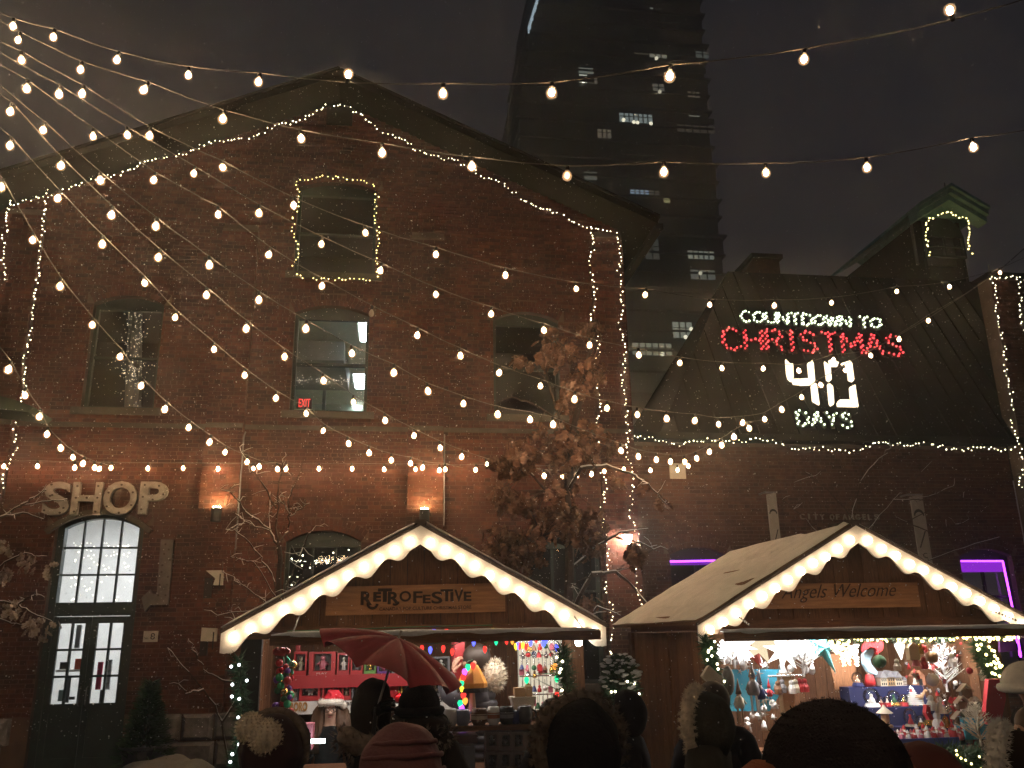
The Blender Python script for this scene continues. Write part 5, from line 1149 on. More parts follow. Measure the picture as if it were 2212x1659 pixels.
for lab, x, m, r, h, tr in (('blue and white mug half hidden behind the black beanie', 322, LBLUE, .05, .10, None), ('round white mug, brightest on the stall shelf', 442, WHITE, .062, .125, None), ('grey blue mug third along the stall shelf', 578, col('grey_blue_glaze', (.22, .24, .34), .3), .058, .115, None), ('pot bellied brown mug with a pale patch', 748, BRN, .066, .12, CREAM), ('straight white mug with a rusty band', 893, WHITE, .052, .13, col('rust_band', (.4, .16, .08))), ('black mug with a pale band beneath the white basket', 1030, BLK, .062, .13, GREYC), ('dark mug at the right end of the stall shelf', 1215, col('dark_glaze', (.05, .045, .05), .3), .064, .13, None), ('small dark blue mug behind the black one', 1118, NAVY, .045, .10, None)):
    mug(lab, mx(x), m, r, h, tr)
ba = P(1103, 1500, 7.35); bb_ = P(1153, 1500, 7.35); zt_ = P(1128, 1510, 7.35).z; zb_ = P(1128, 1535, 7.35).z
t = thing('basket', 'white wicker basket with folded packets above the mugs', 'basket', ((ba.x+bb_.x)/2, 7.35, zb_)); cxb = (ba.x+bb_.x)/2; wb = (bb_.x-ba.x)/2
part('body', MB().prism([(cxb-wb*.8, 7.28, zb_), (cxb+wb*.8, 7.28, zb_), (cxb+wb, 7.28, zt_), (cxb-wb, 7.28, zt_)], (0, .15, 0)), col('white_wicker', (.62, .55, .46), .8, bump=.6, bscale=120), t)
part('rim', MB().box(cxb-wb*1.06, cxb+wb*1.06, 7.27, 7.44, zt_+.001, zt_+.02), col('white_wicker', (.62, .55, .46)), t)
solo('paper_packets', MB().box(cxb-wb*.7, cxb+.02, 7.31, 7.40, zt_+.021, zt_+.09).box(cxb+.03, cxb+wb*.8, 7.30, 7.41, zt_+.021, zt_+.10), TAN, 'brown paper packets standing in the white basket', 'packets')
bx = MB(); solo('basket_stand', MB().box(cxb-.12, cxb+.12, 7.26, 7.46, .99, zb_-.003), BRN, 'dark crate that carries the white basket', 'crate')
# boxes stacked under the shelf
for j, (yt, yb_) in enumerate(((1581, 1623), (1624, 1668))):
    for i in range(4):
        x0 = z5b(818+135*i, 0)[0]
        toy_box('%s grey toy box %s under the mug shelf' % (['upper', 'lower'][j], ['at the left', 'second from the left', 'third from the left', 'at the right'][i]), x0, x0+27.5, yt, yb_, 6.95, col('kraft_grey', (.16, .115, .10)), GREYC, (.2, .8, .25, .85), .14, group='boxes stacked under the mug shelf')
solo('display_table', MB().box(P(880, 1640, 7).x, P(1172, 1640, 7).x, 6.94, 7.2, .02, P(1100, 1668, 6.95).z-.004), M['plank'], 'low table that carries the stacked boxes under the mug shelf', 'table')
tr_ = MB(); q = P(970, 1590, 6.95); tr_.box(q.x-.16, q.x+.22, 6.96, 7.18, q.z-.06, q.z); solo('tin_tray', tr_, col('tin_red', (.14, .06, .05), .35), 'dark reddish tin under the mug shelf left of the stacked boxes', 'tin')
solo('tin_tray', MB().box(q.x-.12, q.x+.2, 6.96, 7.18, q.z-.26, q.z-.08), GREYC, 'grey tin under the reddish tin', 'tin')
# card made to glow onto the seller's face, and small goods
solo('price_card', MB().box(P(672, 1600, 7.2).x, P(702, 1600, 7.2).x, 7.2, 7.22, P(680, 1606, 7.2).z, P(680, 1597, 7.2).z), emat('lit_card', (.75, 1, .92), 22), 'pale lit card in front of the seller in the Santa hat', 'card')
solo('gift_box', MB().box(P(656, 1560, 7.3).x, P(676, 1560, 7.3).x, 7.3, 7.5, P(660, 1620, 7.3).z, P(660, 1565, 7.3).z), PINK, 'tall pink and white packet left of the seller', 'box')
bt = MB(); pts = [z4b(735, 1055), z4b(790, 1060), z4b(815, 1140), z4b(712, 1145)]; bt.prism([P(x, y, 7.35) for x, y in pts], (0, .05, 0)); solo('blue_bag', bt, col('blue_gloss', (.04, .12, .40), .3), 'small blue bag hanging below the bauble cluster', 'bag')
solo('wrapped_parcel', MB().box(P(612, 1565, 7.4).x, P(632, 1565, 7.4).x, 7.4, 7.5, P(620, 1580, 7.4).z, P(620, 1561, 7.4).z), DRED, 'dark red parcel below the small blue bag', 'parcel')
fd = P(1250, 1388, 7.12); t = thing('flood_lamp', 'dazzling small clamp lamp under the right eave of the first stall', 'lamp', fd); part('lamp', MB().ball(fd, .030, 10, 8), emat('clamp_lamp', (1, .92, .78), 90), t); part('shade', MB().lathe([(.05, 0), (.035, .05), (.012, .07)], fd+Vector((0, .02, .015)), 10), M['metal'], t); part('arm', MB().tube([fd+Vector((0, .02, .08)), fd+Vector((0, .2, .12))], .008, 6), BLK, t)

# ---- second stall
z7 = lambda x, y: (1508.7+x/6.05, 1329.8+y/6.05)
z8 = lambda x, y: (1810.4+x/5.04, 1329.8+y/5.04)
def star(label, px, py, y, R_, n, m, inner=.42, dz=.06, lon=None, name='paper_star', squash=1.0):
    q = P(px, py, y); t = thing(name, label, 'star', q, 'paper stars hanging in the second stall'); ring = []
    for i in range(2*n):
        u = pi*i/n + .2; r = R_ if i % 2 == 0 else R_*inner
        if lon and i in lon: r *= 1.5
        ring.append(Vector((q.x+r*sin(u)*squash, q.y, q.z+r*cos(u))))
    mb = MB(); f = q-Vector((0, dz, 0)); b = q+Vector((0, dz, 0))
    for i in range(2*n): mb.poly([f, ring[i], ring[(i+1) % (2*n)]]); mb.poly([b, ring[(i+1) % (2*n)], ring[i]])
    part('body', mb, m, t); part('cord', MB().tube([q+Vector((0, 0, R_*.4)), Vector((q.x, q.y, 2.0))], .003, 4), WHITE, t); return t
star('spiky white lit star at the left of the second stall', *z7(560, 400), 7.75, .16, 12, WGLOW, .45)
star('cream lit star beside the hanging star with red wings', *z7(800, 380), 7.8, .19, 5, WGLOW2, .40)
star('largest white lit star in the second stall', *z7(1110, 450), 7.7, .20, 8, WGLOW, .42)
star('teal spotted paper star with long points', *z7(1620, 420), 7.75, .17, 5, TGLOW, .42, lon=(4,))
star('red paper star half hidden behind the white stars', *z7(700, 430), 7.95, .20, 5, col('red_paper', (.40, .06, .04), .7), .42)
for k, (x, y0, y1) in enumerate(((1890, 360, 660), (1960, 370, 660), (2060, 380, 655), (1800, 380, 500))):
    mb = MB(); q0 = P(*z7(x-25, y0), 7.6); q1 = P(*z7(x+15, y1), 7.6)
    for i in range(70):
        u = rnd.random(); q = q0.lerp(q1, u); w = .045*(1-u*.85); mb.ball(q+Vector((rnd.uniform(-w, w), rnd.uniform(-.02, .02), 0)), rnd.uniform(.006, .011), 5, 4)
    solo('icicle_light', mb, emat('icicle', (1, .90, .55), 3.2, False) if k != 2 else emat('icicle_white', (1, .97, .85), 5, False), ['thin yellow icicle of lights under the second hatch', 'longer yellow icicle of lights beside the thin one', 'whitest icicle of lights under the second hatch', 'short icicle of lights next to the teal star'][k], 'icicle light', None, 'icicle lights under the second hatch')
# blue panel, posts
solo('turquoise_backdrop', MB().prism([P(*z7(420, 705), 8.1), P(*z7(420, 1250), 8.1), P(*z7(930, 1250), 8.1), P(*z7(1145, 900), 8.1), P(*z7(1145, 700), 8.1)], (0, .02, 0)), CYAN, 'turquoise backing panel at the left of the second stall', 'panel')
solo('blue_wall_hanging', MB().prism([P(*z8(x, y), 8.3) for x, y in ((1260, 250), (1420, 235), (1500, 700), (1480, 780), (1350, 770), (1290, 620), (1215, 330))], (0, .03, 0)), CYAN, 'tall turquoise painted hanging on the right of the second stall', 'hanging')
tb = MB()
for x0, y0, x1, y1 in ((1370, 760, 1380, 330), (1400, 700, 1330, 420), (1375, 600, 1440, 380), (1385, 520, 1350, 300), (1420, 720, 1450, 500)): tb.tube([P(*z8(x0, y0), 8.29), P(*z8(x1, y1), 8.29)], [.008, .003], 5)
solo('painted_branches', tb, BLK, 'dark bare branches on the turquoise hanging', 'branches')
solo('display_post', MB().box(P(*z7(1080, 760), 7.9).x, P(*z7(1220, 760), 7.9).x, 7.9, 8.0, P(*z7(1150, 880), 7.9).z-.5, P(*z7(1150, 760), 7.9).z), TAN, 'short wooden post with a hanging rail in the second stall', 'post')
solo('centre_partition', MB().prism([P(*z7(1690, 520), 8.2), P(*z7(1790, 960), 8.2), P(*z7(2050, 960), 8.2), P(*z7(2050, 450), 8.2)], (0, .03, 0)), M['plank'], 'brown wooden partition in the middle of the second stall', 'partition')
solo('hanging_rail', MB().tube([P(*z7(905, 792), 7.88), P(*z7(1400, 775), 7.88)], .010, 6), SILV, 'thin rail from which the dolls hang', 'rail')
# white twig trees
def twig_tree(label, px, py, y, H, m, n=60, spread=.5, lights=None, ball=None):
    q = P(px, py, y); t = thing('twig_tree', label, 'ornamental tree', q, 'white twig trees in the second stall'); mb = MB(); lt = MB(); r_ = random.Random(int(px))
    mb.tube([q, q+Vector((0, 0, H*.9))], [.012, .004], 6)
    for i in range(n):
        h = r_.uniform(.12, .95)*H; u = r_.uniform(0, 6.28); L_ = spread*H*(1.05-h/H)*r_.uniform(.5, 1.1); p0 = q+Vector((0, 0, h)); p1 = p0+Vector((L_*cos(u)*.6, L_*sin(u)*.35, L_*.38)); p2 = p1+Vector((L_*.4*cos(u+.4), L_*.25*sin(u), L_*.30))
        mb.tube([p0, p1, p2], [.006, .004, .002], 4)
        for k in range(3): p3 = p1.lerp(p2, r_.random())+Vector((r_.uniform(-.04, .04), r_.uniform(-.03, .03), r_.uniform(-.01, .05))); mb.tube([p1.lerp(p2, .3*k), p3], [.003, .0015], 3); lt.ball(p3, .006, 5, 4)
    part('branches', mb, m, t)
    if lights: part('lights', lt, lights, t, kind='stuff')
    return t
twig_tree('dense glittering white twig tree right of the largest star', *z7(1380, 800), 7.75, .58, WHITE, 90, .42, emat('twig_light', (1, 1, 1), 4, False))
twig_tree('white twig tree under the spiky star', *z7(480, 690), 7.85, .40, WHITE, 60, .5, emat('twig_light', (1, 1, 1), 4, False))
twig_tree('tall white coral like twig tree by the turquoise hanging', *z8(1190, 830), 7.9, .52, WHITE, 70, .45)
twig_tree('low pale twig bush at the bottom right of the second stall', *z8(1560, 1420), 7.2, .36, CREAM, 60, .7)
# gnomes
def gnome(label, px, ytop, ybot, y, m, hat, legs=WHITE, group='tall hatted gnome dolls in the second stall'):
    a = P(px, ybot, y); b = P(px, ytop, y); H = b.z-a.z; t = thing('gnome_doll', label, 'doll', a, group); q = a
    part('body', MB().lathe([(H*.10, H*.34), (H*.125, H*.40), (H*.095, H*.56), (H*.05, H*.62)], q, 12), m, t, True)
    part('head', MB().ball(q+Vector((0, 0, H*.64)), H*.055, 10, 8), SKIN, t, True); part('beard', MB().lathe([(.002, H*.50), (H*.045, H*.60), (H*.03, H*.63)], q+Vector((0, -H*.04, 0)), 8), WHITE, t)
    part('hat', MB().lathe([(H*.075, H*.66), (H*.055, H*.74), (H*.025, H*.88), (.002, H)], q, 12), hat, t, True)
    for s in (-1, 1):
        part('leg', MB().tube([q+Vector((s*H*.05, 0, H*.35)), q+Vector((s*H*.055, -.01, .01)), q+Vector((s*H*.055, -.04, .008))], H*.022, 6), legs, t)
        part('arm', MB().tube([q+Vector((s*H*.08, 0, H*.56)), q+Vector((s*H*.15, -.02, H*.44))], H*.022, 6), m, t)
gnome('tallest grey gnome doll with silvery pointed hat before the turquoise panel', z7(745, 0)[0], z7(0, 560)[1], z7(0, 1290)[1], 7.5, GREYC, SILV)
gnome('dark gnome doll beside the tallest grey one', z7(835, 0)[0], z7(0, 700)[1], z7(0, 1300)[1], 7.55, NAVY, col('dark_felt', (.07, .06, .07), .9))
gnome('tan gnome doll with a long brown hat at the front', z7(560, 0)[0], z7(0, 820)[1], z7(0, 1420)[1], 7.4, CREAM, BRN, TAN)
gnome('small red hatted gnome doll right of the dark one', z7(945, 0)[0], z7(0, 820)[1], z7(0, 1180)[1], 7.6, RED, RED)
for k, (x, y, m) in enumerate(((1040, 920, BRN), (1095, 900, GREYC), (1220, 910, WHITE), (1270, 900, CREAM), (1330, 890, RED), (1390, 890, RED))):
    ornament(['brown hanging doll under the rail', 'grey hanging doll under the rail', 'white hanging doll under the rail', 'cream hanging doll under the rail', 'red hanging doll near the white twig tree', 'rightmost red hanging doll on the rail'][k], P(*z7(x, y), 7.86), m, 'figure', .045, 'dolls hanging from the rail')
# stocking and grey sack on the corner post
def stocking(label, pts, y, m, trim=None, th=.05):
    mb = MB(); mb.prism([P(*p_, y) for p_ in pts], (0, th, 0)); return solo('stocking', mb, m, label, 'stocking', None, 'stockings hung about the stalls')
stocking('large cream stocking hanging from the corner post of the second stall', [z7(130, 660), z7(150, 655), z7(235, 740), z7(325, 810), z7(300, 880), z7(270, 950), z7(150, 890), z7(50, 795)], 6.95, CREAM)
stocking('bright red stocking at the top of the second stall', [z8(300, 270), z8(430, 250), z8(500, 300), z8(490, 370), z8(430, 420), z8(415, 360), z8(350, 340), z8(285, 390)], 7.7, RED)
stocking('pale blue crescent shaped stocking below the bright red one', [z8(330, 370), z8(410, 370), z8(385, 420), z8(355, 480), z8(365, 530), z8(430, 610), z8(425, 650), z8(330, 610), z8(285, 530), z8(280, 430)], 7.75, LBLUE)
stocking('long dark red banner at the right of the second stall', [z8(1640, 690), z8(1800, 690), z8(1830, 900), z8(1770, 1190), z8(1640, 1190), z8(1605, 1080), z8(1620, 900)], 7.2, DRED)
stocking('narrow bright red stocking between the glass domes and the twig tree', [z8(965, 970), z8(1005, 975), z8(1010, 1060), z8(1045, 1130), z8(1000, 1140), z8(955, 1060)], 7.4, RED)
sk = MB(); sk.ball(P(*z7(390, 850), 7.3), .055, 10, 8, (1.0, .8, 2.2)); solo('grey_sack', sk, col('grey_felt', (.17, .14, .11), .9), 'grey brown cloth figure hanging behind the cream stocking', 'cloth figure', None, None, True)
solo('glow_cone', MB().lathe([(.004, 0), (.045, .12), (.055, .20), (.03, .235)], P(*z8(690, 480), 7.75), 12), WGLOW, 'glowing white cone lamp under the second hatch', 'lamp', None, None, True)
# blue draped steps
x0s = P(*z8(90, 780), 7.95).x; x1s = P(*z8(960, 780), 7.95).x
steps = thing('draped_steps', 'display steps draped in dark blue cloth in the second stall', 'display steps', ((x0s+x1s)/2, 7.9, .9))
levels = [(P(*z8(500, 772), 8.0).z, 7.98, 8.16), (P(*z8(700, 995), 7.80).z, 7.78, 7.98), (P(*z8(800, 1218), 7.60).z, 7.58, 7.78)]
zprev = .98
for k, (z, y0, y1) in enumerate(levels[::-1]):
    part('step', MB().box(x0s+.02*k, x1s+.16-.08*k, y0, y1-.002 if k < 2 else y1, .99, z), BLUE, steps)
zT, zM, zL = levels[0][0]+.002, levels[1][0]+.002, levels[2][0]+.002
def globe(label, px, y, z, r, base, inner, bh=.035, dome=1.0, group='snow globes and glass domes on the blue steps'):
    x = P(px, 1480, y).x; q = Vector((x, y, z)); t = thing('snow_globe', label, 'snow globe', q, group)
    part('base', MB().lathe([(r*.95, 0), (r*.98, bh*.3), (r*.78, bh)], q, 14), base, t)
    c = q+Vector((0, 0, bh+r*.78*dome)); part('glass', MB().ball(c, r, 14, 10, (1, 1, dome)), M['glass_clear'], t, True)
    f = MB(); f.lathe([(r*.5, bh), (r*.35, bh+r*.4), (r*.1, bh+r*.9*dome)], q, 9); f.ball(q+Vector((0, 0, bh+r*.9*dome)), r*.22, 8, 6); part('figure', f, inner, t)
for args in (('small snow globe with blue base on the top blue step', z8(217, 0)[0], 8.05, zT, .055, BLUE, SKIN), ('large white snow globe at the left of the middle blue step', z8(345, 0)[0], 7.86, zM, .075, WHITE, WHITE), ('tiny red based snow globe left of the gold one', z8(445, 0)[0], 7.86, zM, .032, RED, SKIN), ('second tiny red based snow globe by the gold one', z8(512, 0)[0], 7.85, zM, .034, RED, CREAM),
             ('gold based snow globe with a green figure on the middle blue step', z8(585, 0)[0], 7.88, zM, .060, GOLD, DGRN), ('red based snow globe right of the gold one', z8(690, 0)[0], 7.85, zM, .040, RED, GOLD), ('small clear globe beside the white model tree', z8(735, 0)[0], 7.9, zM, .035, DGRN, WHITE), ('tall glass dome with a red figure on the lowest blue step', z8(735, 0)[0], 7.66, zL, .058, CREAM, RED, .02, 1.35), ('gold based glass dome on the lowest blue step', z8(935, 0)[0], 7.66, zL, .055, GOLD, DGRN, .05, 1.1), ('small globe between the two glass domes', z8(845, 0)[0], 7.64, zL, .033, GOLD, WHITE)):
    globe(*args)
def santa(label, px, y, z, H, m=RED):
    q = Vector((P(px, 1480, y).x, y, z)); t = thing('santa_figurine', label, 'figurine', q, 'small red and white figurines in the second stall')
    part('body', MB().lathe([(H*.24, 0), (H*.27, H*.2), (H*.18, H*.58)], q, 10), m, t, True); part('head', MB().ball(q+Vector((0, 0, H*.68)), H*.13, 9, 7), SKIN, t, True)
    part('beard', MB().lathe([(.002, H*.42), (H*.13, H*.60), (H*.06, H*.68)], q+Vector((0, -H*.09, 0)), 8), WHITE, t); part('hat', MB().lathe([(H*.14, H*.74), (H*.1, H*.86), (.002, H)], q, 9), m, t)
santa('red figurine with black hat on the top blue step', z8(352, 0)[0], 8.03, zT, .19)
tr = MB(); q = Vector((P(z8(385, 0)[0], 1480, 8.02).x, 8.03, zT))
# half-timbered model houses
for k, (xx0, xx1, yt) in enumerate(((432, 505, 600), (507, 590, 592), (593, 668, 605), (670, 712, 660))):
    xa_ = P(z8(xx0, 0)[0], 1480, 8.08).x; xb_ = P(z8(xx1, 0)[0], 1480, 8.08).x; zt_ = P(*z8(600, yt), 8.08).z; w = xb_-xa_; zw = zT+(zt_-zT)*.55
    t = thing('model_house', ['grey roofed model house at the left of the model row', 'tallest model house in the model row', 'third half timbered model house in the row', 'small cream model house at the right of the row'][k], 'model house', ((xa_+xb_)/2, 8.08, zT), 'model houses on the top blue step')
    part('wall', MB().box(xa_, xb_, 8.02, 8.12, zT, zw), CREAM if k != 1 else TAN, t); part('roof', MB().prism([(xa_-.005, 8.01, zw+.001), (xb_+.005, 8.01, zw+.001), ((xa_+xb_)/2, 8.01, zt_)], (0, .12, 0)), GREYC, t)
    wn_ = MB()
    for i in range(3):
        for j in range(2): wn_.box(xa_+w*(.14+.28*i), xa_+w*(.30+.28*i), 8.017, 8.019, zT+(zw-zT)*(.12+.45*j), zT+(zw-zT)*(.42+.45*j))
    part('windows', wn_, BLK, t, kind='stuff')
xa_ = P(*z8(800, 700), 8.06).x; xb_ = P(*z8(910, 700), 8.06).x; zc_ = P(*z8(850, 590), 8.06).z
t = thing('model_house', 'reddish brown model chapel at the right end of the top blue step', 'model house', ((xa_+xb_)/2, 8.06, zT), 'model houses on the top blue step'); part('wall', MB().box(xa_, xb_, 8.0, 8.1, zT, zT+(zc_-zT)*.6), col('terracotta', (.30, .13, .075)), t); part('roof', MB().prism([(xa_, 7.995, zT+(zc_-zT)*.6+.001), (xb_, 7.995, zT+(zc_-zT)*.6+.001), ((xa_+xb_)/2, 7.995, zc_)], (0, .11, 0)), col('terracotta', (.3, .13, .075)), t); part('door', MB().box((xa_+xb_)/2-.018, (xa_+xb_)/2+.018, 7.994, 7.998, zT, zT+.06), BLK, t)
# white model tree and sleigh
q = Vector((P(*z8(832, 985), 7.88).x, 7.88, zM)); H = P(*z8(832, 775), 7.88).z-zM; mt = MB()
for i in range(9): u = i/9; mt.lathe([(.10*(1-u)*.95+.006, H*(.08+.9*u)), (.004, H*(.08+.9*u)+H*.14)], q, 9)
t = thing('model_tree', 'white layered model tree on the middle blue step', 'model tree', q); part('branches', mt, WHITE, t); part('trunk', MB().tube([q, q+Vector((0, 0, H*.2))], .01, 6), TAN, t)
q = Vector((P(*z8(890, 985), 7.85).x, 7.84, zM)); dm = MB(); dm.ball(q+Vector((0, 0, .075)), .035, 9, 7, (1.3, .6, .7))
for dx in (-.03, -.02, .022, .032): dm.tube([q+Vector((dx, 0, .07)), q+Vector((dx*1.1, 0, 0))], .006, 5)
dm.tube([q+Vector((.035, 0, .085)), q+Vector((.06, 0, .125))], [.014, .010], 6); dm.ball(q+Vector((.072, 0, .13)), .016, 7, 6, (1.4, .8, .8)); dm.tube([q+Vector((.06, 0, .14)), q+Vector((.05, 0, .18))], .003, 4); solo('reindeer_figurine', dm, TAN, 'small tan wooden reindeer beside the white model tree', 'figurine')
q = Vector((P(*z8(520, 1170), 7.66).x, 7.66, zL)); t = thing('carousel_lantern', 'cream carousel lantern with pagoda roof on the lowest blue step', 'lantern', q); part('roof', MB().lathe([(.075, .12), (.05, .14), (.02, .165), (.008, .19)], q, 12), CREAM, t); part('drum', MB().lathe([(.06, 0), (.06, .02), (.035, .03), (.035, .11), (.055, .119)], q, 12), TAN, t)
# tray of figurines
xa_ = P(*z8(520, 1390), 7.35).x; xb_ = P(*z8(1300, 1350), 7.35).x; zt0 = P(*z8(800, 1385), 7.35).z
t = thing('blue_tray', 'blue cloth lined tray of small red and white figurines', 'tray', ((xa_+xb_)/2, 7.4, zt0-.02)); part('bottom', MB().box(xa_, xb_, 7.34, 7.56, zt0-.02, zt0), BLUE, t); part('front_lip', MB().box(xa_, xb_, 7.325, 7.338, zt0-.09, zt0+.035), col('blue_satin', (.06, .09, .42), .35), t)
solo('tray_table', MB().box(xa_, xb_, 7.35, 7.55, .99, zt0-.092).box(xa_, xb_, 7.341, 7.349, .99, zt0-.092), BLUE, 'blue draped table under the tray of figurines', 'table')
rt_ = random.Random(31)
for k in range(22):
    x = 530+760*(k+.5)/22; lab = '%s figurine in the blue tray, %s' % (['red', 'white', 'red and white'][k % 3], ['far left', 'second from the left', 'third from the left', 'fourth from the left', 'fifth from the left', 'sixth from the left', 'seventh from the left', 'eighth from the left', 'ninth from the left', 'tenth from the left', 'just left of the middle', 'just right of the middle', 'tenth from the right', 'ninth from the right', 'eighth from the right', 'seventh from the right', 'sixth from the right', 'fifth from the right', 'fourth from the right', 'third from the right', 'second from the right', 'far right'][k])
    santa(lab, z8(x, 0)[0], 7.40+.09*(k % 2), zt0+.001, rt_.uniform(.09, .15), [RED, WHITE, PINK][k % 3])
# wooden house ornaments heaped at the right
for k, (x, y) in enumerate(((1400, 830), (1370, 960), (1505, 970), (1440, 1070), (1340, 1130), (1560, 1120))):
    q = P(*z8(x, y), 7.5); s = .075; t = thing('house_ornament', ['topmost grey wooden house ornament in the hanging pile', 'left house ornament in the second row of the pile', 'right house ornament in the second row of the pile', 'middle house ornament of the hanging pile', 'lower left house ornament of the hanging pile', 'lower right house ornament of the hanging pile'][k], 'ornament', q, 'wooden house ornaments piled at the right')
    part('wall', MB().box(q.x-s*.7, q.x+s*.7, 7.5, 7.54, q.z-s*.6, q.z+s*.25), col('grey_brown_wood', (.16, .12, .09), .8), t)
    rm = MB()
    for g_ in (-1, 1): rm.prism([(q.x, 7.49, q.z+s*.95), (q.x+g_*s*.95, 7.49, q.z+s*.15), (q.x+g_*s*.95, 7.49, q.z+s*.02), (q.x, 7.49, q.z+s*.80)], (0, .06, 0))
    part('roof', rm, CREAM, t)
tq = P(*z8(1500, 1230), 7.45); solo('turquoise_box', MB().box(tq.x-.11, tq.x+.13, 7.45, 7.6, tq.z-.09, tq.z+.09), CYAN, 'turquoise box under the wooden house ornaments', 'box')
for k, (x, y, m, kd, s) in enumerate(((640, 520, WHITE, 'figure', .04), (810, 400, CREAM, 'box', .05), (880, 370, GOLD, 'box', .03), (920, 350, RED, 'ball', .03), (1020, 450, TAN, 'ball', .055), (850, 500, PINK, 'bell', .04), (930, 500, RED, 'figure', .04), (1030, 700, WHITE, 'ball', .055), (1240, 470, WHITE, 'figure', .045), (1590, 600, CREAM, 'figure', .055), (1010, 930, WHITE, 'figure', .05), (1110, 1000, WHITE, 'bell', .05), (1190, 1030, SILV, 'ball', .04), (1080, 1130, WHITE, 'figure', .06), (1170, 1150, GOLD, 'bell', .05), (450, 500, DGRN, 'ball', .06), (1430, 600, DRED, 'ball', .03), (1800, 900, GOLD, 'ball', .03), (1440, 1320, RED, 'box', .05), (1400, 1280, WHITE, 'figure', .05), (1650, 1280, RED, 'bell', .045), (1500, 1400, WHITE, 'ball', .05))):
    ornament(['white doll ornament left of the glowing cone', 'cream house ornament right of the glowing cone', 'small gold house ornament near the hatch edge', 'small red ball ornament near the hatch edge', 'tan ball ornament by the white twig tree', 'pink bell ornament above the chapel', 'red doll ornament above the chapel', 'white ring shaped ball ornament left of the twig tree', 'white angel ornament right of the coral twig tree', 'cream doll ornament right of the turquoise hanging', 'white doll ornament right of the wooden reindeer', 'white bell ornament under the coral twig tree', 'silver ball ornament under the coral twig tree', 'large white doll ornament right of the glass domes', 'gold bell ornament right of the glass domes', 'dark green wreath ball behind the pale blue stocking', 'dark red ball ornament on the turquoise hanging', 'gold ball ornament on the dark red banner', 'red house ornament at the bottom right of the stall', 'white doll ornament at the bottom right of the stall', 'red bell ornament below the turquoise box', 'white ball ornament among the pale twig bush'][k], P(*z8(x, y), 7.6), m, kd, s, 'ornaments hanging in the second stall')
rx = random.Random(91); cm_ = [WHITE, SILV, CREAM, WHITE, RED, GOLD, TAN, WHITE]; cn_ = ['white', 'silver', 'cream', 'white', 'red', 'gold', 'tan', 'white']; gx = MB()
for k in range(46):                      # cluttered stock hung on hooks at the back, too small to tell apart
    m = rx.randrange(8); x, y = (rx.uniform(300, 1600), rx.uniform(560, 760)) if k < 20 else (rx.uniform(600, 1100), rx.uniform(900, 1500)); q = P(*z7(x, y), rx.uniform(7.7, 8.2)); s = rx.uniform(.018, .04)
    if k % 3 == 0: gx.lathe([(s*.9, -s), (s*.7, 0), (s*.2, s*1.2)], q, 8)
    elif k % 3 == 1: gx.ball(q, s, 8, 6)
    else:
        for u in range(5): gx.spike(q, (s*1.6*cos(u*1.257), 0, s*1.6*sin(u*1.257)), s*.4)
gy_ = {0: MB(), 1: MB(), 2: MB()}
for k in range(170):
    c = rx.choice((0, 0, 1, 2)); mb = gy_[c]; x, y = (rx.uniform(740, 1340), rx.uniform(300, 1240)) if k < 110 else (rx.uniform(1280, 1620), rx.uniform(900, 1440)); q = P(*z8(x, y), rx.uniform(7.62, 8.1)); s = rx.uniform(.012, .030)
    if y > 880 and x < 960 and k < 110: continue
    t_ = k % 4
    if t_ == 0: mb.ball(q, s, 8, 6)
    elif t_ == 1:
        for u in range(6): mb.spike(q, (s*1.8*cos(u*1.047), rx.uniform(-.01, .01), s*1.8*sin(u*1.047)), s*.35)
    elif t_ == 2: mb.box(-s*.7, s*.7, -s*.3, s*.3, -s, s, Matrix.Rotation(rx.uniform(-.6, .6), 3, 'Y'), q)
    else: mb.lathe([(s*.9, -s), (s*.6, 0), (s*.15, s*1.4)], q, 8)
for c, m in ((0, SILV), (1, col('cream_ceramic', (.6, .55, .48), .4)), (2, RED)):
    o = link('small_ornaments', gy_[c].mesh('small_ornaments', m, False)); o['kind'] = 'stuff'
o = link('hanging_stock', gx.mesh('hanging_stock', WHITE, True)); o['kind'] = 'stuff'
for k, (x0, y0, x1, y1, yy) in enumerate(((1250, 640, 1330, 330, 7.72), (1420, 720, 1500, 360, 7.74), (1300, 560, 1460, 480, 7.7), (430, 640, 520, 300, 7.8), (340, 640, 430, 480, 7.8), (600, 620, 690, 520, 7.8))):
    twig_tree(['white twig spray leaning over the largest star', 'white twig spray right of the largest star', 'flat white twig spray beside the teal star', 'white twig spray under the spiky star', 'small white twig spray at the corner post', 'small white twig spray above the turquoise backdrop'][k], *z7(x0, y0), yy, (y0-y1)/6.05*yy/1830*1.15, WHITE, 46, .55, emat('twig_light', (1, 1, 1), 5, False))
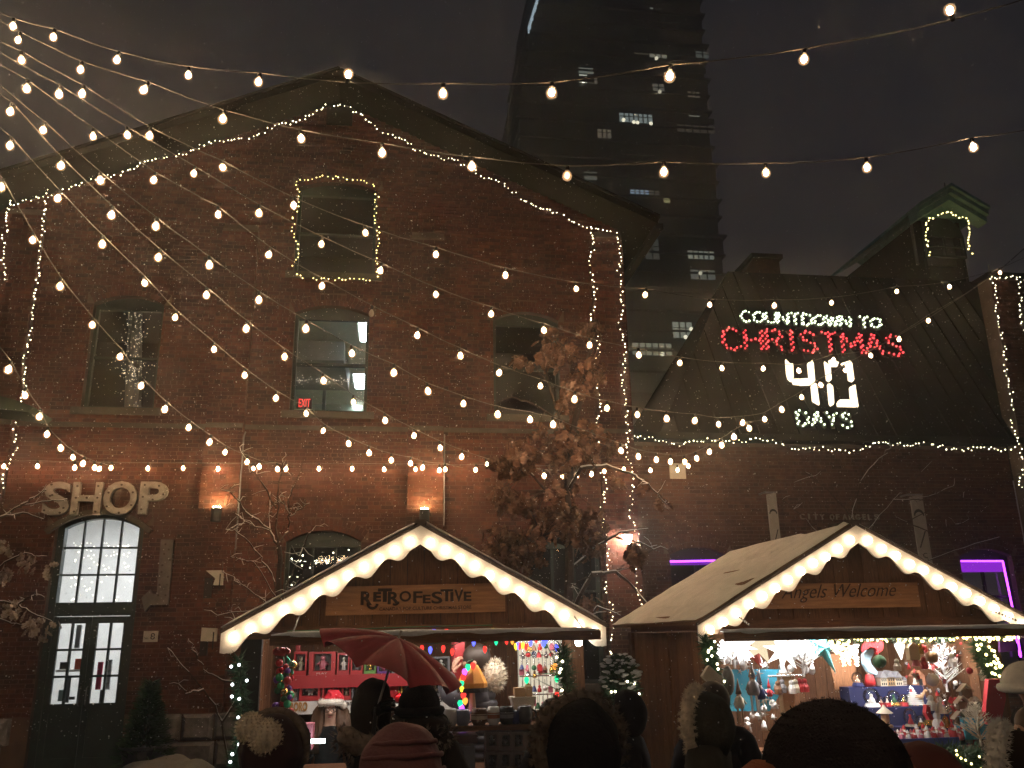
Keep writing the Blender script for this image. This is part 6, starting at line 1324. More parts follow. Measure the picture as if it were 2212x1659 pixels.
# evergreen garlands with lights
def garland_green(label, pts, y, r, nn, lights, m='needle', name='evergreen_garland', snow=0, grp='evergreen garlands on the stalls'):
    q = [P(*p_, y) for p_ in pts]; rg = random.Random(int(pts[0][0])); nd = MB(); lt = MB(); sn = MB(); t = thing(name, label, 'garland', q[-1], grp)
    seg_ = [(b-a).length for a, b in zip(q[:-1], q[1:])]; tot = sum(seg_)
    def at(u):
        d = u*tot
        for (a, b), L_ in zip(zip(q[:-1], q[1:]), seg_):
            if d <= L_: return a.lerp(b, d/L_)
            d -= L_
        return q[-1]
    for i in range(nn):
        c = at(rg.random()); d = Vector((rg.gauss(0, 1), rg.gauss(0, .8), rg.gauss(0, 1))).normalized(); nd.spike(c+d*r*rg.uniform(0, .4), d*r*rg.uniform(.5, 1.1), .006)
        if snow and rg.random() < snow: sn.ball(c+d*r*.8+Vector((0, 0, .01)), rg.uniform(.006, .014), 5, 4, (1.3, 1, .6))
    part('needles', nd, M['needle'], t, kind='stuff')
    for i in range(lights[0]): c = at((i+rg.random())/lights[0]); lt.ball(c+Vector((rg.uniform(-r, r)*.7, -r*rg.uniform(.5, .95), rg.uniform(-r, r)*.5)), lights[2], 6, 5)
    part('lights', lt, lights[1], t, kind='stuff'); part('stem', MB().tube(q, .010, 5), M['bark'], t)
    if snow: part('snow', sn, M['snow'], t, kind='stuff')
    return t
WL = M['fairy']; 
garland_green('evergreen garland with cold white lights down the left post of the first stall', [(516, 1425), (520, 1500), (530, 1560), (514, 1620), (505, 1690)], 7.05, .09, 900, (16, M['fairy_cool'], .011))
garland_green('evergreen garland with white lights down the right post of the first stall', [(1215, 1400), (1222, 1470), (1235, 1530), (1244, 1600)], 7.1, .10, 900, (12, WL, .011))
garland_green('evergreen garland round the near corner post of the second stall', [(1524, 1378), (1535, 1420), (1540, 1470), (1552, 1520)], 7.05, .10, 900, (16, WL, .010))
garland_green('yellow lit evergreen swag along the top of the second hatch', [z7(1690, 330), z8(100, 260), z8(500, 255), z8(900, 260), z8(1250, 250)], 7.62, .06, 800, (60, M['fairy_yellow'], .011))
garland_green('bright yellow lit swag at the right end of the second hatch', [z8(1360, 225), z8(1600, 235), z8(1930, 235)], 7.2, .05, 300, (46, M['fairy_yellow'], .013))
garland_green('evergreen garland full of lights down the right side of the second stall', [z8(1530, 300), z8(1560, 420), z8(1640, 520), z8(1680, 640)], 7.4, .11, 900, (26, M['fairy_yellow'], .013))
garland_green('lit evergreen branches at the foot of the second stall', [z8(1080, 1520), z8(1300, 1560), z8(1600, 1600), z8(1800, 1560)], 6.9, .13, 1500, (18, M['fairy_yellow'], .009), grp=None)
pt = MB(); pt.tube([P(*z8(1940, 230), 7.1), P(*z8(1960, 300), 7.1)], .012, 6); pt.tube([P(*z8(1975, 380), 7.1), P(*z8(1985, 440), 7.1)], .012, 6); solo('light_strip', pt, M['neon'], 'short broken purple light strip at the far right edge of the stall', 'light strip', None, 'purple light strips in the windows')
solo('violet_cloth', MB().prism([P(*z8(1760, 280), 7.3), P(*z8(1930, 270), 7.3), P(*z8(1940, 380), 7.3), P(*z8(1770, 400), 7.3)], (0, .03, 0)), col('violet_cloth', (.13, .03, .26), .8), 'violet cloth hanging near the broken purple strip', 'cloth')
# ================================================================== TREES AND SHRUBS
def leaf_mesh(name, m, L_=.15, W_=.07):
    mb = MB(); out = [(0, 0), (.35, .18), (.22, .34), (.5, .50), (.30, .64), (.36, .80), (0, 1.0)]
    for s in (-1, 1):
        for (a0, b0), (a1, b1) in zip(out[:-1], out[1:]):
            mb.poly([(0, 0, -b0*L_), (s*a0*W_*2, -.25*abs(a0)*W_-.012*b0, -b0*L_), (s*a1*W_*2, -.25*abs(a1)*W_-.02*b1, -b1*L_), (0, -.010*b1, -b1*L_)])
    return mb.mesh(name, m)
def leaf_into(mb, src, M_):
    n = len(mb.v); mb.v += [tuple(M_ @ v.co) for v in src.vertices]; mb.f += [tuple(n+i for i in p.vertices) for p in src.polygons]
def branch_px(wood, snow, pts, y, r0, r1, sn=.0, wob=.012, sides=6):
    q = []; k = len(pts)
    for i, p in enumerate(pts): q.append(P(p[0], p[1], (p[2] if len(p) > 2 else y)))
    f = []
    for a, b in zip(q[:-1], q[1:]):
        for j in range(4): c = a.lerp(b, j/4); f.append(c+Vector((rnd.gauss(0, wob), rnd.gauss(0, wob), rnd.gauss(0, wob*.6))) if j else c)
    f.append(q[-1]); n = len(f); rr = [r0+(r1-r0)*i/(n-1) for i in range(n)]; wood.tube(f, rr, sides)
    if sn and snow is not None:
        i = 0
        while i < n-1:
            j = min(n-1, i+rnd.randint(2, 6))
            if rnd.random() < sn: snow.tube([f[k_]+Vector((0, 0, rr[k_]*.75+.002)) for k_ in range(i, j+1)], [max(.004, rr[k_]*.75) for k_ in range(i, j+1)], 5)
            i = j
    return f
def twigs(wood, snow, f, n, L_, r, sn=.5, up=.2, spread=1.0):
    for i in range(n):
        p = f[rnd.randint(len(f)//4, len(f)-1)]; u = rnd.uniform(0, 2*pi); d = Vector((cos(u)*spread, sin(u)*.6, rnd.gauss(up, .5))).normalized()*L_*rnd.uniform(.4, 1.1)
        m1 = p+d*.5+Vector((0, 0, rnd.gauss(0, .03))); wood.tube([p, m1, p+d], [r, r*.7, r*.35], 4)
        if rnd.random() < sn: snow.tube([p+Vector((0, 0, r)), m1+Vector((0, 0, r)), p+d+Vector((0, 0, r*.6))], [r*.9, r, r*.5], 4)
# ---- the oak that keeps its brown leaves
oak = thing('oak_tree', 'oak tree with drooping dry brown leaves in front of the right corner pilaster', 'tree', P(1228, 1655, 12.3).to_3d())
ow = MB(); osn = MB(); F = []
F += branch_px(ow, osn, [(1232, 1660), (1232, 1400), (1230, 1180), (1228, 1040), (1238, 930), (1262, 820), (1282, 720), (1290, 690)], 12.3, .085, .018)
for pts, r, s in (([(1230, 1130), (1180, 1060), (1130, 1000), (1105, 965)], .03, .3), ([(1229, 1060), (1255, 1012), (1310, 1006), (1360, 1022), (1400, 1045), (1440, 1090)], .032, .9), ([(1236, 960), (1200, 880), (1180, 800), (1178, 730)], .028, .2), ([(1205, 905), (1150, 870), (1105, 858), (1070, 872)], .018, .6), ([(1190, 835), (1160, 800), (1120, 765)], .014, .4),
                   ([(1262, 830), (1240, 770), (1210, 740)], .018, .2), ([(1230, 1180), (1170, 1160), (1110, 1170), (1060, 1190)], .03, .4), ([(1232, 1230), (1290, 1180), (1340, 1150), (1400, 1142)], .026, .7), ([(1232, 1330), (1280, 1240), (1330, 1235), (1375, 1275), (1420, 1330)], .034, .8), ([(1232, 1350), (1200, 1290), (1160, 1255)], .02, .6), ([(1330, 1235), (1260, 1250), (1230, 1270)], .014, .7), ([(1232, 1380), (1290, 1310), (1340, 1330)], .02, .8), ([(1330, 1160), (1390, 1175), (1432, 1196)], .012, .8), ([(1234, 1000), (1290, 960), (1340, 965)], .02, .2)):
    f = branch_px(ow, osn, [(a, b, 12.3+rnd.uniform(-.35, .35)*(i > 0)) for i, (a, b) in enumerate(pts)], 12.3, r, .006, s); twigs(ow, osn, f, 7, .22, .006, s*.5); F += f
part('trunk', ow, M['bark'], oak); part('snow', osn, M['snow'], oak, kind='stuff')
lm = leaf_mesh('leaf', M['leaf']); boxes = [(1250, 1305, 694, 730, 46), (1162, 1204, 715, 800, 60), (1198, 1244, 735, 780, 36), (1254, 1304, 772, 848, 64), (1110, 1125, 768, 800, 12), (1128, 1157, 775, 795, 8), (1212, 1262, 812, 860, 52), (1205, 1228, 862, 890, 16), (1158, 1312, 915, 1016, 230), (1096, 1165, 952, 1018, 80), (1312, 1342, 958, 984, 16), (1060, 1132, 988, 1030, 50), (1066, 1104, 1044, 1108, 44), (1110, 1163, 1068, 1108, 40), (1150, 1302, 1092, 1168, 210), (1044, 1172, 1140, 1246, 230), (1248, 1302, 1158, 1206, 50), (1238, 1292, 1290, 1318, 30), (1318, 1344, 1028, 1060, 12), (1412, 1442, 1070, 1098, 8), (1376, 1396, 1040, 1058, 8), (1342, 1390, 1180, 1222, 30), (1170, 1250, 1020, 1090, 40)]
cand = []
for x0, x1, y0, y1, n in boxes:
    for i in range(n):
        # leaves hang in sprays: denser towards the middle of a box
        u = .5+.5*max(-1, min(1, rnd.gauss(0, .48))); v = .5+.5*max(-1, min(1, rnd.gauss(0, .5)))
        q = P(x0+(x1-x0)*u, y0+(y1-y0)*v-8, 12.3+rnd.gauss(0, .28)); s = rnd.uniform(.75, 1.35)
        R = Matrix.Rotation(rnd.uniform(0, 2*pi), 4, 'Z') @ Matrix.Rotation(rnd.gauss(0, .5), 4, 'X') @ Matrix.Rotation(rnd.gauss(0, .45), 4, 'Y')
        cand.append((q, s, R))
cand.sort(key=lambda c: c[0].y/c[1]); rest = MB(); stems = MB()
for i, (q, s, R) in enumerate(cand):
    if i < 300:
        o = link('leaf', lm, oak, q-ORG[oak.name]); o.rotation_euler = R.to_euler(); o.scale = (s, s, s)
    else: leaf_into(rest, lm, Matrix.Translation(q) @ R @ Matrix.Scale(s, 4))
    if i % 2 == 0:
        near = min(F[::3], key=lambda p: (p-q).length)
        if (near-q).length < .8: stems.tube([near, (near+q)/2+Vector((0, 0, .02)), q], [.005, .004, .002], 3, False)
part('crown', rest, M['leaf'], oak, kind='stuff'); part('twigs', stems, M['bark'], oak, kind='stuff')
# ---- bare tree left of the first stall
bt_ = thing('bare_tree', 'bare snowy branched tree between the SHOP sign and the first stall', 'tree', P(606, 1655, 11.5))
bw_ = MB(); bs_ = MB(); F = []
zb1 = lambda *a: [(329+x/5.04, 960+y/5.04) for x, y in a]
F += branch_px(bw_, bs_, [(612, 1680), (608, 1450), (603, 1300)]+zb1((1380, 1100)), 11.5, .05, .03)
for pts, r, s in ((zb1((1370, 1090), (1280, 930), (1010, 730), (850, 520), (740, 490)), .024, .9), (zb1((1280, 930), (1280, 720), (1282, 520)), .016, .5), (zb1((1370, 1080), (1350, 850), (1370, 500), (1420, 200), (1440, 40)), .022, .4), (zb1((1385, 1060), (1480, 950), (1500, 740), (1480, 590), (1560, 420), (1650, 170)), .020, .5), (zb1((1350, 690), (1200, 430), (1090, 290), (950, 30)), .016, .8), (zb1((1500, 780), (1600, 710), (1710, 640)), .012, .9), (zb1((1495, 760), (1380, 570)), .012, .8), (zb1((1280, 940), (1090, 880), (950, 800)), .012, .9),
                   ([(603, 1290)]+zb1((1250, 1330), (1100, 1130), (880, 910), (800, 930)), .018, .8), ([(604, 1300)]+zb1((1100, 1280), (1000, 1260), (850, 1230)), .012, .8), ([(605, 1310)]+zb1((1560, 1310), (1640, 1120), (1700, 970), (1780, 890), (1950, 900)), .016, .6), ([(606, 1330), (560, 1290), (520, 1262), (480, 1235)], .016, .8), ([(606, 1350), (560, 1320), (510, 1322), (470, 1330)], .014, .8), ([(607, 1400), (550, 1370), (520, 1350), (480, 1312)], .016, .7), ([(604, 1300), (640, 1260), (660, 1220)], .014, .6)):
    r *= .65; f = branch_px(bw_, bs_, [(a, b, 11.5+rnd.uniform(-.3, .3)*(i > 0)) for i, (a, b) in enumerate(pts)], 11.5, r, .004, s); twigs(bw_, bs_, f, 12, .20, .0045, s*.7, .3)
part('trunk', bw_, M['bark'], bt_); part('snow', bs_, M['snow'], bt_, kind='stuff')
# lower left snowy twig by the stall post
lt_ = thing('bare_shrub', 'low bare snow dusted shrub in front of the green door wall', 'shrub', P(480, 1655, 9.5)); w_ = MB(); s_ = MB()
for pts in ([(500, 1670), (480, 1560), (440, 1490), (395, 1440), (362, 1400)], [(515, 1478), (480, 1470), (450, 1455), (425, 1425)], [(440, 1490), (400, 1500), (385, 1470)], [(425, 1425), (420, 1400), (408, 1385)], [(480, 1560), (515, 1500), (520, 1470)]): f = branch_px(w_, s_, pts, 9.5, .012, .003, .9); twigs(w_, s_, f, 4, .10, .003, .8)
part('stem', w_, M['bark'], lt_); part('snow', s_, M['snow'], lt_, kind='stuff')
# ---- snowy leaved branches reaching in at the left edge
lf = thing('snowy_tree', 'tree at the left edge with snow laden leaves beside the green door', 'tree', P(-140, 1660, 10.0)); w_ = MB(); s_ = MB(); F = []
F += branch_px(w_, s_, [(-150, 1700), (-150, 1400), (-140, 1200), (-120, 1000)], 10, .07, .03)
ends = []
for pts in ([(-140, 1260), (-40, 1150), (0, 1118), (45, 1092), (105, 1083), (145, 1078)], [(0, 1118), (50, 1108), (95, 1122)], [(45, 1092), (75, 1075), (100, 1058)], [(-140, 1320), (-30, 1250), (10, 1215), (55, 1195), (82, 1202)], [(-140, 1340), (-20, 1296), (40, 1306), (70, 1325), (112, 1342)], [(40, 1306), (60, 1290), (85, 1285)], [(-140, 1350), (-20, 1330), (20, 1345), (50, 1350)]):
    f = branch_px(w_, s_, pts, 10, .014, .004, .95, .008); ends += f[len(f)//3:]; twigs(w_, s_, f, 5, .12, .004, .8)
part('trunk', w_, M['bark'], lf); part('snow', s_, M['snow'], lf, kind='stuff'); lm2 = leaf_mesh('leaf', M['leaf_snowy'], .12, .045)
for i in range(64):
    x, y_ = rnd.choice(((55, 1200), (20, 1225), (75, 1210), (95, 1345), (65, 1335), (105, 1340), (80, 1360), (28, 1300), (15, 1240), (100, 1225), (12, 1180), (40, 1312)))
    q = P(x+rnd.gauss(0, 12), y_+rnd.gauss(0, 7), 10+rnd.gauss(0, .1)); o = link('leaf', lm2, lf, q-ORG[lf.name]); o.rotation_euler = (rnd.gauss(0, .5), rnd.gauss(.3, .5), rnd.uniform(0, 6.3)); s = rnd.uniform(.7, 1.2); o.scale = (s, s, s)
# ---- thin bare tree behind the second stall
rt2 = thing('bare_tree', 'thin bare tree whose faint twigs spread above the second stall', 'tree', P(1850, 1655, 12.5)); w_ = MB(); s_ = MB()
branch_px(w_, s_, [(1850, 1670), (1852, 1400), (1850, 1230)], 12.5, .05, .03)
for pts in ([(1850, 1280), (1880, 1200), (1960, 1128), (2040, 1085), (2120, 1062), (2212, 1020)], [(1960, 1128), (2010, 1150), (2080, 1130), (2140, 1108)], [(1850, 1240), (1870, 1150), (1930, 1080), (1990, 1020)], [(1850, 1260), (1800, 1190), (1740, 1120), (1690, 1080)], [(1850, 1230), (1840, 1120), (1860, 1040), (1850, 960)], [(1850, 1300), (1950, 1230), (2060, 1190), (2160, 1160)], [(1840, 1120), (1790, 1060), (1740, 1020)], [(1860, 1040), (1900, 990), (1950, 950)], [(1930, 1080), (1990, 1080), (2060, 1050)]):
    f = branch_px(w_, s_, [(a, b, 12.5+rnd.uniform(-.3, .3)*(i > 0)) for i, (a, b) in enumerate(pts)], 12.5, .011, .003, .35); twigs(w_, s_, f, 10, .30, .0035, .25)
part('trunk', w_, M['bark'], rt2); part('snow', s_, M['snow'], rt2, kind='stuff')
# ---- evergreen tub between the stalls, conical shrub by the door, snow heap
def bush(label, px, ytop, ybot, y, r, n, lights=0, snow=.3, cone=False, name='evergreen_shrub'):
    a = P(px, ybot, y); b = P(px, ytop, y); H = b.z-a.z; t = thing(name, label, 'shrub', (a.x, y, max(0, a.z))); nd = MB(); sn = MB(); lt = MB()
    for i in range(n):
        h = rnd.random(); rr = r*(1.02-h if cone else sqrt(max(.05, 1-(2*h-1)**2))); u = rnd.uniform(0, 6.28); k = rnd.uniform(.3, 1)
        c = Vector((a.x+rr*k*cos(u), y+rr*k*sin(u), a.z+H*h)); d = Vector((cos(u), sin(u), rnd.uniform(-.3, .7)))*r*.35
        nd.spike(c, d, .012 if not cone else .02)
        if rnd.random() < snow and h > .45: sn.ball(c+d*.8, rnd.uniform(.012, .026), 5, 4, (1.4, 1.2, .6))
    for i in range(lights): u = rnd.uniform(3.4, 6.0); h = rnd.uniform(.05, .7); rr = r*sqrt(max(.05, 1-(2*h-1)**2)); lt.ball((a.x+rr*cos(u), y+rr*sin(u)-.02, a.z+H*h), .011, 6, 5)
    part('foliage', nd, M['needle'], t, kind='stuff')
    if snow: part('snow', sn, M['snow'], t, kind='stuff')
    if lights: part('lights', lt, M['fairy'], t, kind='stuff')
    part('trunk', MB().tube([(a.x, y, max(.0, a.z-.9)), (a.x, y, a.z+H*.5)], .03, 6), M['bark'], t)
bush('snow dusted evergreen with lights in the gap between the two stalls', 1345, 1418, 1540, 8.2, .17, 1000, 12, .22)
bush('tall dark conical shrub right of the green door', 308, 1475, 1652, 14.6, .42, 1600, 0, 0, True, 'conical_shrub')
pot = MB(); q = P(308, 1640, 14.6); pot.lathe([(.26, 0), (.34, .42), (.37, .44), (.37, .48), (.30, .48)], (q.x, 14.6, .0), 16); solo('planter', pot, flat('dark_planter', (.04, .04, .045)), 'dark round planter of the conical shrub', 'planter')
hp = MB(); nx = 24
for j in range(nx+1):
    for i in range(nx+1):
        u, v = i/nx*2-1, j/nx*2-1; h = max(0, 1-u*u-v*v)**.7*.34*(1+.35*noise.noise(Vector((u*2.5, v*2.5, 4)))); hp.v.append((-3.35+u*.95, 14.3+v*.6, h-.02))
for j in range(nx):
    for i in range(nx): a = j*(nx+1)+i; hp.f.append((a, a+1, a+nx+2, a+nx+1))
solo('snow_heap', hp, flat('dirty_snow', (.19, .185, .18), .8, bump=.6, bscale=20), 'low heap of shovelled snow against the brick wall left of the first stall', 'snow heap', None, None, True)

# ================================================================== PEOPLE
def skin(verts, edges, radii, sub=2):
    me = bpy.data.meshes.new('tmp_body'); me.from_pydata([tuple(v) for v in verts], edges, []); o = bpy.data.objects.new('tmp_body', me); COL.objects.link(o)
    sk = o.modifiers.new('skin', 'SKIN'); sk.use_smooth_shade = True; sk.branch_smoothing = .6
    for i, r in enumerate(radii): me.skin_vertices[0].data[i].radius = r if isinstance(r, tuple) else (r, r); me.skin_vertices[0].data[i].use_root = (i == 0)
    sb_ = o.modifiers.new('sub', 'SUBSURF'); sb_.levels = sub; sb_.render_levels = sub
    r = eval_mesh(o); bpy.data.objects.remove(o); bpy.data.meshes.remove(me); return r
def folds(me, amp, fx=14, fz=22, seed=0):
    for v in me.vertices:
        n = noise.noise(Vector((v.co.x*fx, v.co.y*fx, v.co.z*fz+seed)))+.5*noise.noise(Vector((v.co.x*fx*2.3, v.co.y*fx*2.3, v.co.z*fz*1.7+seed*3)))
        v.co += v.normal*amp*n
def fuzz(mb, pts, L_, r, n, spread=.6, down=0):
    for c, nr in rnd.choices([(a, b) for a, b, w_ in pts], [w_ for a, b, w_ in pts], k=n):
        d = (nr+Vector((rnd.gauss(0, spread), rnd.gauss(0, spread), rnd.gauss(0, spread)-down))).normalized()*L_*rnd.uniform(.5, 1.15); mb.spike(c+nr*rnd.uniform(-.006, .004), d, r)
def surf_pts(mb, n=1):
    me = mb.mesh('tmp'); me.update(); out = [(p.center.copy(), p.normal.copy(), max(p.area, 1e-9)) for p in me.polygons]; bpy.data.meshes.remove(me); return out
FSKIN = flat('face_skin', (.46, .26, .18), .5); HAIRD = flat('dark_hair', (.025, .017, .013), .6); HAIRB = flat('brown_hair', (.085, .045, .025), .55)
FURC = mat('cream_fur', (.74, .64, .50), .95, .25, 30); FURG = mat('grey_brown_fur', (.17, .13, .10), .95, .4, 30); FURW = mat('white_fur', (.78, .74, .68), .95, .1, 20)
def body_mesh(h, arms=None, feet=.09):
    V = [(0, 0, .52), (0, .005, .62), (0, .0, .73), (0, -.005, .815), (0, .0, .855), (0, .012, .895), (0, .010, .935), (0, .004, .975)]
    E = [(0, 1), (1, 2), (2, 3), (3, 4), (4, 5), (5, 6), (6, 7)]; R = [.075, .068, .080, .060, .032, .042, .050, .034]
    def add(chain, root, rad):
        k = root
        for p, r in zip(chain, rad): V.append(p); R.append(r); E.append((k, len(V)-1)); k = len(V)-1
        return k
    arms = arms or {}
    for s, nm in ((-1, 'l'), (1, 'r')):
        ch_ = arms.get(nm, [(s*.085, 0, .80), (s*.125, -.012, .715), (s*.15, -.01, .63), (s*.125, .055, .545)])
        add(ch_, 3, [.042, .034, .028, .022, .02, .018][:len(ch_)])
        add([(s*.05, 0, .48), (s*.055, .01, .28), (s*.058, -.005, .05), (s*.062, .055, .02)], 0, [.060, .042, .028, .024])
    V.append((0, .068, .915)); R.append(.010); E.append((6, len(V)-1))      # nose
    return skin([(a*h, b*h, c*h) for a, b, c in V], E, [r*h for r in R])
def coat_mesh(h, w=1.0, arms=None, low=.40, seed=0, amp=.010, sub=2):
    V = [(0, 0, .52), (0, .004, .63), (0, 0, .735), (0, -.006, .81), (0, .0, .845), (0, 0, low)]; E = [(0, 1), (1, 2), (2, 3), (3, 4), (0, 5)]; R = [.098*w, .092*w, .100*w, .082*w, .052, .115*w]; arms = arms or {}
    for s, nm in ((-1, 'l'), (1, 'r')):
        ch_ = arms.get(nm, [(s*.085, 0, .80), (s*.125, -.012, .715), (s*.15, -.01, .63), (s*.125, .055, .545)]); k = 3
        for p, r in zip(ch_, [.060, .052, .046, .040, .036, .034]): V.append(p); R.append(r*w); E.append((k, len(V)-1)); k = len(V)-1
    me = skin([(a*h, b*h, c*h) for a, b, c in V], E, [r*h for r in R], sub); folds(me, amp*h, seed=seed); return me
class Pn: pass
def person(label, px, ytop, y, hat_add, coat, w=1.0, rot=0.0, trousers=None, arms=None, seed=1, amp=.010, low=.40):
    q = P(px, ytop, y); h = (q.z-hat_add)/.992
    me = body_mesh(h, arms); me.materials.clear(); me.materials.append(FSKIN); me.name = 'person'
    o = link('person', me, None, (q.x, y, 0)); o.rotation_euler = (0, 0, rot); tag(o, label, 'person', 'people at the market stalls')
    cm = coat_mesh(h, w, arms, low, seed, amp); cm.materials.clear(); cm.materials.append(coat); link('coat', cm, o)
    tv = [(0, 0, .50*h), (-.05*h, 0, .47*h), (.05*h, 0, .47*h), (-.056*h, .01*h, .28*h), (.056*h, .01*h, .28*h), (-.058*h, -.004*h, .06*h), (.058*h, -.004*h, .06*h)]
    tm = skin(tv, [(0, 1), (0, 2), (1, 3), (2, 4), (3, 5), (4, 6)], [r*h for r in (.088, .068, .068, .052, .052, .040, .040)], 1); tm.materials.clear(); tm.materials.append(trousers or flat('dark_trousers', (.02, .02, .026), .8)); link('trousers', tm, o)
    bm = MB()
    for s in (-1, 1): bm.ball((s*.06*h, .025*h, .022*h), .045*h, 10, 6, (.75, 1.45, .55))
    k = link('boots', bm.mesh('boots', flat('boots', (.015, .012, .01)), True), o)
    p = Pn(); p.o = o; p.h = h; p.q = q; return p
def wear(p, name, mb, m, smooth=True, kind=None):
    o = link(name, mb.mesh(name, m, smooth), p.o)
    if kind: o['kind'] = kind
    return o
def beanie(p, m, r=.063, pom=None, tall=1.0, fuzzy=0, z=.94, rib=True):
    h = p.h; mb = MB(); prof = [(.93, -.35), (1.0, -.2), (1.02, .0), (1.03, .02)]+[(1.0*cos(t_), .05+1.10*sin(t_)) for t_ in [pi/2*i/10 for i in range(10)]]+[(.01, 1.15)]; seg = 48; n = 0
    for k, (a, b) in enumerate(prof):
        for j in range(seg):
            u = 2*pi*j/seg; rr = r*h*a*(1+(.020*cos(24*u) if rib and k < 11 else 0)+.03*noise.noise(Vector((cos(u)*2, sin(u)*2, b*2+p.q.x))))
            mb.v.append((rr*cos(u), rr*1.12*sin(u)+.005*h, h*(z-.01)+b*r*h*.92*tall))
    for k in range(len(prof)-1):
        for j in range(seg): a = k*seg+j; b = k*seg+(j+1) % seg; mb.f.append((a, b, b+seg, a+seg))
    mb.f.append(tuple(range((len(prof)-1)*seg, len(prof)*seg)))
    hat = wear(p, 'beanie', mb, m)
    cf = MB().tube([(r*h*1.035*cos(u), r*h*1.15*sin(u)+.005*h, h*(z-.01)-.10*r*h+.004*h*noise.noise(Vector((cos(u)*3, sin(u)*3, p.q.x)))) for u in [2*pi*i/40 for i in range(41)]], r*h*.20, 8); link('cuff', cf.mesh('cuff', m, True), hat)
    if fuzzy: fz_ = MB(); fuzz(fz_, surf_pts(mb), .008, .0007, fuzzy, .9); o = link('wool_fuzz', fz_.mesh('wool_fuzz', m), hat); o['kind'] = 'stuff'
    return hat
def pompom(p, c, r, m, n=3200):
    core = MB().ball(c, r*.88, 16, 12); o = wear(p, 'pompom', core, m); fz_ = MB(); fuzz(fz_, surf_pts(core), r*.20, .0022, n, .5); k = link('pompom_fluff', fz_.mesh('pompom_fluff', m), o); k['kind'] = 'stuff'
def hood(p, m, fur=None, r=.082, fn=1400, fl=.045, fr=1.05, face=.045, z=.925, crown=1.15, tiltz=0):
    h = p.h; mb = MB(); seg = 48; rings = 28
    for i in range(rings+1):
        a = pi*i/rings
        for j in range(seg):
            u = 2*pi*j/seg; v = Vector((r*h*sin(a)*cos(u), r*h*1.08*sin(a)*sin(u), r*h*crown*cos(a)))
            v *= 1+.07*noise.noise(v*8+Vector((p.q.x, 0, 0)))+.035*noise.noise(Vector((v.x*9, v.y*30, v.z*12+p.q.x))); 
            if v.z < 0: v.z *= 1.35; v.x *= 1.06
            if v.y > face*h: v.y = face*h+(v.y-face*h)*.05
            mb.v.append((v.x, v.y-.004*h, v.z+z*h))
    for i in range(rings):
        for j in range(seg): a = i*seg+j; b = i*seg+(j+1) % seg; mb.f.append((a, a+seg, b+seg, b))
    ho = wear(p, 'hood', mb, m)
    if fur:
        ring = []; core = MB(); cp = []
        for i in range(33):
            u = 2*pi*i/32; c = Vector((r*h*fr*cos(u), face*h-.004*h+.010*h*cos(u*2), z*h+r*h*1.12*sin(u)*(1 if sin(u) > 0 else 1.25))); cp.append(c)
        core.tube(cp, .021*h, 10); pts = surf_pts(core); fo = link('fur_trim', core.mesh('fur_trim', fur, True), ho); fz_ = MB(); fuzz(fz_, pts, fl*.55, .0020, int(fn*2.6), .7, .15); k = link('fur', fz_.mesh('fur', fur), ho); k['kind'] = 'stuff'
    return ho
def scarf(p, m, r=.062, z=.835, t=.026):
    mb = MB(); h = p.h; pts = [(r*h*1.25*cos(u), r*h*sin(u)*1.1, z*h+.010*h*sin(3*u)) for u in [2*pi*i/24 for i in range(25)]]; mb.tube(pts, t*h, 10); o = wear(p, 'scarf', mb, m); return o
def hand(p, c, d, up, m, s=1.0, mirror=1, name='hand'):
    """palm with four unequal curled fingers and a thumb off its side; d: fingers' direction, up: back of the hand"""
    d = Vector(d).normalized(); up = Vector(up).normalized(); sd = d.cross(up).normalized()*mirror; up = sd.cross(d)*mirror; c = Vector(c)
    V = [c, c+d*.045*s, c+d*.085*s]; E = [(0, 1), (1, 2)]; R = [.022*s, .030*s, .028*s]
    for k, (o_, L_) in enumerate(((-.030, .058), (-.010, .070), (.011, .066), (.030, .050))):
        b = c+d*.088*s+sd*o_*s; V += [b, b+d*L_*.5*s-up*.012*s, b+d*L_*.75*s-up*.040*s, b+d*L_*.62*s-up*.062*s]; n = len(V); E += [(2, n-4), (n-4, n-3), (n-3, n-2), (n-2, n-1)]; R += [.010*s, .0095*s, .009*s, .0075*s]
    b = c+d*.03*s-sd*.030*s; V += [b, b+d*.035*s-sd*.022*s-up*.012*s, b+d*.062*s-sd*.010*s-up*.034*s]; n = len(V); E += [(0, n-3), (n-3, n-2), (n-2, n-1)]; R += [.013*s, .011*s, .009*s]
    me = skin(V, E, R, 2); me.materials.clear(); me.materials.append(m); return link(name, me, p.o)
CB_ = flat('black_coat', (.010, .010, .012), .9, bump=.3, bscale=60, spec=.08); CN = flat('navy_black_coat', (.011, .011, .016), .9, spec=.08); CPK = flat('dusty_pink_coat', (.16, .055, .060), .75, bump=.3, bscale=40); CGR = flat('olive_hood_coat', (.042, .040, .030), .9, bump=.3, bscale=50, spec=.08); CBR = flat('dark_brown_coat', (.022, .016, .013), .9, spec=.08); CMR = flat('maroon_coat', (.085, .018, .016), .8); CGY = flat('grey_parka', (.105, .105, .125), .6); KN = flat('black_knit', (.021, .018, .020), .95, bump=.4, bscale=160, spec=.05); KB = flat('dark_knit', (.022, .016, .015), .95, bump=.8, bscale=200)
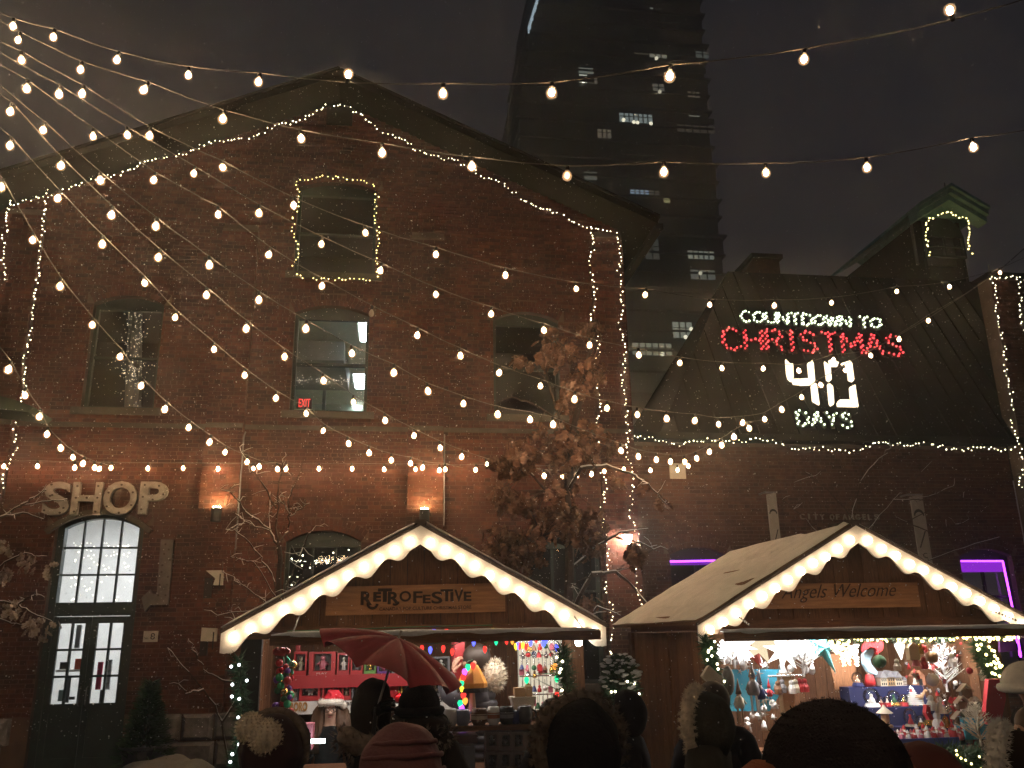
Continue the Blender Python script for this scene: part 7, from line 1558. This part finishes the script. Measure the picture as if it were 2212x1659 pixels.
# girl with two pompoms
p = person('person in a maroon hooded coat wearing a hat with two large cream pompoms', 592, 1566, 4.7, .0, flat('deep_maroon', (.035, .014, .018), .85), seed=3)
hood(p, flat('deep_maroon', (.035, .014, .018), .85), FURG, r=.088, fn=500, fl=.02, z=.925)
def loc(p, px, py, y):
    w_ = P(px, py, y)-ORG[p.o.name]; return Matrix.Rotation(-p.o.rotation_euler.z, 3, 'Z') @ w_
pompom(p, loc(p, 541, 1573, 4.66), .078, FURC); pompom(p, loc(p, 574, 1592, 4.58), .088, FURC)
# umbrella holder in a dark pointed hood
AR = {'r': [(.085, 0, .80), (.14, .0, .73), (.16, .02, .70), (.14, .07, .80)]}
p = person('person in a dark coat and peaked dark hood holding the red umbrella', 811, 1468, 5.15, .03, CB_, 1.1, rot=-1.35, seed=5, arms=AR)
hood(p, KB, None, r=.068, z=.925, crown=1.3); scarf(p, FURG, .075, .83, .034); uh = p
fzp = MB(); core = MB().tube([(.10*p.h*cos(u), .09*p.h*sin(u)-.01, .825*p.h+.02*sin(u*2)) for u in [2*pi*i/20 for i in range(21)]], .034*p.h, 8); fuzz(fzp, surf_pts(core), .045, .004, 900, .5); o = wear(p, 'fur_collar', fzp, FURG, False, 'stuff')
# the umbrella
um = thing('umbrella', 'tilted red umbrella held in front of the first stall', 'umbrella', P(845, 1428, 5.0)); c0 = P(845, 1418, 5.0); nrm_ = Vector((.36, -.13, .92)).normalized(); ux = Vector((1, 0, -nrm_.x/nrm_.z)).normalized(); uy = nrm_.cross(ux); UR = .425; cn = MB(); seg = 64; rg = 12
for k in range(rg+1):
    a = k/rg
    for j in range(seg):
        u = 2*pi*j/seg; w8 = abs(cos(4*u))**.6; sag = (1-w8)*.060*a; r_ = UR*a*(1-.10*(1-w8)*a); hgt = .105*(1-a**1.9)-sag; v = c0+ux*r_*cos(u)+uy*r_*sin(u)+nrm_*hgt; cn.v.append(tuple(v))
for k in range(rg):
    for j in range(seg): a = k*seg+j; b = k*seg+(j+1) % seg; cn.f.append((a, b, b+seg, a+seg))
part('canopy', cn, flat('red_umbrella_cloth', (.34, .030, .045), .55), um, True)
for j in range(8):
    u = 2*pi*j/8; rb_ = MB(); rb_.tube([c0+(ux*cos(u)+uy*sin(u))*UR*a+nrm_*(.105*(1-a**1.9)-.008) for a in (0, .25, .5, .75, 1.0)], .003, 5); part('rib', rb_, M['metal'], um)
hb_ = P(812, 1540, 4.93); part('shaft', MB().tube([c0+nrm_*.15, c0+nrm_*.10, hb_], .0065, 8), flat('umbrella_shaft', (.45, .43, .42), .4), um); part('handle', MB().tube([hb_+Vector((0, 0, .03)), hb_, hb_-Vector((.01, 0, .10)), hb_+Vector((.02, 0, -.125)), hb_+Vector((.045, 0, -.10))], .012, 8), BLK, um)
hand(uh, loc(uh, 806, 1548, 4.97), Matrix.Rotation(-uh.o.rotation_euler.z, 3, 'Z') @ Vector((.45, -.6, .5)), Matrix.Rotation(-uh.o.rotation_euler.z, 3, 'Z') @ Vector((-.7, -.5, .1)), CB_, 1.0, 1, 'gloved_hand')
# tall person in black beanie, and the pink hooded person in front
p = person('tall person in a dark coat and tall black beanie right of the umbrella shaft', 907, 1472, 5.35, .015, CBR, 1.05, rot=.1, seed=8); beanie(p, KN, .070, tall=1.15, z=.925); core = MB().tube([(.095*p.h*cos(u), .085*p.h*sin(u)-.01, .83*p.h) for u in [2*pi*i/20 for i in range(21)]], .03*p.h, 8); fz_ = MB(); fuzz(fz_, surf_pts(core), .04, .0025, 1800, .5); wear(p, 'fur_collar', fz_, FURG, False, 'stuff'); scarf(p, CBR, .056, .86, .034)
p = person('person in a dusty pink puffy hooded coat at the front', 868, 1572, 3.9, .0, CPK, 1.35, rot=.25, seed=11, amp=.016); hood(p, CPK, None, r=.105, z=.90, crown=1.0); scarf(p, FURC, .085, .80, .03)
qh = MB()
for zz, rr in ((.955, .085), (.925, .101), (.89, .107), (.855, .110)): qh.tube([(rr*p.h*cos(u), rr*p.h*1.08*sin(u)-.006*p.h, zz*p.h-.012*p.h*sin(u)+.004*p.h*noise.noise(Vector((cos(u)*3, sin(u)*3, zz*40)))) for u in [pi+pi*i/26 for i in range(27)]], .0062*p.h, 8)
wear(p, 'quilting', qh, CPK)
# seller in the Santa hat
p = person('seller with long brown hair, glasses and red Santa hat behind the counter', 716, 1503, 8.2, .03, CB_, 1.0, rot=pi, seed=13); h = p.h; p.o.data.materials.clear(); p.o.data.materials.append(flat('fair_skin', (.66, .42, .33), .5))
hr = MB()
for s in (-1, 1):
    for k in range(7): x = s*(.040+.006*k)*h; hr.tube([(x*.8, -.01*h-.006*k*h, .965*h), (x*1.15, .006*h-.006*k*h, .92*h), (x*1.35, .02*h-.004*k*h, .86*h), (x*1.5+.006*rnd.gauss(0, 1), .045*h, .78*h), (x*1.5, .06*h, .70*h)], [.014*h, .02*h, .02*h, .016*h, .006*h], 7)
hr.ball((0, -.018*h, .945*h), .056*h, 14, 10, (1, .95, 1.1)); wear(p, 'hair', hr, HAIRB)
for s in (-1, 1):
    wear(p, 'eye', MB().ball((s*.019*h, .052*h, .937*h), .0065*h, 8, 6), flat('eye_white', (.7, .68, .65), .2)); wear(p, 'pupil', MB().ball((s*.019*h, .0575*h, .937*h), .0034*h, 8, 6), BLK)
wear(p, 'mouth', MB().ball((0, .053*h, .897*h), .012*h, 8, 6, (1, .35, .35)), flat('lips', (.42, .08, .09), .4))
gl_ = MB()
for s in (-1, 1): gl_.tube([(s*.020*h+.0155*h*cos(u), .064*h, .936*h+.012*h*sin(u)) for u in [2*pi*i/16 for i in range(17)]], .0018*h, 5); gl_.tube([(s*.036*h, .064*h, .938*h), (s*.050*h, .0, .94*h)], .0016*h, 4)
gl_.tube([(-.005*h, .064*h, .938*h), (.005*h, .064*h, .938*h)], .0016*h, 4); wear(p, 'glasses', gl_, BLK)
sh = MB(); sh.tube([(0, .0, .955*h), (0, -.004*h, .99*h), (-.006*h, -.006*h, 1.015*h), (-.032*h, -.006*h, 1.018*h), (-.060*h, -.004*h, .995*h), (-.072*h, 0, .968*h)], [.060*h, .056*h, .042*h, .028*h, .018*h, .012*h], 16); hat = wear(p, 'santa_hat', sh, flat('santa_red', (.62, .02, .04), .8))
bd = MB().tube([(.060*h*cos(u), .060*h*sin(u)+.002*h, .972*h+.006*h*sin(u)) for u in [2*pi*i/24 for i in range(25)]], .019*h, 10); bo = link('fur_band', bd.mesh('fur_band', FURW, True), hat); fz_ = MB(); fuzz(fz_, surf_pts(bd), .016, .003, 900, .4); k = link('fur', fz_.mesh('fur', FURW), hat); k['kind'] = 'stuff'
pb = MB().ball((-.074*h, .004*h, .955*h), .022*h, 10, 8); link('pompom', pb.mesh('pompom', FURW, True), hat)
# customer / vendor in the grey parka bending at the rack
AR = {'l': [(-.085, 0, .80), (-.10, .08, .76), (-.06, .14, .82), (-.02, .11, .885)]}
p = person('person in a grey quilted parka with cream fur hood, hand raised to the face', 1028, 1398, 7.9, .0, CGY, 1.15, rot=1.35, arms=AR, seed=17, amp=.006); h = p.h
q_ = MB()
for k in range(9):                     # quilted tubes round the jacket
    zz = (.50+.035*k)*h; rr = (.118-.0006*k*k)*h; q_.tube([(rr*cos(u), rr*.92*sin(u), zz) for u in [2*pi*i/24 for i in range(25)]], .019*h, 8)
wear(p, 'quilting', q_, CGY)
ht = MB().ball((0, -.004*h, .952*h), .058*h, 16, 12, (1, 1.12, 1.0)); wear(p, 'hair', ht, HAIRD)
for s in (-1, 1): wear(p, 'ear', MB().ball((s*.050*h, .0, .925*h), .012*h, 8, 6, (.5, .8, 1.2)), FSKIN); wear(p, 'eye', MB().ball((s*.019*h, .053*h, .935*h), .006*h, 8, 6), BLK)
core = MB().ball((0, -.085*h, .865*h), .050*h, 14, 10, (1.3, .85, 1.3)); hf = wear(p, 'fur_hood', core, FURC); fz_ = MB(); fuzz(fz_, surf_pts(core), .055, .004, 1100, .5); k = link('fur', fz_.mesh('fur', FURC), hf); k['kind'] = 'stuff'
hand(p, (-.022*h, .105*h, .885*h), (.1, -.25, .9), (-.6, .6, .1), FSKIN, 1.0, -1)
wear(p, 'arm_patch', MB().box(.165*h, .172*h, -.02*h, .02*h, .70*h, .74*h), flat('orange_patch', (.42, .14, .05)))
# fur hooded person at the front centre
p = person('person in a dark hooded coat with bushy fur trim and pale grey scarf, front centre', 1256, 1533, 3.75, .0, CB_, 1.2, rot=.05, seed=21); hood(p, CB_, FURG, r=.088, fn=3200, fl=.055, fr=1.16, face=.03, z=.915)
sc2 = MB()
for k in range(4): sc2.tube([((.125-.006*k)*p.h*cos(u), (.085-.002*k)*p.h*sin(u)-.025*p.h, (.815+.012*k)*p.h-.012*p.h*abs(cos(u))) for u in [pi+pi*i/16 for i in range(17)]], .020*p.h, 8)
wear(p, 'scarf', sc2, flat('pale_grey_scarf', (.24, .225, .20), .95, bump=.6, bscale=150))
# dark people between the stalls
p = person('person with dark hair just left of the fur hooded one, by the mug shelf', 1193, 1516, 6.1, .0, CB_, 1.0, rot=.3, seed=23); ht = MB().ball((0, -.006*p.h, .945*p.h), .062*p.h, 16, 12, (1, 1.1, 1.05)); wear(p, 'hair', ht, HAIRD); scarf(p, CBR)
p = person('person in a dark coat and flat dark hood standing in the gap between the stalls', 1352, 1502, 5.6, .0, CN, 1.1, rot=1.2, seed=27); hood(p, CN, None, r=.072, z=.935, crown=1.1)
# cream fur hood and companion
p = person('person in an olive hooded coat with a wide cream fur trim at the second stall', 1520, 1507, 5.0, .0, CGR, 1.25, rot=1.05, seed=31); hood(p, CGR, FURC, r=.088, fn=3400, fl=.05, fr=1.12, face=.04, z=.915)
p = person('person with dark hair and dark coat behind the cream fur hood', 1538, 1483, 5.7, .0, CN, 1.25, rot=-.2, seed=33); ht = MB().ball((0, -.006*p.h, .945*p.h), .066*p.h, 16, 12, (1, 1.1, 1.05)); wear(p, 'hair', ht, HAIRD)
# big black beanie, closest to the viewer
p = person('nearest person in a thick black knitted beanie and maroon coat', 1790, 1484, 2.05, .035, CMR, 1.0, rot=.15, seed=37, amp=.014); beanie(p, KN, .086, tall=1.0, fuzzy=7000, z=.915); scarf(p, flat('rust_scarf', (.30, .085, .035), .95, bump=.6, bscale=120), .078, .878, .036)
o = p.o; p2 = person('person in a maroon hood low in front of the draped blue steps', 1985, 1612, 3.3, .0, CMR, 1.1, rot=.2, seed=39); hood(p2, CMR, None, r=.090, z=.915, crown=1.0)
# people at the right edge
p = person('person in a cream fur hood at the bottom right corner', 2190, 1592, 3.4, .0, CBR, 1.1, rot=.9, seed=41); hood(p, CBR, FURW, r=.080, fn=2600, fl=.05, fr=1.15, face=.04, z=.92)
p = person('person in a white knitted hat at the right edge of the second stall', 2216, 1428, 5.3, .02, CB_, 1.05, rot=1.3, seed=43); beanie(p, FURW, .080, z=.93); 
p = person('person with light brown hair turned towards the goods at the right edge', 2222, 1535, 4.4, .0, CBR, 1.0, rot=1.4, seed=45); ht = MB().ball((0, -.012*p.h, .95*p.h), .058*p.h, 16, 12, (1, 1.05, 1.0)); wear(p, 'hair', ht, HAIRB)
for s in (-1, 1): wear(p, 'eye', MB().ball((s*.019*p.h, .053*p.h, .935*p.h), .006*p.h, 8, 6), BLK)

# ================================================================== INSIDE THE SHOP DOOR
fc = MB(); rd = random.Random(9)
for i in range(150):
    px = rd.uniform(150, 282); py = rd.uniform(1172, 1300); 
    if rd.random() < .75-.5*(py-1172)/128 + (.25 if px < 190 else 0): fc.ball(P(px, py, WY+.42), rd.uniform(.006, .012), 5, 4)
solo('fairy_light_curtain', fc, emat('curtain_light', (1, .95, .75), 6, False), 'curtain of tiny lights hanging inside the arched fanlight of the door', 'fairy lights')  # reflections in the fanlight panes, built as glowing balls behind them
for a0, a1, y0, y1, m, lab, nm in ((205, 222, 1430, 1490, flat('crimson_cloth', (.55, .02, .09), .8), 'crimson scarf hanging inside the right door leaf', 'scarf'), (224, 242, 1425, 1490, flat('patterned_cloth', (.35, .35, .37), .8, var=.7, scale=14), 'black and white patterned cloth inside the right door leaf', 'cloth'), (160, 176, 1350, 1400, flat('grey_poster', (.3, .3, .3)), 'grey panel in the upper left door pane', 'panel'), (135, 160, 1505, 1512, BLK, 'dark shelf edge low in the left door leaf', 'shelf'), (120, 175, 1446, 1452, flat('shelf_white', (.6, .6, .6)), 'pale shelf across the left door leaf', 'shelf'), (160, 178, 1423, 1446, flat('shop_orange', (.5, .08, .04)), 'row of orange jars on the shelf in the left door leaf', 'jars'), (128, 150, 1430, 1446, BLK, 'dark bottles on the shelf in the left door leaf', 'bottles'), (213, 222, 1490, 1520, flat('dark_coat_rail', (.08, .08, .085)), 'dark hanging clothes low in the right door leaf', 'clothes'), (124, 150, 1490, 1515, flat('glass_teal', (.25, .35, .33)), 'teal grey goods at the bottom of the left door leaf', 'goods')):
    a = P(a0, y1, WY+.75); b = P(a1, y0, WY+.75); solo('shop_'+({'panel': 'poster', 'shelf': 'display_shelf'}.get(nm, nm)), MB().box(a.x, b.x, WY+.75, WY+.80, a.z, b.z), m, lab, nm)
op = thing('open_sign', 'dark vertical OPEN sign in the left leaf of the green door', 'sign', P(162, 1515, WY+.24)); a = P(139, 1518, WY+.24); b = P(154, 1462, WY+.24); part('board', MB().box(a.x, b.x, WY+.24, WY+.26, a.z, b.z), flat('open_board', (.16, .16, .17)), op)
V0 = P(141.5, 1466, WY+.236); put_text(tx := MB(), 'OPEN', V0, (0, 0, P(141, 1514, WY+.236).z-V0.z), ((b.x-a.x)*.72, 0, 0), (0, -1, 0), .004, bold=.03); part('lettering', tx, BLK, op)
# reflections in the dark ground floor window, built as glowing balls inside
wl = MB()
for px, py in ((1137, 1196),): pass
for x, y in ((795, 357), (875, 358), (925, 330), (927, 345), (1055, 350), (1178, 341), (1358, 392), (1215, 418), (1018, 440), (928, 446), (825, 472), (790, 500), (902, 497), (1375, 473), (1052, 517), (1153, 516), (922, 538), (998, 558), (1017, 582), (1175, 582), (1088, 619), (1117, 622), (825, 720), (875, 733), (880, 645), (810, 645)): wl.ball(P(438.9+x/4.32, 1097.2+y/4.32, WY+.8), .014 if (x, y) != (925, 330) else .02, 6, 5)
for i in range(40): wl.ball(P(rnd.uniform(622, 760), 1211+rnd.gauss(0, 2), WY+.9), .007, 5, 4)
solo('window_lights', wl, emat('window_light', (1, .95, .72), 6, False), 'scattered string lights inside the dark window behind the first stall', 'string lights')
# ================================================================== AIR: falling snow and haze
fl = MB(); rs = random.Random(77)
def flake(p, r):
    a = Vector((rs.uniform(-1, 1), rs.uniform(-1, 1), rs.uniform(-1, 1))).normalized(); b = a.orthogonal().normalized(); c = a.cross(b); n = len(fl.v)
    fl.v += [tuple(p+a*r), tuple(p+b*r*.8), tuple(p-a*r), tuple(p-b*r*.8), tuple(p+c*r*.5), tuple(p-c*r*.5)]
    fl.f += [(n, n+1, n+4), (n+1, n+2, n+4), (n+2, n+3, n+4), (n+3, n, n+4), (n+1, n, n+5), (n+2, n+1, n+5), (n+3, n+2, n+5), (n, n+3, n+5)]
for i in range(26000):
    y = 3.6+11.5*rs.random()**.75; d = EYE+ray(rs.uniform(-200, 2400), rs.uniform(-250, 1600))*(y/FWD.y*.97)
    if d.z > .05: flake(d, rs.uniform(.0022, .0065))
o = link('falling_snow', fl.mesh('falling_snow', M['snow'])); o['kind'] = 'stuff'
hz = MB().box(-95, 130, -30, 160, -1, 112); hm = bpy.data.materials.new('haze'); hm.use_nodes = True; nt = hm.node_tree
nt.nodes.remove(nt.nodes['Principled BSDF']); pv = nt.nodes.new('ShaderNodeVolumePrincipled')
pv.inputs['Color'].default_value = (.94, .94, .96, 1); pv.inputs['Density'].default_value = .0055; pv.inputs['Anisotropy'].default_value = .8
nt.links.new(pv.outputs[0], nt.nodes['Material Output'].inputs['Volume'])
o = link('haze', hz.mesh('haze', hm)); o['kind'] = 'stuff'
